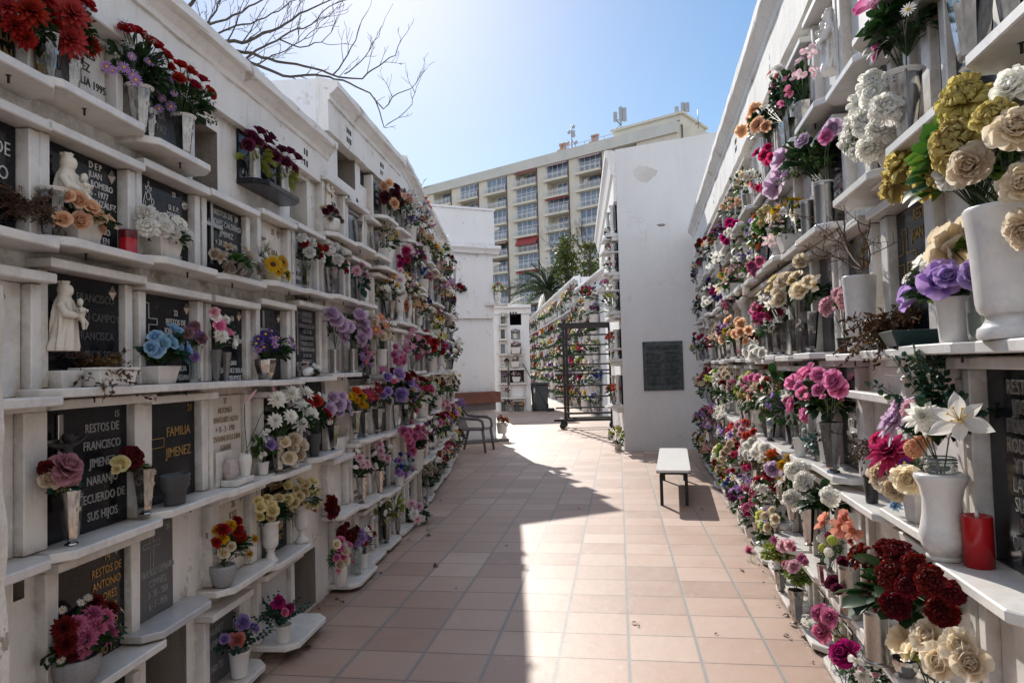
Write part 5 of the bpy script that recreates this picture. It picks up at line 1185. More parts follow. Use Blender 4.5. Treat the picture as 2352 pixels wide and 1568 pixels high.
def palm():
    c = at_y(1262, 668, 46.0); o = thing('palm_tree', 'date palm with arching dark fronds behind the far niche wall', 'tree', (c.x, c.y, 0)); z0 = c.z; rnd = random.Random(2)
    tr = MB().lathe([(.30, 0), (.26, z0 * .5), (.30, z0 - .6), (.42, z0 - .1), (.2, z0 + .1)], 14); part('trunk', tr, M['bark'], o)
    for i in range(46):
        a = i * 2.39996; e = 1.35 - 1.75 * (i / 46) ** .9; L = rnd.uniform(2.4, 3.1); d = np.array((math.cos(a) * math.cos(e), math.sin(a) * math.cos(e), math.sin(e))); mb = MB()
        pts = [d * L * t + np.array((0, 0, -.95 * t * t * (1.0 if e > .2 else .7))) for t in np.linspace(0, 1, 12)]; mb.tube(pts, np.linspace(.035, .008, 12), 4, 1, True, False)
        sd = np.cross(d, (0, 0, 1.)); sd /= np.linalg.norm(sd) + 1e-6; un = np.cross(sd, d)
        for k in range(2, 12):
            for q in (0, .5):
                for s in (-1, 1):
                    p = pts[k] if not q else (pts[k] + pts[k - 1]) / 2; V, Fc, S = petal_grid(.62 * (1 - .45 * abs(k - 5) / 7), .055, .1, -.45, 4, 3, .1)
                    mb.add(orient(V, p, sd * s * .8 + d * .75 + un * .35, 0), Fc, 0, S, True)
        part('frond', mb, [leafmat('3f5426', '16220e'), M['stem']], o, (0, 0, z0))
palm()
small_tuft = MB(); fo_sprig(small_tuft, 5); tp = WS.pt(8.4, .08, 3.9)
solo('wall_weed', small_tuft, [leafmat(*LEAF['green']), M['stem']], 'small green weed growing on top of the shaded wall', 'plant', tp, 0, None, (.16, .16, .12))

# ------------------------------------------------------------------ furniture
def bench():
    a = ground(1507, 1081, .42); b = ground(1586, 1080, .42); c = ground(1513, 1028, .42); d = ground(1580, 1028, .42)
    mid = (a + b + c + d) / 4; L = 2.05; w = (b - a).length; rz = math.atan2((c - a).x + (d - b).x, (c - a).y + (d - b).y)
    o = thing('bench', 'white topped metal bench standing on the sunlit tiles', 'bench', (mid.x, mid.y, 0), -rz)
    bm = bmesh.new(); r = .045; V = []
    for sx, sy in ((1, 1), (-1, 1), (-1, -1), (1, -1)):
        for k in range(6): t = (k / 5) * PI / 2 + {(1, 1): 0, (-1, 1): PI / 2, (-1, -1): PI, (1, -1): 1.5 * PI}[(sx, sy)]; V.append((sx * (w / 2 - r) + r * math.cos(t), sy * (L / 2 - r) + r * math.sin(t)))
    part('top', MB().prism(V, .395, .42), M['bench_white'], o); part('edge', MB().prism([(x * 1.004, y * 1.002) for x, y in V], .385, .3945), M['black_plastic'], o)
    part('frame', MB().box(-w * .40, w * .40, -L * .43, -L * .43 + .03, .35, .384).box(-w * .40, w * .40, L * .43 - .03, L * .43, .35, .384).box(-w * .40, -w * .40 + .03, -L * .43 + .031, L * .43 - .031, .35, .384).box(w * .40 - .03, w * .40, -L * .43 + .031, L * .43 - .031, .35, .384), M['iron'], o)
    for sx in (-1, 1):
        for sy in (-1, 1): part('leg', MB().box(-.018, .018, -.018, .018, 0, .349, 0, .002), M['iron'], o, (sx * w * .37, sy * L * .415, 0))
bench()

def rack():
    g = ground(1300, 985); g2 = ground(1403, 978); Y = g.y; s = Y / F
    o = thing('rolling_rack', 'dark steel rolling rack of horizontal bars standing in the sunlit court', 'rack', (g.x, g.y, 0), -.03); it = M['iron']
    X = lambda px: (px - 1300) * s; Zz = lambda py: EYE + (841 - py) * s; W_ = X(1406)
    zt, zb = Zz(752), Zz(960)
    for x, y in ((0, 0), (W_, 0), (.10, .55), (W_ + .08, .55)): part('post', MB().box(x - .034, x + .034, y - .034, y + .034, zb, zt, 0, .004), it, o)
    part('top_beam', MB().box(-.14, W_ + .12, -.06, .06, zt + .001, zt + .12, 0, .004).box(-.04, W_ + .16, .5, .62, zt + .001, zt + .12, 0, .004), it, o)
    for py in (770, 793, 815, 837, 851, 859, 885, 910, 935): part('rung', MB().box(-.25 if py > 840 else -.12, W_ + .05, -.09, -.052, Zz(py) - .019, Zz(py) + .019, 0, .003), it, o)
    part('base_frame', MB().box(-.30, W_ + .15, -.08, .02, zb - .07, zb - .001, 0, .004).box(-.02, W_ + .2, .5, .6, zb - .07, zb - .001, 0, .004).box(-.14, -.05, .021, .499, zb - .068, zb - .003).box(W_ + .03, W_ + .12, .021, .499, zb - .068, zb - .003), it, o)
    part('base_rail', MB().box(0, W_, .2, .28, zb + .09, zb + .14), it, o)
    for x, y in ((-.08, 0), (W_, 0), (0, .55), (W_ + .08, .55)):
        c = part('castor', MB().box(-.045, .045, -.03, .03, zb * .45, zb - .072), it, o, (x, y, 0)); part('wheel', MB().lathe([(0, -.03), (zb * .28, -.03), (zb * .30, -.02), (zb * .30, .02), (zb * .28, .03), (0, .03)], 16), M['black_plastic'], c, (0, 0, zb * .30), (PI / 2, 0, 0))
rack()

def bin_():
    a = ground(1224, 944); b = ground(1257, 941); c = Vector(((a.x + b.x) / 2, a.y + .35, 0)); w = (b.x - a.x) / 2 * 1.06; h = EYE + (843 - 880) * a.y / F + .02
    o = thing('wheeled_bin', 'open grey wheeled rubbish bin beside the small niche block', 'bin', c, .06)
    body = MB(); V, Fc = chamfer_box(-w, w, -.42, .42, 0, h - .06, .04); V = V.copy(); V[:, :2] *= .86 + .14 * V[:, 2:3] / h; body.add(V, Fc); part('body', body, M['bin'], o)
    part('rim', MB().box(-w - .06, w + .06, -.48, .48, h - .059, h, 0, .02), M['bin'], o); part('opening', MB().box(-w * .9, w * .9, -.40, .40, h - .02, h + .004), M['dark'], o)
    for s in (-1, 1): part('wheel', MB().lathe([(0, -.03), (.14, -.03), (.14, .03), (0, .03)], 18), M['black_plastic'], o, (s * w * .8, -.40, .14), (0, PI / 2, 0))
    part('tag', MB().box(-w * .85, -w * .70, -.45, -.425, h * .66, h * .82), M['plastic_white'], o)
    q = thing('broom', 'thin handled broom leaning on the grey bin', 'broom', (c.x - .05, c.y - .62, 0)); part('handle', MB().tube([(.35, -.05, .06), (-.55, .12, 1.75)], .018, 6), M['green_plastic'], q); part('head', MB().box(.22, .55, -.1, 0, 0, .12, 0, .03), M['black_plastic'], q)
bin_()

def chair():
    f = ground(1115, 1040); o = thing('garden_chair', 'brown grey plastic garden chair with arms at the end of the shaded wall', 'chair', (f.x - .207, f.y + .347, 0), math.radians(75)); m = M['chairgrey']
    part('seat', MB().box(-.24, .24, -.24, .22, .415, .445, 0, .012), m, o)
    bk = MB()
    for i in range(7): x = -.21 + .07 * i; bk.add(np.array([(x - .026, .22, .43), (x + .026, .22, .43), (x + .026, .24, .43), (x - .026, .24, .43), (x - .028, .34, .84), (x + .028, .34, .84), (x + .028, .36, .84), (x - .028, .36, .84)]), [(0, 1, 5, 4), (1, 2, 6, 5), (2, 3, 7, 6), (3, 0, 4, 7), (4, 5, 6, 7)])
    part('backrest', bk, m, o); part('back_rail', MB().tube([(-.25, .33, .80), (-.2, .35, .87), (0, .36, .90), (.2, .35, .87), (.25, .33, .80)], .024, 8), m, o)
    for s in (-1, 1):
        part('arm', MB().tube([(s * .25, .33, .80), (s * .28, .24, .68), (s * .29, .05, .655), (s * .29, -.16, .645), (s * .29, -.24, .60), (s * .28, -.26, .50), (s * .27, -.25, .43)], [.022, .026, .03, .03, .028, .025, .025], 8), m, o)
        part('leg', MB().tube([(s * .26, -.24, .43), (s * .28, -.29, 0)], [.032, .022], 8), m, o); part('leg', MB().tube([(s * .24, .21, .43), (s * .27, .33, 0)], [.032, .022], 8), m, o)
chair()

# ------------------------------------------------------------------ candles, statues, figures
def shelf_z(W, u, z, tol=.14):
    best = None
    for w, a, b, zz in SHELVES:
        if w is W and a - .06 < u < b + .06 and abs(zz - z) < tol and (best is None or abs(zz - z) < abs(best - z)): best = zz
    return z if best is None else best
def pick(x, y, off):
    """which wall a photo point lies on, and where."""
    if x > 1570: W = WR
    else: W = WL
    u, z, p = W.hit(x, y, off)
    if W is WL and u > 7.1: W = WS; u, z, p = W.hit(x, y, off)
    return W, u, z, p
def candle(x, y, hpx, wpx, label, led=False):
    W, u, z, p = pick(x, y, .09); z = shelf_z(W, u, z); k = p.y / F; h, w = hpx * k, wpx * k / 2
    o = thing('grave_candle', label, 'candle', W.pt(u, .09, z + .0005), W.rot)
    if led:
        part('wax', MB().lathe([(0, 0), (w, 0), (w, h * .97), (w * .97, h), (w * .86, h * .99), (w * .6, h * .95), (0, h * .94)], 26), M['red_wax'], o); part('flame', MB().lathe([(.0, h * .93), (w * .14, h * .97), (w * .16, h * 1.02), (w * .05, h * 1.1), (0, h * 1.11)], 8), M['plastic_white'], o)
    else:
        part('jar', MB().lathe([(0, 0), (w * 1.02, 0), (w * 1.04, h * .04), (w * .96, h * .06), (w * .96, h * .68)], 26), M['red_wax'], o); part('lid', MB().lathe([(w * .99, h * .66), (w * .99, h * .92), (w * .9, h * .99), (0, h)], 26), M['dark_red'], o)
candle(294, 598, 59, 40, 'red plastic grave candle with dark lid beside a white planter box')
candle(2249, 1290, 114, 62, 'red battery candle with fake flame on the marble shelf in the sun', True)

def virgin(W, u, off, z, h, label, mat='alabaster', rz=0.0):
    o = thing('virgin_statue', label, 'statue', W.pt(u, off, z), W.rot + rz); mb = MB(); rnd = random.Random(4)
    prof = [(.0, .30, .20), (.06, .31, .20), (.2, .27, .18), (.38, .25, .17), (.52, .23, .16), (.62, .22, .15), (.70, .19, .14), (.76, .13, .11), (.80, .115, .11), (.86, .12, .12), (.92, .10, .10), (.955, .075, .08)]
    n = 30; V = []
    for t, a, b in prof:
        for i in range(n): q = 2 * PI * i / n; f = 1 + (.13 * math.sin(7 * q + 3 * t) + .07 * math.sin(13 * q - 5 * t)) * max(0, min(1, (.78 - t) * 4)); V.append((a * f * math.cos(q) + .05 * math.sin(t * 3), b * f * math.sin(q) - .02 * (t > .78), t))
    Fc = [(j * n + i, j * n + (i + 1) % n, (j + 1) * n + (i + 1) % n, (j + 1) * n + i) for j in range(len(prof) - 1) for i in range(n)] + [tuple(range(n))[::-1], tuple(range((len(prof) - 1) * n, len(prof) * n))]
    mb.add(V, Fc, 0, 1, True)
    mb.ball((.06, -.09, .855), .068, 12, 0, 1.25); mb.ball((.06, -.155, .85), .013, 6, 0, 1.5)            # face and nose
    mb.lathe([(.07, .93), (.095, .97), (.10, 1.0), (.085, .985), (.03, .96)], 14, 0, True, 0, 1, 1, .03, -.0, 7, .12)   # crown
    mb.tube([(-.16, -.06, .66), (-.17, -.17, .52), (-.02, -.22, .50), (.12, -.20, .50)], [.06, .06, .05, .035], 10); mb.tube([(.19, -.04, .66), (.26, -.14, .52), (.20, -.2, .46)], [.06, .06, .04], 10)
    # the child on her arm
    mb.tube([(.20, -.17, .44), (.20, -.19, .54), (.19, -.18, .62)], [.075, .085, .06], 12); mb.ball((.20, -.19, .695), .055, 10, 0, 1.15); mb.tube([(.15, -.22, .60), (.10, -.27, .56), (.16, -.30, .58)], [.028, .025, .02], 8); mb.tube([(.24, -.22, .60), (.28, -.27, .57), (.22, -.31, .58)], [.028, .025, .02], 8)
    mb.tube([(.18, -.22, .46), (.15, -.28, .40), (.17, -.27, .30)], [.04, .035, .02], 8); mb.tube([(.24, -.21, .46), (.25, -.28, .39), (.24, -.26, .31)], [.04, .035, .02], 8)
    b = part('figure', mb, M[mat], o, scale=(h * .70, h * .85, h)); md = b.modifiers.new('join', 'REMESH'); md.mode = 'VOXEL'; md.voxel_size = .009; md.use_smooth_shade = True
    return o
u, z, _ = WL.hit(151, 352, .05); virgin(WL, u - .01, .055, z - .275, .275, 'cream virgin and child statue above the peach roses')
u, z, _ = WL.hit(145, 800, .05); virgin(WL, u - .01, .055, z - .01, .25, 'cream virgin and child statue over withered flowers, below the peach roses')
u, z, _ = WL.hit(748, 475, .05); virgin(WL, u, .055, z, .21, 'small cream virgin and child statue above a fluted marble bowl')
u, z, _ = WR.hit(1913, 165, .06); virgin(WR, u, .06, z, .31, 'white virgin and child statue high in the sunlit wall', 'marble')

def engraved_virgin():
    # pale engraved line figure on the black plaque of the second row
    o = n22; mb = MB(); y = -.0165; rnd = random.Random(6); w = .395; x0 = -w / 2 + w * .22; 
    def stroke(pts, t=.0022):
        for (a, b), (c, d) in zip(pts, pts[1:]):
            L = math.hypot(c - a, d - b) or 1; nx, nz = -(d - b) / L * t, (c - a) / L * t; mb.add([(x0 + a + nx, y, b + nz), (x0 + a - nx, y, b - nz), (x0 + c - nx, y, d - nz), (x0 + c + nx, y, d + nz)], [(0, 1, 2, 3)])
    circ = lambda cx, cz, rx, rz, n=14: [(cx + rx * math.cos(2 * PI * i / n), cz + rz * math.sin(2 * PI * i / n)) for i in range(n + 1)]
    stroke(circ(0, .285, .014, .018)); stroke(circ(.03, .265, .010, .013)); stroke([(-.018, .31), (-.022, .325), (-.010, .318), (0, .335), (.010, .318), (.022, .325), (.018, .31), (-.018, .31)]); stroke([(0, .335), (0, .35)]); stroke([(-.006, .343), (.006, .343)])
    stroke([(-.018, .30), (-.035, .25), (-.045, .18), (-.058, .05), (-.060, .0)]); stroke([(.016, .30), (.028, .24), (.05, .21), (.062, .12), (.066, .02), (.068, 0)]); stroke([(-.02, .26), (-.03, .20), (.0, .19), (.03, .215), (.05, .21)])
    for i in range(9): a = -.045 + .012 * i; stroke([(a * .6, .19 - rnd.random() * .02), (a * .85 + rnd.uniform(-.004, .004), .11), (a * 1.15, .02 + rnd.random() * .03)], .0016)
    for i in range(10): a = rnd.uniform(-.045, .05); b = rnd.uniform(.03, .17); stroke([(a, b), (a + rnd.uniform(-.012, .012), b - rnd.uniform(.01, .03))], .0028)
    part('engraving', mb, M['white_paint'], o)
engraved_virgin()

def crucifix():
    u, z1, _ = WL.hit(216, 944, .02); _, z0, _ = WL.hit(216, 1090, .02); ua = WL.hit(146, 1014, .02)[0]; ub = WL.hit(297, 982, .02)[0]; hh = .29; w = .088
    u = WL.hit(136, 1000, .02)[0]
    o = thing('crucifix', 'dark metal crucifix on the black niche front numbered 15', 'crucifix', WL.pt(u, .016, z1 - hh), WL.rot)
    part('cross', MB().box(-.012, .012, -.012, .0, 0, hh, 0, .002).box(-w, w, -.0135, -.001, hh * .66 - .012, hh * .66 + .012, 0, .002), M['dull_steel'], o)
    f = MB(); f.tube([(0, -.03, .0), (.005, -.035, .07), (-.004, -.034, .11), (0, -.032, .15), (0, -.03, .185)], [.012, .02, .017, .022, .014], 10)
    for s in (-1, 1): f.tube([(s * .015, -.032, .178), (s * .055, -.03, .182), (s * .108, -.022, .202)], [.012, .009, .006], 8); f.ball((s * .112, -.02, .204), .008, 6)
    f.tube([(0, -.033, .07), (.008, -.045, .02), (.004, -.03, -.06)], [.013, .012, .007], 8); f.ball((.004, -.042, .205), .017, 10, 0, 1.25); f.ball((0, -.033, .208), .018, 8, 0, 1.2)
    b = part('figure', f, M['iron'], o); md = b.modifiers.new('join', 'REMESH'); md.mode = 'VOXEL'; md.voxel_size = .0035; md.use_smooth_shade = True
crucifix()
def face_relief():
    u, z, p = WL.hit(525, 1090, .05); z = shelf_z(WL, u, z); o = thing('head_relief', 'small carved head of Christ relief on an upright marble slab', 'sculpture', WL.pt(u, .03, z + .001), WL.rot)
    part('slab', MB().box(-.10, .06, -.012, .012, 0, .175, 0, .003), M['marble'], o); part('base', MB().box(-.07, .12, -.10, -.0125, 0, .032, 0, .003), M['marble'], o)
    f = MB(); f.ball((-.01, -.03, .085), .042, 14, 0, 1.35); f.ball((.018, -.05, .10), .012, 8, 0, 1.5); f.ball((-.025, -.04, .06), .032, 10, 0, 1.5); f.ball((0, -.055, .06), .016, 8, 0, 1.6); f.tube([(-.045, -.03, .125), (0, -.062, .125), (.03, -.05, .12)], .008, 6)
    for i in range(4): f.tube([(-.04 + .01 * i, -.05, .12), (-.05 + .012 * i, -.055, .07), (-.03 + .012 * i, -.06, .03)], .007, 5)
    b = part('head', f, M['pink_marble'], o); md = b.modifiers.new('join', 'REMESH'); md.mode = 'VOXEL'; md.voxel_size = .004; md.use_smooth_shade = True
face_relief()
# ------------------------------------------------------------------ flowers in their vases
BOUQ = []; USED = {}
def where(W, z):
    if W is WL or W is WS:
        rows = [.06, .55, 1.05, 1.58, 2.10, 2.62]; nm = ['lowest row', 'fifth row down', 'fourth row down', 'third row down', 'second row down', 'top row']
        if W is WS or z > 2.85: rows, nm = LROW, ['lowest row', 'sixth row down', 'fifth row down', 'fourth row down', 'third row down', 'second row down', 'top row']
        w = 'shaded wall'
    else: rows, nm, w = RROW, ['lowest row', 'fifth row down', 'fourth row down', 'third row down', 'second row down', 'top row'], 'sunlit wall'
    return nm[min(range(len(rows)), key=lambda i: abs(rows[i] - z))] + ', ' + w
def uniq(label):
    USED[label] = USED.get(label, 0) + 1
    return label
def bq(phrase, vs, fl='', box=None, leafs='broad:dark', liner=None, off=.09, tilt=0.0, W=None, wh=None, yaw=None, ls=1.0):
    code, x, y, h, w = vs
    if W is None: W, u, z, p = pick(x, y, off)
    else: u, z, p = W.hit(x, y, off)
    k = p.y / F; z = shelf_z(W, u, z) if W in (WL, WS, WR) else z
    if W in (WL, WS, WR) and z < .05: z = max(0, z if z > .03 else 0)
    H, R_ = h * k, w * k / 2; wh_ = wh or where(W, z)
    fn = VT[code or 'hx']
    if h:
        vl = uniq(f'{fn[3]} holding {phrase}, {wh_}' if fl or box or phrase.startswith('nothing') else f'{fn[3]} {phrase}, {wh_}')
        yw = W.rot + (yaw if yaw is not None else random.uniform(-.25, .25)); 
        dp = .55 if code in ('tr',) else .62 if code in ('bx', 'kx', 'gx') else 1.0
        vo = vase(code, W.pt(u, off, z + .0008), yw, H, R_, vl, None, liner, tilt, dp, h > 45)
        if code == 'gx': pass
    mouth = W.pt(u, off, z + H * .96)
    if not (fl or box): return
    items = []
    if box is None:
        pts = [tuple(map(float, q.split(','))) for part_ in fl.split() if '@' in part_ for q in part_.split('@')[1].split(';')]
        r_ = max(q[2] for q in pts); xs = [q[0] for q in pts]; ys = [q[1] for q in pts]
        x0, x1 = min(xs) - r_ * .9, max(xs) + r_ * .9; y0, y1 = min(ys) - r_ * .9, max(max(ys) + r_ * .5, y - h + 2)
        box = ((x0 + x1) / 2, (y0 + y1) / 2, x1 - x0, y1 - y0)
    cx, cy, bw, bh = box; rx, rz = bw / 2, bh / 2; ry = min(.15, .5 * (rx + rz) * k * .75)
    C0 = W.hit(cx, cy, off)[2]
    o = thing('flower_bouquet', uniq(f'{phrase}, {wh_}'), 'flowers', mouth, 0); inv = -Vector(mouth)
    BOUQ.append((o, W, u, z, phrase))
    for part_ in fl.split():
        c, rest = part_.split(':', 1)
        if '@' in rest:
            kind, pl = rest.split('@')
            for q in pl.split(';'):
                q = list(map(float, q.split(','))); nx, nz = (q[0] - cx) / max(rx, 1), (q[1] - cy) / max(rz, 1); f = math.sqrt(max(.1, 1 - min(1, nx * nx + nz * nz)))
                items.append((kind, c, q[0], q[1], q[2], off + ry * f * .7 + random.uniform(-.01, .02)))
        else:
            kind, pr = rest.split('*'); pr = list(map(float, pr.split(','))); n = int(pr[0]); r = pr[1] if len(pr) > 1 else max(3.2, (rx + rz) * .27)
            for i in range(n):
                best = None
                for tr in range(14):
                    a = random.uniform(0, 2 * PI); q = math.sqrt(random.random()) * .92; xx, yy = cx + q * math.cos(a) * rx, cy - q * math.sin(a) * rz * .95 - rz * .06
                    dmin = min([((xx - it[2]) ** 2 + (yy - it[3]) ** 2) ** .5 for it in items] + [99])
                    if best is None or dmin > best[0]: best = (dmin, xx, yy, q)
                _, xx, yy, q = best; items.append((kind, c, xx, yy, r * random.uniform(.85, 1.12), off + ry * math.sqrt(max(.05, 1 - q * q)) * .8 + random.uniform(-.015, .02)))
    big = max([it[4] for it in items] + [0])
    if 0 < big < 13 and box and len(items) < 40:            # small far bunches: fill them out
        src = list(items)
        for i in range(max(3, int(len(src) * .6))):
            kd, c, _, _, r, _ = random.choice(src)
            if kd in ('calla', 'gyp'): continue
            a = random.uniform(0, 2 * PI); q = math.sqrt(random.random()); items.append((kd, c, cx + q * math.cos(a) * rx, cy - q * math.sin(a) * rz * .9, r * random.uniform(.75, 1.0), off + ry * math.sqrt(max(.05, 1 - q * q * .98)) * .6))
    st = MB(); low = C0 - Vector((0, 0, rz * k * .8)) - W.n * .03
    for kind, c, xx, yy, r, of in items:
        P = W.hit(xx, yy, of)[2]; kk = P.y / F; d = (P - low).normalized() * .75 + W.n * .45 + Vector((0, -.18, .12)) + Vector([random.gauss(0, .16) for _ in range(3)])
        if kind == 'calla': d = Vector((random.uniform(-.5, .5), random.uniform(-.6, .2), .25))
        if kind in ('gyp', 'berry'): d = Vector((0, 0, 1)) + W.n * .4
        rot = Vector((0, 0, 1)).rotation_difference(d.normalized()).to_euler(); rr = r * kk * dict(bud=1.0, rose=1.2, peony=1.15, carn=1.15, orchid=1.15, lily=1.12, daisy=1.1).get(kind, 1.08)
        b = bloom(kind, c, random.randint(0, 2) if kind not in ('hyd', 'pom', 'gyp', 'berry') else 0, r >= 19 and kind not in ('hyd', 'pom', 'gyp', 'berry', 'calla'))
        ob = part(FLNAME[kind], b, None, o, P + inv, rot, (rr,) * 3); ob.rotation_euler.rotate_axis('Z', random.uniform(0, 6.28))
        m = Vector(mouth); q1 = m + (P - m) * .5 + Vector((0, 0, .10 * (P - m).length)); 
        st.tube([np.array(m + inv) + rng.normal(size=3) * .006, np.array(q1 + inv), np.array(P + inv)], .0022, 4, 0, True, False)
    if items: part('stems', st, M['stem'], o)
    for l in leafs.split():
        kind, col = l.split(':')[:2]; s = float(l.split(':')[2]) if l.count(':') > 1 else 1.0
        fo = part('foliage', foliage(kind, col, random.randint(0, 2)), None, o, C0 - W.n * .02 - Vector((0, 0, rz * k * .12)) + inv, (0, 0, random.uniform(0, 6.28)), (rx * k * .98 * s * ls, ) * 2 + (rz * k * 1.0 * s * ls,))
        # keep the cross-wall spread from pushing through the wall
        ms = min(rx * k * .98, .17) if rx * k > .17 else rx * k * .98; fo.rotation_euler = (0, 0, W.rot); fo.scale = (rx * k * .98 * s * ls, max(.05, min(ms, off + .05)) * s, rz * k * s * ls)

# ---- shaded wall, near part
bq('red dahlias', ('hx', 107, 245, 124, 60), 'red:dahlia@70,28,40;35,60,30;95,-10,36;120,45,26;60,88,26 coral:dahlia@18,18,30', (72, 45, 120, 130), 'broad:dark', yaw=.1)
bq('coral dahlias with tiny white sprays', ('hx', 164, 249, 112, 56), 'coral:dahlia@163,34,42;160,92,40;185,-5,32 red:dahlia@208,105,28;125,92,24 red:rose@198,14,19 white:gyp@232,110,16;150,60,12', (170, 55, 110, 150), 'broad:dark', off=.07, yaw=-.05)
bq('mixed red roses and lilac daisies', ('hx', 320, 317, 112, 58), 'red:rose@290,72,17;313,76,16;343,100,18;357,110,18;381,133,17;386,156,16;330,90,14 lilac:daisy@244,153,13;258,163,12;285,155,12;305,172,13;312,184,14;343,142,12;303,130,10;366,224,10;390,182,11 white:gyp@280,62,20;338,95,18;372,128,18;288,110,16', (325, 150, 150, 160), 'mix:dark broad:dark:.8', liner='plastic_white', yaw=.0)
bq('empty behind the red roses', ('hx', 345, 327, 88, 34), off=.045)
bq('red rosebuds with lilac blossoms', ('hx', 422, 389, 98, 52), 'red:rose@414,154,14;435,168,15;411,186,15;443,200,16;463,187,15;479,216,15 lilac:daisy@393,245,12;388,180,9;365,250,10;372,226,9;400,215,8 white:gyp@432,160,18;455,205,18;415,228,16', (430, 220, 125, 130), 'mix:dark sprig:green:.9', liner='plastic_white')
bq('burgundy cloth roses with yellow green leaves', ('cy', 585, 456, 70, 28), 'maroon:rose@576,316,15;566,335,15;594,306,15;610,325,16;620,318,14;614,349,16;590,330,14', (592, 345, 80, 92), 'big:lime:.9', off=.08)
bq('dusky burgundy cloth roses', ('cy', 650, 487, 66, 27), 'maroon:rose@630,362,14;646,349,14;663,352,14;681,366,14;672,388,12;655,375,13', (655, 390, 76, 84), 'big:lime:.85', off=.08)
bq('withered brown ferns', ('hx', 119, 583, 124, 60), '', (66, 440, 150, 120), 'dry:dried fern:dried:.9', liner='plastic_white')
bq('peach roses with pink edges', ('bx', 185, 586, 52, 92), 'peach:rose@150,452,17;180,462,18;206,480,18;181,508,20;216,500,20;243,513,19;145,505,17;228,522,14', (195, 495, 140, 76), 'broad:dark fern:pale:1.05', yaw=.0)
bq('cream white carnations', ('bx', 371, 619, 48, 92), 'white:carn@334,492,23;338,524,25;367,506,21;376,522,21;392,535,22;407,517,21;424,543,23', (380, 535, 120, 84), 'broad:dark broad:green:.7', yaw=.0)
bq('beige lilies, roses and carnations', ('kx', 530, 655, 22, 118), 'beige:lily@507,592,18;524,570,16;560,575,15 beige:carn@528,616,17;545,622,15;597,617,15 beige:rose@549,618,14;567,590,14;492,585,12', (540, 600, 125, 70), 'big:grey:.6 broad:green:.8')
bq('yellow sunflowers', ('cp', 626, 668, 30, 46), 'yellow:sun@627,607,19;650,602,17;660,632,14;640,622,13 yellow:gyp@600,580,20;612,570,18', (632, 605, 85, 78), 'grass:lime:.7 sprig:green:.9')
bq('pink and white carnations', ('hx', 702, 673, 66, 28), 'white:carn@694,546,12;714,557,13;711,580,14;738,592,12 red:carn@700,558,10;733,569,10;735,586,9', (715, 572, 62, 60), 'broad:dark')
bq('white and red carnations', ('hx', 761, 683, 62, 32), 'white:carn@758,576,13;784,580,13;776,596,14;770,566,10 red:carn@789,607,11;793,622,10;748,570,9', (770, 595, 62, 66), 'broad:dark')
bq('faded burgundy and grey flowers', ('rd', 759, 526, 32, 44), 'burg:rose@748,487,8;758,480,8 beige:rose@742,480,7;765,485,7;773,490,7 dried:hyd@778,500,7;785,508,6', (766, 493, 52, 34), 'small:grey:.7')
bq('standing empty before a framed pane', ('hx', 821, 547, 56, 28))
bq('standing empty in a plain white niche', ('hx', 861, 563, 52, 26))
bq('single pale pink dahlias', ('hx', 822, 700, 54, 17), 'palepink:dahlia@819,622,13;838,632,14;842,652,10 pink:bud@829,612,9', (825, 640, 55, 80), 'big:teal')
bq('withered stalks and dried leaves', ('tr', 242, 896, 42, 138), '', (235, 810, 160, 140), 'dry:dried dry:bronze:.8', yaw=.0)
bq('nothing, beside withered stalks', ('bx', 148, 900, 55, 72), yaw=.0, off=.06)
bq('pale blue roses', ('bx', 366, 886, 40, 86), 'blue:rose@345,800,15;357,776,15;398,761,16;358,802,17;402,802,17;426,804,15;388,788,16;372,790,14', (375, 795, 112, 90), 'broad:dark big:teal:.95', yaw=.0)
bq('mauve purple carnations', ('gl', 449, 877, 84, 34), 'dullpink:carn@431,764,15;447,750,14;461,776,15 purple:carn@440,758,14;446,820,12;455,768,12', (446, 785, 60, 70), 'broad:dark:.6')
bq('white, pink and daisy mixed flowers', ('gz', 497, 874, 72, 26), 'palepink:peony@492,717,11 white:rose@493,729,12;533,788,12 rosepink:rose@503,750,13;524,764,9 white:mum@519,735,12;510,772,17;540,776,10 white:daisy@500,765,8;536,793,7', (512, 755, 66, 90), 'broad:dark', off=.08)
bq('leaning empty beside it', ('gz', 519, 876, 66, 20), off=.11, tilt=.06)
bq('violet and lilac blossoms', ('bw', 610, 875, 48, 50), 'violet:daisy@595,777,11;610,767,12;624,760,11;588,789,11;606,797,11;640,776,10 lilac:lily@628,781,12;630,793,11;662,789,12;672,800,10;646,800,9;653,820,9 violet:orchid@615,782,10', (627, 795, 100, 76), 'broad:dark small:green:.8')
bq('lying on its side', ('bw', 691, 850, 34, 38), off=.05)
bq('pale mauve peonies', ('cy', 770, 857, 54, 22), 'palelilac:peony@760,722,16;772,735,16;781,748,17;788,773,14', (775, 750, 60, 90), 'big:dark:.9')
bq('pale pink edged peonies', ('cy', 812, 856, 54, 20), 'palelilac:peony@825,724,15;830,741,17;800,752,13;839,762,14;829,777,14', (822, 755, 66, 90), 'grass:dark:.8 big:dark:.8')
bq('violet pink freesias', ('gl', 842, 857, 30, 16), 'pink:lily@836,800,9;846,812,9;840,830,9;852,820,8 lilac:lily@832,815,8;850,838,8;841,795,8', (843, 818, 38, 60), 'broad:dark sprig:grey:.9')
bq('orange gerberas and cream roses', ('ur', 877, 853, 60, 28), 'salmon:gerb@876,728,11;863,757,12;886,746,10 cream:rose@886,768,11;894,776,11;878,772,9 beige:orchid@889,754,10;861,774,11 palepink:rose@892,738,7 white:calla@900,728,5', (879, 752, 50, 70), 'broad:dark grass:green:.7')
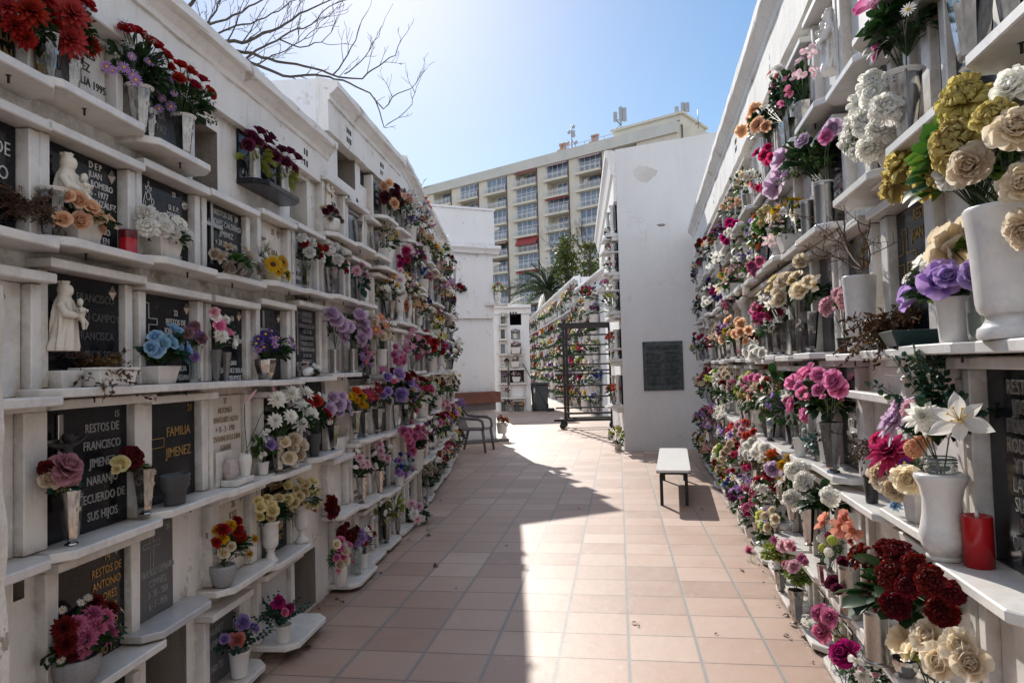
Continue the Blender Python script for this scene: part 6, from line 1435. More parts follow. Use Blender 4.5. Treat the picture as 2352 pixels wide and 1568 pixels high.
bq('large white dahlias', ('hx', 640, 1077, 84, 36), 'white:dahlia@637,916,21;670,904,21;703,902,20;698,938,23;716,952,22;632,966,18;690,972,20;668,955,17;705,965,17', (672, 955, 120, 110), 'broad:dark broad:green:.7', tilt=0.0, off=.11)
bq('a purple rose and white daffodils', ('pt', 604, 1072, 28, 28), 'purple:rose@617,1020,13;627,1024,10 white:orchid@611,994,12;613,1010,12;603,1045,9', (612, 1020, 58, 76), 'broad:green', off=.07)
bq('cream cloth roses', ('', 690, 1060, 0, 0), 'cream:rose@673,1012,16;663,1052,15;688,1024,16;684,1048,15;655,1018,12;672,1032,13 palelilac:rose@700,995,10', (676, 1030, 68, 84), 'broad:dark fern:dark:.8', off=.12) if False else None
bq('cream cloth roses beside white dahlias', ('pt', 676, 1072, 20, 26), 'cream:rose@673,1012,16;663,1052,14;688,1024,16;684,1048,14;655,1018,12;672,1032,13 palelilac:rose@700,995,10', (676, 1030, 68, 80), 'broad:dark fern:dark:.8', off=.12)
bq('white roses with single red ones', ('gb', 722, 1030, 52, 46), 'red:rose@722,924,15;746,955,15;707,932,11 white:bud@740,918,12;731,912,10;717,952,10', (726, 945, 70, 90), 'broad:dark')
bq('mauve edged white roses', ('hx', 765, 1016, 57, 28), 'palelilac:rose@755,942,14;777,930,14;793,926,13;775,947,13;795,943,13;764,914,12;785,912,11', (775, 932, 66, 56), 'broad:dark')
bq('yellow chrysanthemums with an orange rose', ('hx', 817, 997, 52, 26), 'yellow:mum@811,910,11;833,911,11;831,928,11;820,918,9 orange:rose@817,901,11', (822, 918, 50, 50), 'broad:dark', liner='plastic_white')
bq('crimson and coral pink flowers', ('hx', 838, 996, 56, 24), 'hotpink:lily@850,898,9;849,908,9;851,917,9;840,900,8 coral:rose@864,886,9;866,901,9;872,898,9;862,912,7', (853, 912, 48, 60), 'sprig:green broad:dark:.8', off=.07)
bq('mauve rosebuds with a huge dark leaf', ('hx', 868, 984, 56, 26), 'rosepink:bud@875,856,13 purple:rose@888,868,11;890,900,10;880,908,8', (882, 890, 56, 86), 'big:dark')
bq('violet and crimson roses', ('hx', 912, 982, 52, 24), 'lilac:rose@914,862,14;946,892,14 crimson:rose@932,868,11;945,864,12;905,855,9 purple:rose@937,878,13;918,907,15;947,911,12 rosepink:bud@903,880,12;952,876,9', (925, 890, 70, 80), 'broad:dark')
bq('left empty below the violet roses', ('hx', 934, 968, 45, 18), off=.10)
bq('little pink and blue sprigs', ('gl', 953, 962, 26, 18), 'pink:rose@948,930,6;951,938,6;955,944,6 deepblue:daisy@953,924,5 magenta:hyd@962,930,6', (953, 936, 26, 36), 'small:dark')
bq('a large old pink peony', ('hx', 164, 1249, 124, 52), 'dustypink:peony@150,1078,33;152,1096,22 cream:peony@112,1100,20 crimson:carn@106,1074,18 beige:lily@100,1112,20 yellow:lily@172,1060,14', (140, 1095, 100, 90), 'big:teal:.8 broad:lime:.8')
bq('a burgundy carnation and a pale rose', ('hx', 333, 1184, 104, 52), 'crimson:carn@304,1050,26 paleyellow:rose@276,1066,17;268,1078,10', (316, 1066, 80, 40), 'broad:green:.8')
bq('nothing, beside the gilt family plaque', ('gb', 402, 1153, 68, 86), off=.10)
bq('long stemmed dried pink callas', ('wv', 563, 1080, 64, 32), 'whitepink:calla@562,928,15;634,905,15;668,935,15', (600, 960, 60, 120), 'grass:dark:.01')
bq('pink and dark red dahlias', ('sb', 176, 1560, 66, 96), 'pink:dahlia@222,1441,26;200,1463,26;190,1486,25;214,1410,25;240,1418,24;250,1452,24;178,1432,22 crimson:dahlia@147,1441,26;151,1480,25;216,1384,24;252,1398,24;166,1500,20 white:daisy@186,1383,9;202,1372,9;280,1400,8;143,1400,9;140,1515,8', (195, 1445, 165, 135), 'broad:dark small:green:.9')
bq('yellow and red flowers with fern', ('sb', 512, 1332, 48, 56), 'yellow:mum@529,1207,15;512,1236,16;582,1238,14;571,1272,13;496,1218,13;518,1212,12 red:peony@545,1196,11;512,1217,13;545,1219,13;553,1232,12;497,1245,10 cream:rose@512,1271,12;530,1255,9', (535, 1240, 100, 86), 'fern:green broad:dark:.9')
bq('cream roses with a wide urn', ('ur', 622, 1304, 93, 44), 'paleyellow:rose*13,11 white:gyp@650,1190,14;640,1200,12', (630, 1170, 92, 76), 'broad:dark')
bq('cream roses in front of cracked plaster', ('ur', 694, 1256, 86, 40), 'paleyellow:rose*12,10 white:gyp@705,1150,12 orange:bud@720,1172,7', (694, 1135, 84, 78), 'broad:dark')
bq('a fallen red cloth peony', ('', 0, 0, 0, 0)) if False else None
bq('pink tipped chrysanthemums and white rosebuds', ('hx', 831, 1158, 59, 27), 'pinkwhite:dahlia@826,1052,12;842,1064,13;852,1080,12;834,1068,9 white:bud@812,1074,10;821,1040,9', (832, 1068, 54, 66), 'broad:dark')
bq('pink chrysanthemums and white roses', ('hx', 872, 1134, 56, 22), 'pinkwhite:dahlia@872,1021,12;874,1036,12;889,1053,12 white:bud@856,1044,10;892,1032,11;862,1070,9', (875, 1045, 54, 66), 'broad:dark small:green:.8')
bq('a peach ranunculus among eucalyptus', ('pt', 550, 1544, 58, 48), 'salmon:peony@545,1469,16 purple:peony@558,1429,15;583,1443,12;515,1467,11', (545, 1460, 110, 84), 'euca:teal broad:dark:.7')
bq('magenta flowers with round leaves', ('pt', 651, 1462, 38, 38), 'magenta:peony@640,1382,13;662,1398,11 pink:rose@652,1405,9', (648, 1400, 90, 70), 'euca:teal small:dark:.9', off=.16)
bq('mixed pink and cream cloth roses', ('rd', 781, 1345, 46, 34), 'pink:rose@781,1243,9;780,1260,10;772,1280,8;787,1279,8 cream:rose@771,1250,9;790,1266,10;778,1297,11 rosepink:lily@777,1310,9;805,1276,10 yellow:daisy@795,1285,6', (783, 1275, 52, 78), 'small:green', off=.17)
bq('small red carnations', ('jr', 818, 1312, 58, 24), 'crimson:carn*8,9', (803, 1222, 50, 44), 'sprig:dark broad:dark:.8', off=.12)
bq('mauve carnations with white lilies', ('pt', 836, 1284, 34, 24), 'lilac:carn@828,1222,10;832,1237,10;820,1248,8 white:lily@842,1216,8;850,1228,7 red:carn@858,1226,8;846,1212,7', (840, 1232, 56, 56), 'fern:dark', off=.13)
bq('curled yellow green leaves', ('hx', 888, 1256, 60, 24), 'white:bud@882,1180,9', (878, 1175, 56, 58), 'big:olive')
bq('one tall broken leaf', ('hx', 914, 1235, 58, 19), 'white:bud@901,1165,6', (908, 1158, 44, 70), 'big:lime')
bq('white and pink chrysanthemums', ('pt', 957, 1231, 30, 30), 'pinkwhite:dahlia@945,1157,12;962,1163,12;958,1192,11 white:mum@951,1180,13;974,1176,12;968,1190,10', (957, 1175, 66, 58), 'broad:dark', off=.14)
bq('dark red roses behind it', ('', 952, 1180, 1, 2), 'crimson:bud@943,1133,7;951,1132,8;950,1143,7', (948, 1140, 24, 30), 'broad:dark', off=.05) if False else None
bq('cream pompon flowers', ('hx', 977, 1150, 40, 17), 'beige:pom@987,1068,8;1000,1078,8;990,1088,7;1010,1076,8;976,1082,7', (991, 1083, 50, 44), 'broad:dark', off=.13)
bq('dusty violet and blue blooms', ('pt', 917, 1103, 20, 24), 'lilac:peony*5,7 deepblue:mum*3,6 blue:daisy*2,5', (927, 1068, 48, 62), 'small:blue', off=.13)
bq('many pink ranunculus roses', ('hx', 958, 1072, 40, 18), 'pink:peony@927,989,10;940,992,9;958,985,10;968,980,9;938,1008,9;951,1003,10;962,1000,8;944,1018,9;975,995,8;947,1036,9;968,1022,9;935,1000,8', (950, 1003, 62, 72), 'broad:dark', off=.10)
bq('white orchids with plum hearts', ('hx', 977, 1062, 40, 14), 'white:orchid@972,968,8;984,985,9;994,1000,9;996,1015,9;985,1020,8;978,958,8 plum:daisy@978,962,4;990,994,4', (986, 990, 34, 70), 'broad:dark', off=.13)
bq('white daisies over dark leaves', ('hx', 974, 948, 28, 14), 'white:daisy@968,912,10;986,914,9;969,930,9;980,922,8;990,930,7 crimson:daisy@970,904,7', (980, 924, 50, 44), 'broad:dark')
bq('cream and red carnations', ('hx', 1012, 928, 26, 12), 'cream:carn@990,868,8;1005,872,8;1020,866,8;1000,885,8;1014,888,8;1028,880,8;1035,868,7 crimson:carn@1000,876,7;1012,884,7;1022,872,6', (1012, 877, 58, 44), 'broad:dark')
bq('red roses between white daisies', ('hx', 1018, 1006, 30, 14), 'crimson:rose@1012,962,9;1030,966,10;1023,955,8 white:daisy@1005,955,8;1021,968,7;1034,955,7', (1020, 962, 42, 30), 'broad:dark')
bq('blush pink roses', ('hx', 1034, 960, 26, 11), 'palepink:rose@1017,930,7;1028,938,8;1037,945,7;1024,925,7;1040,932,7', (1028, 936, 38, 32), 'broad:dark')
bq('lilac carnations', ('hx', 1055, 948, 22, 9), 'lilac:carn@1050,919,6;1060,920,6;1066,929,6;1056,927,6', (1058, 926, 26, 26), 'broad:dark', off=.12)
bq('red and white chrysanthemums', ('hx', 1052, 1038, 26, 14), 'white:mum@1045,998,7;1065,994,7 crimson:mum@1055,990,7;1060,1000,6', (1055, 1000, 34, 34), 'broad:dark', off=.12)
bq('magenta daisies', ('pt', 1030, 1068, 18, 14), 'magenta:daisy@1022,1026,7;1032,1020,7;1040,1036,7;1028,1032,6 white:daisy@1036,1026,6', (1031, 1032, 32, 38), 'broad:dark', off=.12)
bq('small cream rosebuds', ('pt', 1024, 1078, 18, 15), 'cream:rose*7,5', (1024, 1048, 30, 28), 'broad:green', off=.15)
# upper rows, far part of the shaded wall
bq('beige and burgundy peonies', ('bw', 893, 490, 14, 22), 'peach:peony@881,429,11;894,421,9;906,468,11 burg:peony@883,453,12;909,445,11;918,464,10', (898, 448, 52, 66), 'broad:teal')
bq('grey white chrysanthemums', ('hx', 931, 503, 42, 11), 'white:mum@927,453,9;936,445,7 lilac:gyp@922,440,9', (928, 458, 28, 50), 'dry:grey')
bq('white carnations with dark leaves', ('hx', 946, 518, 38, 11), 'white:carn@948,441,8;955,460,9;952,472,8', (948, 460, 34, 56), 'big:dark:.8 dry:dried:.6')
bq('tall peach and lilac spray', ('hx', 957, 542, 36, 16), 'salmon:bud@978,457,6;966,480,6;969,500,7;972,508,7;968,527,6;985,520,6 lilac:bud@974,470,6;980,488,6;986,497,5 white:daisy*9,5 pink:bud@992,520,5;990,510,5', (978, 498, 42, 92), 'grass:olive sprig:dark:.9', off=.1)
bq('pink and white lilies', ('hx', 948, 634, 38, 18), 'hotpink:peony@932,576,9;972,590,8;955,568,8 whitepink:lily@952,582,12;968,576,12;945,575,9;966,568,10;940,566,8', (953, 580, 56, 48), 'broad:dark small:grey:.9')
bq('nothing, next to the pink lilies', ('hx', 963, 638, 32, 10))
bq('magenta and dried brown flowers', ('hx', 925, 630, 12, 10), 'magenta:peony@919,606,7;922,597,6;917,590,5 dried:hyd@934,606,7', (924, 602, 28, 38), 'dry:dried:.8', off=.05)
bq('cream rose, peach lilies and yellow buds', ('ur', 917, 734, 60, 27), 'white:rose@914,661,12 peach:lily@906,634,11;930,636,10;942,643,11 pinkwhite:mum@919,622,9;918,644,8;946,657,9;951,634,7 yellow:bud@927,648,6;960,657,7 cream:bud@938,667,8;957,673,8', (930, 650, 70, 66), 'broad:dark small:green:.8')
bq('yellow buds of the same bunch', ('ur', 939, 738, 56, 19), 'cream:bud@955,670,7;935,672,7', (945, 672, 30, 24), 'broad:dark:.7', off=.06)
bq('small orange blossoms', ('pt', 934, 730, 14, 12), 'orange:lily*6,5', (933, 703, 22, 30), 'small:dark', off=.05)
bq('nothing, beside the twin urns', ('hx', 951, 741, 40, 12))
bq('dark purple lilies', ('hx', 968, 748, 36, 16), 'violet:mum@972,690,9;980,686,9;986,692,8;976,698,8', (978, 694, 38, 26), 'big:dark:.8')
bq('white pompon flowers', ('hx', 981, 749, 32, 11), 'white:pom@985,704,7;994,710,7 red:lily@996,698,5', (988, 708, 26, 24), 'broad:dark')
bq('small crimson freesias', ('hx', 990, 754, 28, 10), 'hotpink:lily*6,4 white:daisy*3,4', (1004, 712, 22, 26), 'broad:dark')
bq('dusky plum berries', ('ur', 1019, 764, 28, 16), 'plum:berry*4,8', (1024, 704, 30, 44), 'small:olive')
bq('dark dried seed heads', ('ur', 1030, 764, 26, 10), 'white:bud@1048,722,3;1045,735,3', (1042, 708, 28, 40), 'dry:dried', off=.06)
bq('white daisies in a cream pot', ('cp', 1003, 598, 20, 18), 'white:daisy@998,562,8;1012,560,8;1022,563,7;1030,556,6;1008,570,7 white:orchid@1028,545,5', (1014, 566, 44, 32), 'broad:green', off=.12)
bq('red and white small flowers', ('hx', 1024, 614, 26, 8), 'crimson:carn@1038,590,5;1046,602,5;1036,610,5 white:daisy@1034,580,5;1032,596,4;1042,585,4', (1038, 598, 24, 46), 'small:dark')
bq('reddish dried grass', ('hx', 1045, 642, 24, 9), 'white:lily@1048,606,6', (1060, 612, 32, 34), 'dry:dried')
bq('dusty pink wide petalled flowers', ('hx', 1007, 676, 34, 14), 'dullpink:daisy@1009,612,8;1000,626,7;1018,622,8;1012,604,7 cream:lily@1010,634,7;1018,642,7', (1009, 623, 36, 44), 'big:pale:.6')
bq('pale pink clustered roses', ('hx', 1026, 688, 28, 9), 'palepink:rose@1022,648,6;1026,655,6;1038,655,6;1042,662,6 palelilac:hyd@1034,648,8;1040,646,7', (1034, 653, 36, 28), 'broad:dark')
bq('red carnations reaching outwards', ('hx', 1046, 700, 28, 9), 'red:carn@1053,655,5;1060,660,5;1068,656,6;1075,662,5', (1060, 662, 34, 24), 'broad:dark', off=.12)
bq('magenta pot flowers', ('bx', 981, 662, 14, 13), 'pink:hyd@980,636,6;990,640,5;978,628,4', (983, 636, 22, 22), 'big:teal:.7')
bq('little pink garden roses', ('gl', 920, 850, 18, 22), 'pink:rose@907,798,7;914,812,7;928,806,8;919,822,7;908,828,9;925,830,8;932,800,6;916,832,6 palelilac:rose@912,814,6;922,812,6 white:gyp@925,795,10', (920, 814, 42, 44), 'small:green', off=.1)
bq('magenta pink lilies', ('hx', 947, 849, 36, 15), 'orchidpink:lily@946,760,10;933,784,9;948,795,10;960,776,10;972,785,11;968,808,10;981,806,10;975,795,9;942,766,8', (957, 788, 62, 58), 'broad:dark grass:dark:.6', off=.1)
bq('tiny pink carnations', ('hx', 958, 848, 20, 9), 'pink:carn*4,5', (961, 822, 18, 20), 'small:dark', off=.06)
bq('red roses', ('cy', 972, 847, 32, 10), 'red:rose@978,768,8;978,782,8;996,786,9;994,798,8;1005,770,9;1014,800,8;1010,812,8;1023,805,7;985,788,6 white:rose@988,766,6;990,774,6', (996, 790, 56, 54), 'broad:dark small:green:.9', off=.1)
bq('nothing, under the red roses', ('cy', 983, 846, 30, 9))
bq('yellow green lilies', ('ur', 998, 843, 28, 10), 'lime:lily@1001,752,9;1010,763,9;1018,772,9;1006,776,9;1014,785,8;1022,778,7', (1008, 768, 36, 42), 'broad:lime:.7')
bq('lilac sprays and a peach orchid', ('hx', 1020, 840, 30, 10), 'lilac:hyd@1020,786,6;1026,792,6 peach:orchid@1035,803,9', (1027, 798, 30, 40), 'broad:dark')
bq('white roses with dark oak leaves', ('pt', 1042, 832, 14, 11), 'white:rose@1048,790,6;1052,800,6;1047,812,6', (1048, 795, 34, 54), 'big:dark:.8', off=.12)
bq('cream roses and daisies', ('hx', 1034, 897, 22, 10), 'cream:rose*6,5 white:daisy*3,5', (1036, 868, 44, 32), 'broad:dark', off=.06)
bq('yellow mimosa', ('hx', 974, 912, 16, 11), 'yellow:hyd@970,888,6;977,894,6;983,890,5', (975, 892, 24, 22), 'small:lime:.7', off=.06)
bq('white stocks', ('hx', 1040, 912, 18, 10), 'white:hyd@1036,884,6;1044,888,6', (1040, 889, 24, 28), 'broad:green', off=.12)

# ---- sunlit wall
bq('magenta orchids', ('hx', 2082, 300, 172, 82), 'orchidpink:orchid@2003,16,34;2032,-6,28;2019,106,34 white:daisy@2086,22,16 yellow:bud@2018,100,5', (2065, 40, 170, 170), 'broad:dark big:dark:.9', liner='plastic_white', off=.12, yaw=.3)
bq('holding nothing in view, high up', ('hx', 2237, 158, 240, 112), off=.12, yaw=.35)
bq('standing at the very end, high up', ('hx', 2338, 96, 240, 112), off=.11, yaw=.3)
bq('white pompon chrysanthemums', ('rd', 2044, 352, 66, 62), 'white:carn@2006,192,34;1982,236,33;2034,250,37;1990,284,35;1955,318,33;2003,340,34;1968,276,30;2020,300,30;1975,345,26 white:peony@2012,222,30;1962,296,26', (1998, 270, 130, 200), 'sprig:green broad:green:.7', off=.12)
bq('pink orchids on tall stems', ('hx', 1848, 250, 66, 40), 'whitepink:orchid@1856,116,15;1834,142,14;1841,171,14;1824,178,13;1866,126,11;1870,166,13 pink:orchid@1814,212,15;1799,240,13;1776,203,12;1808,180,11', (1830, 190, 90, 150), 'broad:dark grass:green:.8', off=.1)
bq('white roses among dark leaves', ('hx', 1817, 312, 74, 30), 'white:rose@1786,160,11;1772,178,9 salmon:rose@1770,172,8', (1790, 210, 66, 120), 'broad:dark euca:dark:.8', off=.1)
bq('big peach garden roses', ('hx', 1806, 340, 70, 32), 'peach:peony@1735,252,16;1742,288,17;1705,300,14;1760,291,12;1728,272,14', (1755, 280, 100, 90), 'broad:dark', off=.12)
bq('large lilac roses', ('cy', 1895, 498, 104, 42), 'palelilac:rose@1802,366,24;1784,430,24;1916,294,19;1814,404,19;1848,328,17;1796,398,18 rosepink:rose@1901,318,17', (1858, 350, 150, 150), 'sprig:green broad:dark:.9 fern:lime:.7', liner='plastic_white', off=.12)
bq('nothing, beside the lilac roses', ('cy', 1857, 524, 90, 32), liner='plastic_white', off=.12)
bq('crimson and dried roses', ('hx', 1780, 360, 40, 24), 'hotpink:rose@1742,353,11;1757,360,12;1765,340,9 dried:hyd@1775,375,8', (1760, 362, 46, 44), 'small:dark dry:dried:.6', off=.1)
bq('one red gerbera', ('hx', 1742, 478, 44, 22), 'hotpink:mum@1733,424,11', (1742, 428, 30, 26), 'broad:dark', off=.12)
bq('yellow carnations and striped lilies', ('ur', 1783, 596, 78, 42), 'paleyellow:carn@1752,489,14;1751,512,13;1769,501,13;1760,480,11 whitepink:lily@1784,510,17;1769,552,18;1780,535,13;1797,476,14;1790,490,12 orange:lily@1733,500,9;1728,512,8', (1766, 515, 80, 100), 'big:green broad:dark:.8', off=.12)
bq('broad green leaves and orange lilies', ('pt', 1715, 578, 20, 20), 'orange:lily@1735,545,8;1742,566,8 paleyellow:hyd@1715,540,7', (1722, 548, 66, 60), 'big:green', off=.12)
bq('magenta roses and white daisies', ('hx', 1682, 594, 44, 16), 'magenta:rose@1678,514,11;1690,514,8;1672,555,8;1664,540,6 white:mum@1676,530,9;1650,558,9;1662,556,9;1668,536,8', (1672, 540, 56, 66), 'grass:green:.8 small:dark:.9', off=.12)
bq('red geraniums', ('hx', 1617, 613, 34, 15), 'red:carn@1606,553,6;1612,560,6;1620,548,6;1602,560,5 white:daisy*5,5', (1612, 562, 32, 38), 'broad:dark', off=.12)
bq('nothing, beneath the red geraniums', ('hx', 1607, 614, 24, 10), off=.12)
bq('white moth orchids', ('hx', 1650, 646, 40, 18), 'white:orchid@1652,583,9;1640,592,9;1632,604,8;1645,600,8;1660,582,8;1628,612,7', (1644, 594, 44, 36), 'broad:dark', off=.13)
bq('pink carnations and white freesias', ('hx', 1736, 668, 40, 18), 'pink:carn@1728,612,15;1745,600,12;1735,625,12 white:mum@1722,592,8;1740,588,7;1704,632,8;1724,632,8 white:bud@1688,596,9', (1728, 606, 56, 66), 'broad:green sprig:green:.9', off=.12)
bq('pale lilies over tiny pink blossoms', ('hx', 1677, 719, 40, 16), 'cream:lily@1668,644,14;1653,660,13 pink:gyp@1690,622,16;1682,630,14;1700,640,13 magenta:gyp@1672,655,9', (1680, 640, 60, 60), 'broad:green grass:green:.6', off=.13)
bq('magenta sweet peas', ('hx', 1646, 726, 34, 12), 'magenta:hyd@1638,664,6;1634,672,6;1645,672,6 violet:hyd@1640,680,5;1658,680,6 white:mum*2,5', (1644, 672, 34, 42), 'small:blue', off=.12)
bq('hanging pink hyacinths', ('hx', 1662, 722, 26, 10), 'pink:hyd@1662,690,6;1664,700,6;1668,708,5 white:hyd@1666,716,5', (1664, 702, 20, 40), 'small:green', off=.13)
bq('white azaleas', ('rd', 1707, 711, 22, 24), 'white:hyd@1706,660,9;1714,664,8;1694,672,8 palepink:orchid@1682,682,6;1694,690,6;1710,672,6', (1702, 674, 44, 38), 'broad:dark', off=.12)
bq('cream roses', ('hx', 1862, 790, 94, 42), 'cream:rose@1842,670,20;1831,642,17;1858,648,13 cream:orchid@1866,640,17;1872,656,15', (1850, 668, 76, 66), 'broad:dark', off=.12)
bq('ivory cream roses', ('hx', 1830, 792, 82, 38), 'cream:rose@1794,672,18;1796,690,18;1801,650,18;1812,640,14;1842,604,16 paleyellow:rose@1782,644,14;1776,664,14;1820,648,10', (1804, 662, 76, 84), 'broad:dark small:lime:.7', off=.12)
bq('white lilies with pink roses', ('hx', 1797, 792, 72, 32), 'white:lily@1752,688,14;1766,700,13;1745,676,11 pink:rose@1736,706,10;1748,704,8;1728,716,7', (1755, 702, 60, 50), 'broad:dark', off=.12)
bq('empty, second of five under cream roses', ('hx', 1773, 792, 66, 26), off=.12)
bq('empty, first of five under cream roses', ('hx', 1753, 791, 66, 24), off=.12)
bq('pale dusty pink carnations', ('bp', 1938, 756, 36, 34), 'palepink:carn@1901,703,22;1941,687,23;1928,676,18', (1925, 695, 70, 56), 'broad:green:.6', off=.10)
bq('nothing, set beneath the black pot', ('ce', 1946, 789, 34, 42), off=.08)
bq('long bare brown twigs', ('cu', 1980, 790, 172, 74), '', (1930, 560, 200, 210), 'dry:dried:.02', off=.13)
bq('dark brown withered flowers', ('gx', 2092, 791, 34, 172), '', (2030, 715, 150, 160), 'dry:dried:1.3 dry:dried:1.1 dry:bronze:.9', off=.11)
bq('purple roses with white blossoms', ('ce', 2196, 786, 104, 86), 'purple:rose@2162,652,40;2110,682,38;2246,632,32;2180,640,26 white:rose@2122,604,20;2136,612,18 white:daisy@2080,640,12;2094,622,12', (2160, 650, 170, 130), 'broad:dark small:bright:.9', off=.11)
bq('one big cream rose leaning out', ('jr', 2257, 787, 130, 58), 'cream:peony@2195,580,62', (2215, 560, 100, 66), 'broad:bright:.8', off=.09)
bq('mustard carnations and cream roses', ('cu', 2330, 787, 306, 176), 'sallow:carn@2201,327,66;2215,234,60;2076,382,46;2060,425,40;2284,270,46;2120,395,34;2130,430,32;2165,395,36 cream:peony@2336,300,47;2352,420,40;2230,380,38;2356,525,36 white:peony@2330,200,40;2190,400,36', (2220, 350, 300, 280), 'big:bright:.85 broad:green:1.0', off=.13)
bq('bright pink roses', ('hx', 1915, 1098, 114, 56), 'rosepink:rose@1857,864,23;1920,874,22;1929,895,21;1826,880,17;1882,866,18;1884,897,15 rosepink:bud@1862,915,15;1894,912,10;1936,916,10 rosepink:peony@1856,950,20', (1890, 905, 110, 130), 'broad:dark big:dark:.8 broad:lime:.6', off=.14, yaw=.25)
bq('pink rosebuds with yellow green sepals', ('pt', 1836, 996, 42, 30), 'rosepink:rose@1824,930,17;1850,905,16;1868,918,15;1840,890,13 magenta:mum@1808,920,11;1846,894,9', (1840, 912, 70, 80), 'broad:lime:.8 broad:dark', off=.12)
bq('grey green sprigs with purple buds', ('ce', 1908, 1078, 62, 54), 'plum:bud@1878,1000,5;1884,1012,5;1870,1015,5;1896,1020,5;1946,1005,5;1880,1025,5', (1896, 1012, 110, 80), 'euca:blue small:blue:.9', off=.07)
bq('nothing, behind the pink rose vase', ('hx', 1872, 1062, 60, 26), off=.08)
bq('dark green laurel and withered blooms', ('hx', 1784, 958, 54, 36), 'crimson:hyd@1805,876,6 white:lily@1750,925,12', (1785, 880, 80, 110), 'big:dark dry:bronze:.9', off=.13)
bq('nothing, beside the withered laurel', ('hx', 1766, 956, 50, 22), off=.12)
bq('pink chrysanthemums and mauve roses', ('hx', 1710, 952, 40, 17), 'pink:mum@1715,892,11;1724,900,11;1708,886,9 rosepink:rose@1728,868,9;1715,872,8;1742,870,9 magenta:rose@1712,902,7 coral:rose@1738,888,9', (1722, 888, 62, 58), 'broad:dark', off=.13)
bq('white lily and tiny coral flowers', ('hx', 1727, 958, 42, 18), 'white:lily@1730,912,12;1738,900,9 coral:rose@1735,892,7', (1733, 900, 34, 40), 'small:green', off=.13)
bq('beige chrysanthemums', ('hx', 1645, 910, 24, 14), 'beige:mum@1665,858,11;1655,862,11;1644,872,10;1672,866,10;1660,848,9;1650,880,9', (1660, 866, 52, 44), 'grass:lime:.7', off=.13)
bq('small blue and pink meadow flowers', ('hx', 1680, 924, 26, 14), 'violet:daisy@1692,868,5;1682,902,5 pink:hyd@1683,876,6 yellow:daisy@1690,892,5 white:daisy*4,4', (1682, 888, 30, 50), 'sprig:bright', off=.13)
bq('crimson and pink tulips', ('hx', 1637, 910, 24, 10), 'hotpink:bud@1622,858,6;1630,848,6;1626,866,6;1618,864,5 coral:bud@1640,855,5', (1628, 856, 34, 44), 'broad:dark', off=.12)
bq('white cloth peonies', ('bx', 1744, 839, 24, 40), 'white:peony@1718,808,12;1732,815,12;1742,807,11;1752,810,10;1728,800,9;1750,822,8', (1736, 810, 52, 28), 'broad:dark:.7', off=.12)
bq('red and white carnations', ('hx', 1740, 800, 30, 10), 'crimson:carn@1731,772,9;1742,774,8 white:carn@1738,782,9;1722,784,9', (1735, 780, 36, 26), 'fern:dark:.8', off=.06)
bq('peach orange roses', ('hx', 1697, 848, 44, 19), 'peach:rose@1676,737,11;1703,746,12;1720,759,9;1703,763,10;1692,768,11;1678,766,8 palepink:rose@1655,764,10 white:gyp@1680,752,12', (1690, 765, 72, 64), 'broad:bright:.8 small:dark', off=.14)
bq('nothing, tucked behind the peach roses', ('hx', 1716, 850, 42, 14), off=.10)
bq('parched pale flowers', ('hx', 1660, 824, 34, 12), 'beige:lily@1632,765,9;1645,750,9;1650,766,9;1640,772,8;1655,748,8', (1643, 764, 48, 42), 'dry:olive', off=.13)
bq('white roses with red trim', ('ur', 1626, 754, 40, 16), 'white:rose@1620,686,6;1626,694,6;1618,700,6;1632,688,6 crimson:carn@1610,696,6;1608,708,5', (1622, 695, 34, 38), 'broad:dark', off=.13)
bq('nothing, twin of another', ('ur', 1617, 752, 36, 12), off=.12)
bq('white petunias and a violet spike', ('hx', 1640, 710, 30, 12), 'white:orchid@1622,662,7;1630,656,6;1638,666,6 violet:hyd@1628,642,6', (1628, 656, 30, 34), 'broad:dark', off=.12)
bq('pink and white ball of carnations', ('hx', 1607, 824, 28, 13), 'hotpink:carn@1596,768,6;1606,776,6;1600,786,6;1612,770,5 white:carn@1602,772,6;1594,780,5;1608,786,5', (1602, 777, 30, 32), 'broad:dark', off=.13)
bq('dark magenta carnations', ('ur', 1634, 826, 26, 12), 'magenta:carn@1626,778,6;1632,788,6;1622,790,5 crimson:carn@1636,780,5', (1628, 788, 28, 36), 'broad:dark', off=.12)
bq('white star lilies', ('hx', 1660, 997, 34, 14), 'white:lily@1650,938,9;1658,946,9;1644,950,9;1662,934,8;1652,956,8', (1654, 946, 44, 38), 'broad:dark', off=.13)
bq('lilac pink lilies', ('hx', 1642, 1002, 30, 10), 'pink:lily@1626,936,7;1632,944,7;1624,952,6 lilac:lily@1634,930,7', (1630, 940, 32, 40), 'broad:dark', off=.12)
bq('purple orchids', ('hx', 1628, 1030, 30, 12), 'lilac:orchid@1615,978,7;1622,970,7;1612,984,6;1626,980,6', (1620, 980, 30, 30), 'broad:dark', off=.13)
bq('small pink and red roses', ('hx', 1708, 1036, 38, 16), 'palepink:rose@1698,977,9;1708,985,9;1690,990,8;1712,975,8;1702,998,7 coral:rose@1714,972,9;1715,1000,9;1696,1005,8;1732,992,8;1688,984,7 purple:rose@1682,998,9', (1706, 988, 60, 52), 'small:green', off=.14)
bq('orange roses in a painted pot', ('ce', 1677, 1015, 16, 14), 'coral:rose@1678,985,7;1684,976,6 cream:rose@1673,998,6', (1678, 988, 24, 32), 'small:bright:.8', off=.13)
bq('white roses', ('hx', 1733, 1108, 30, 16), 'white:rose@1712,1015,10;1718,1024,10;1706,1036,10;1728,1014,9 white:daisy@1722,1042,9', (1718, 1026, 44, 44), 'broad:bright:.8', off=.14)
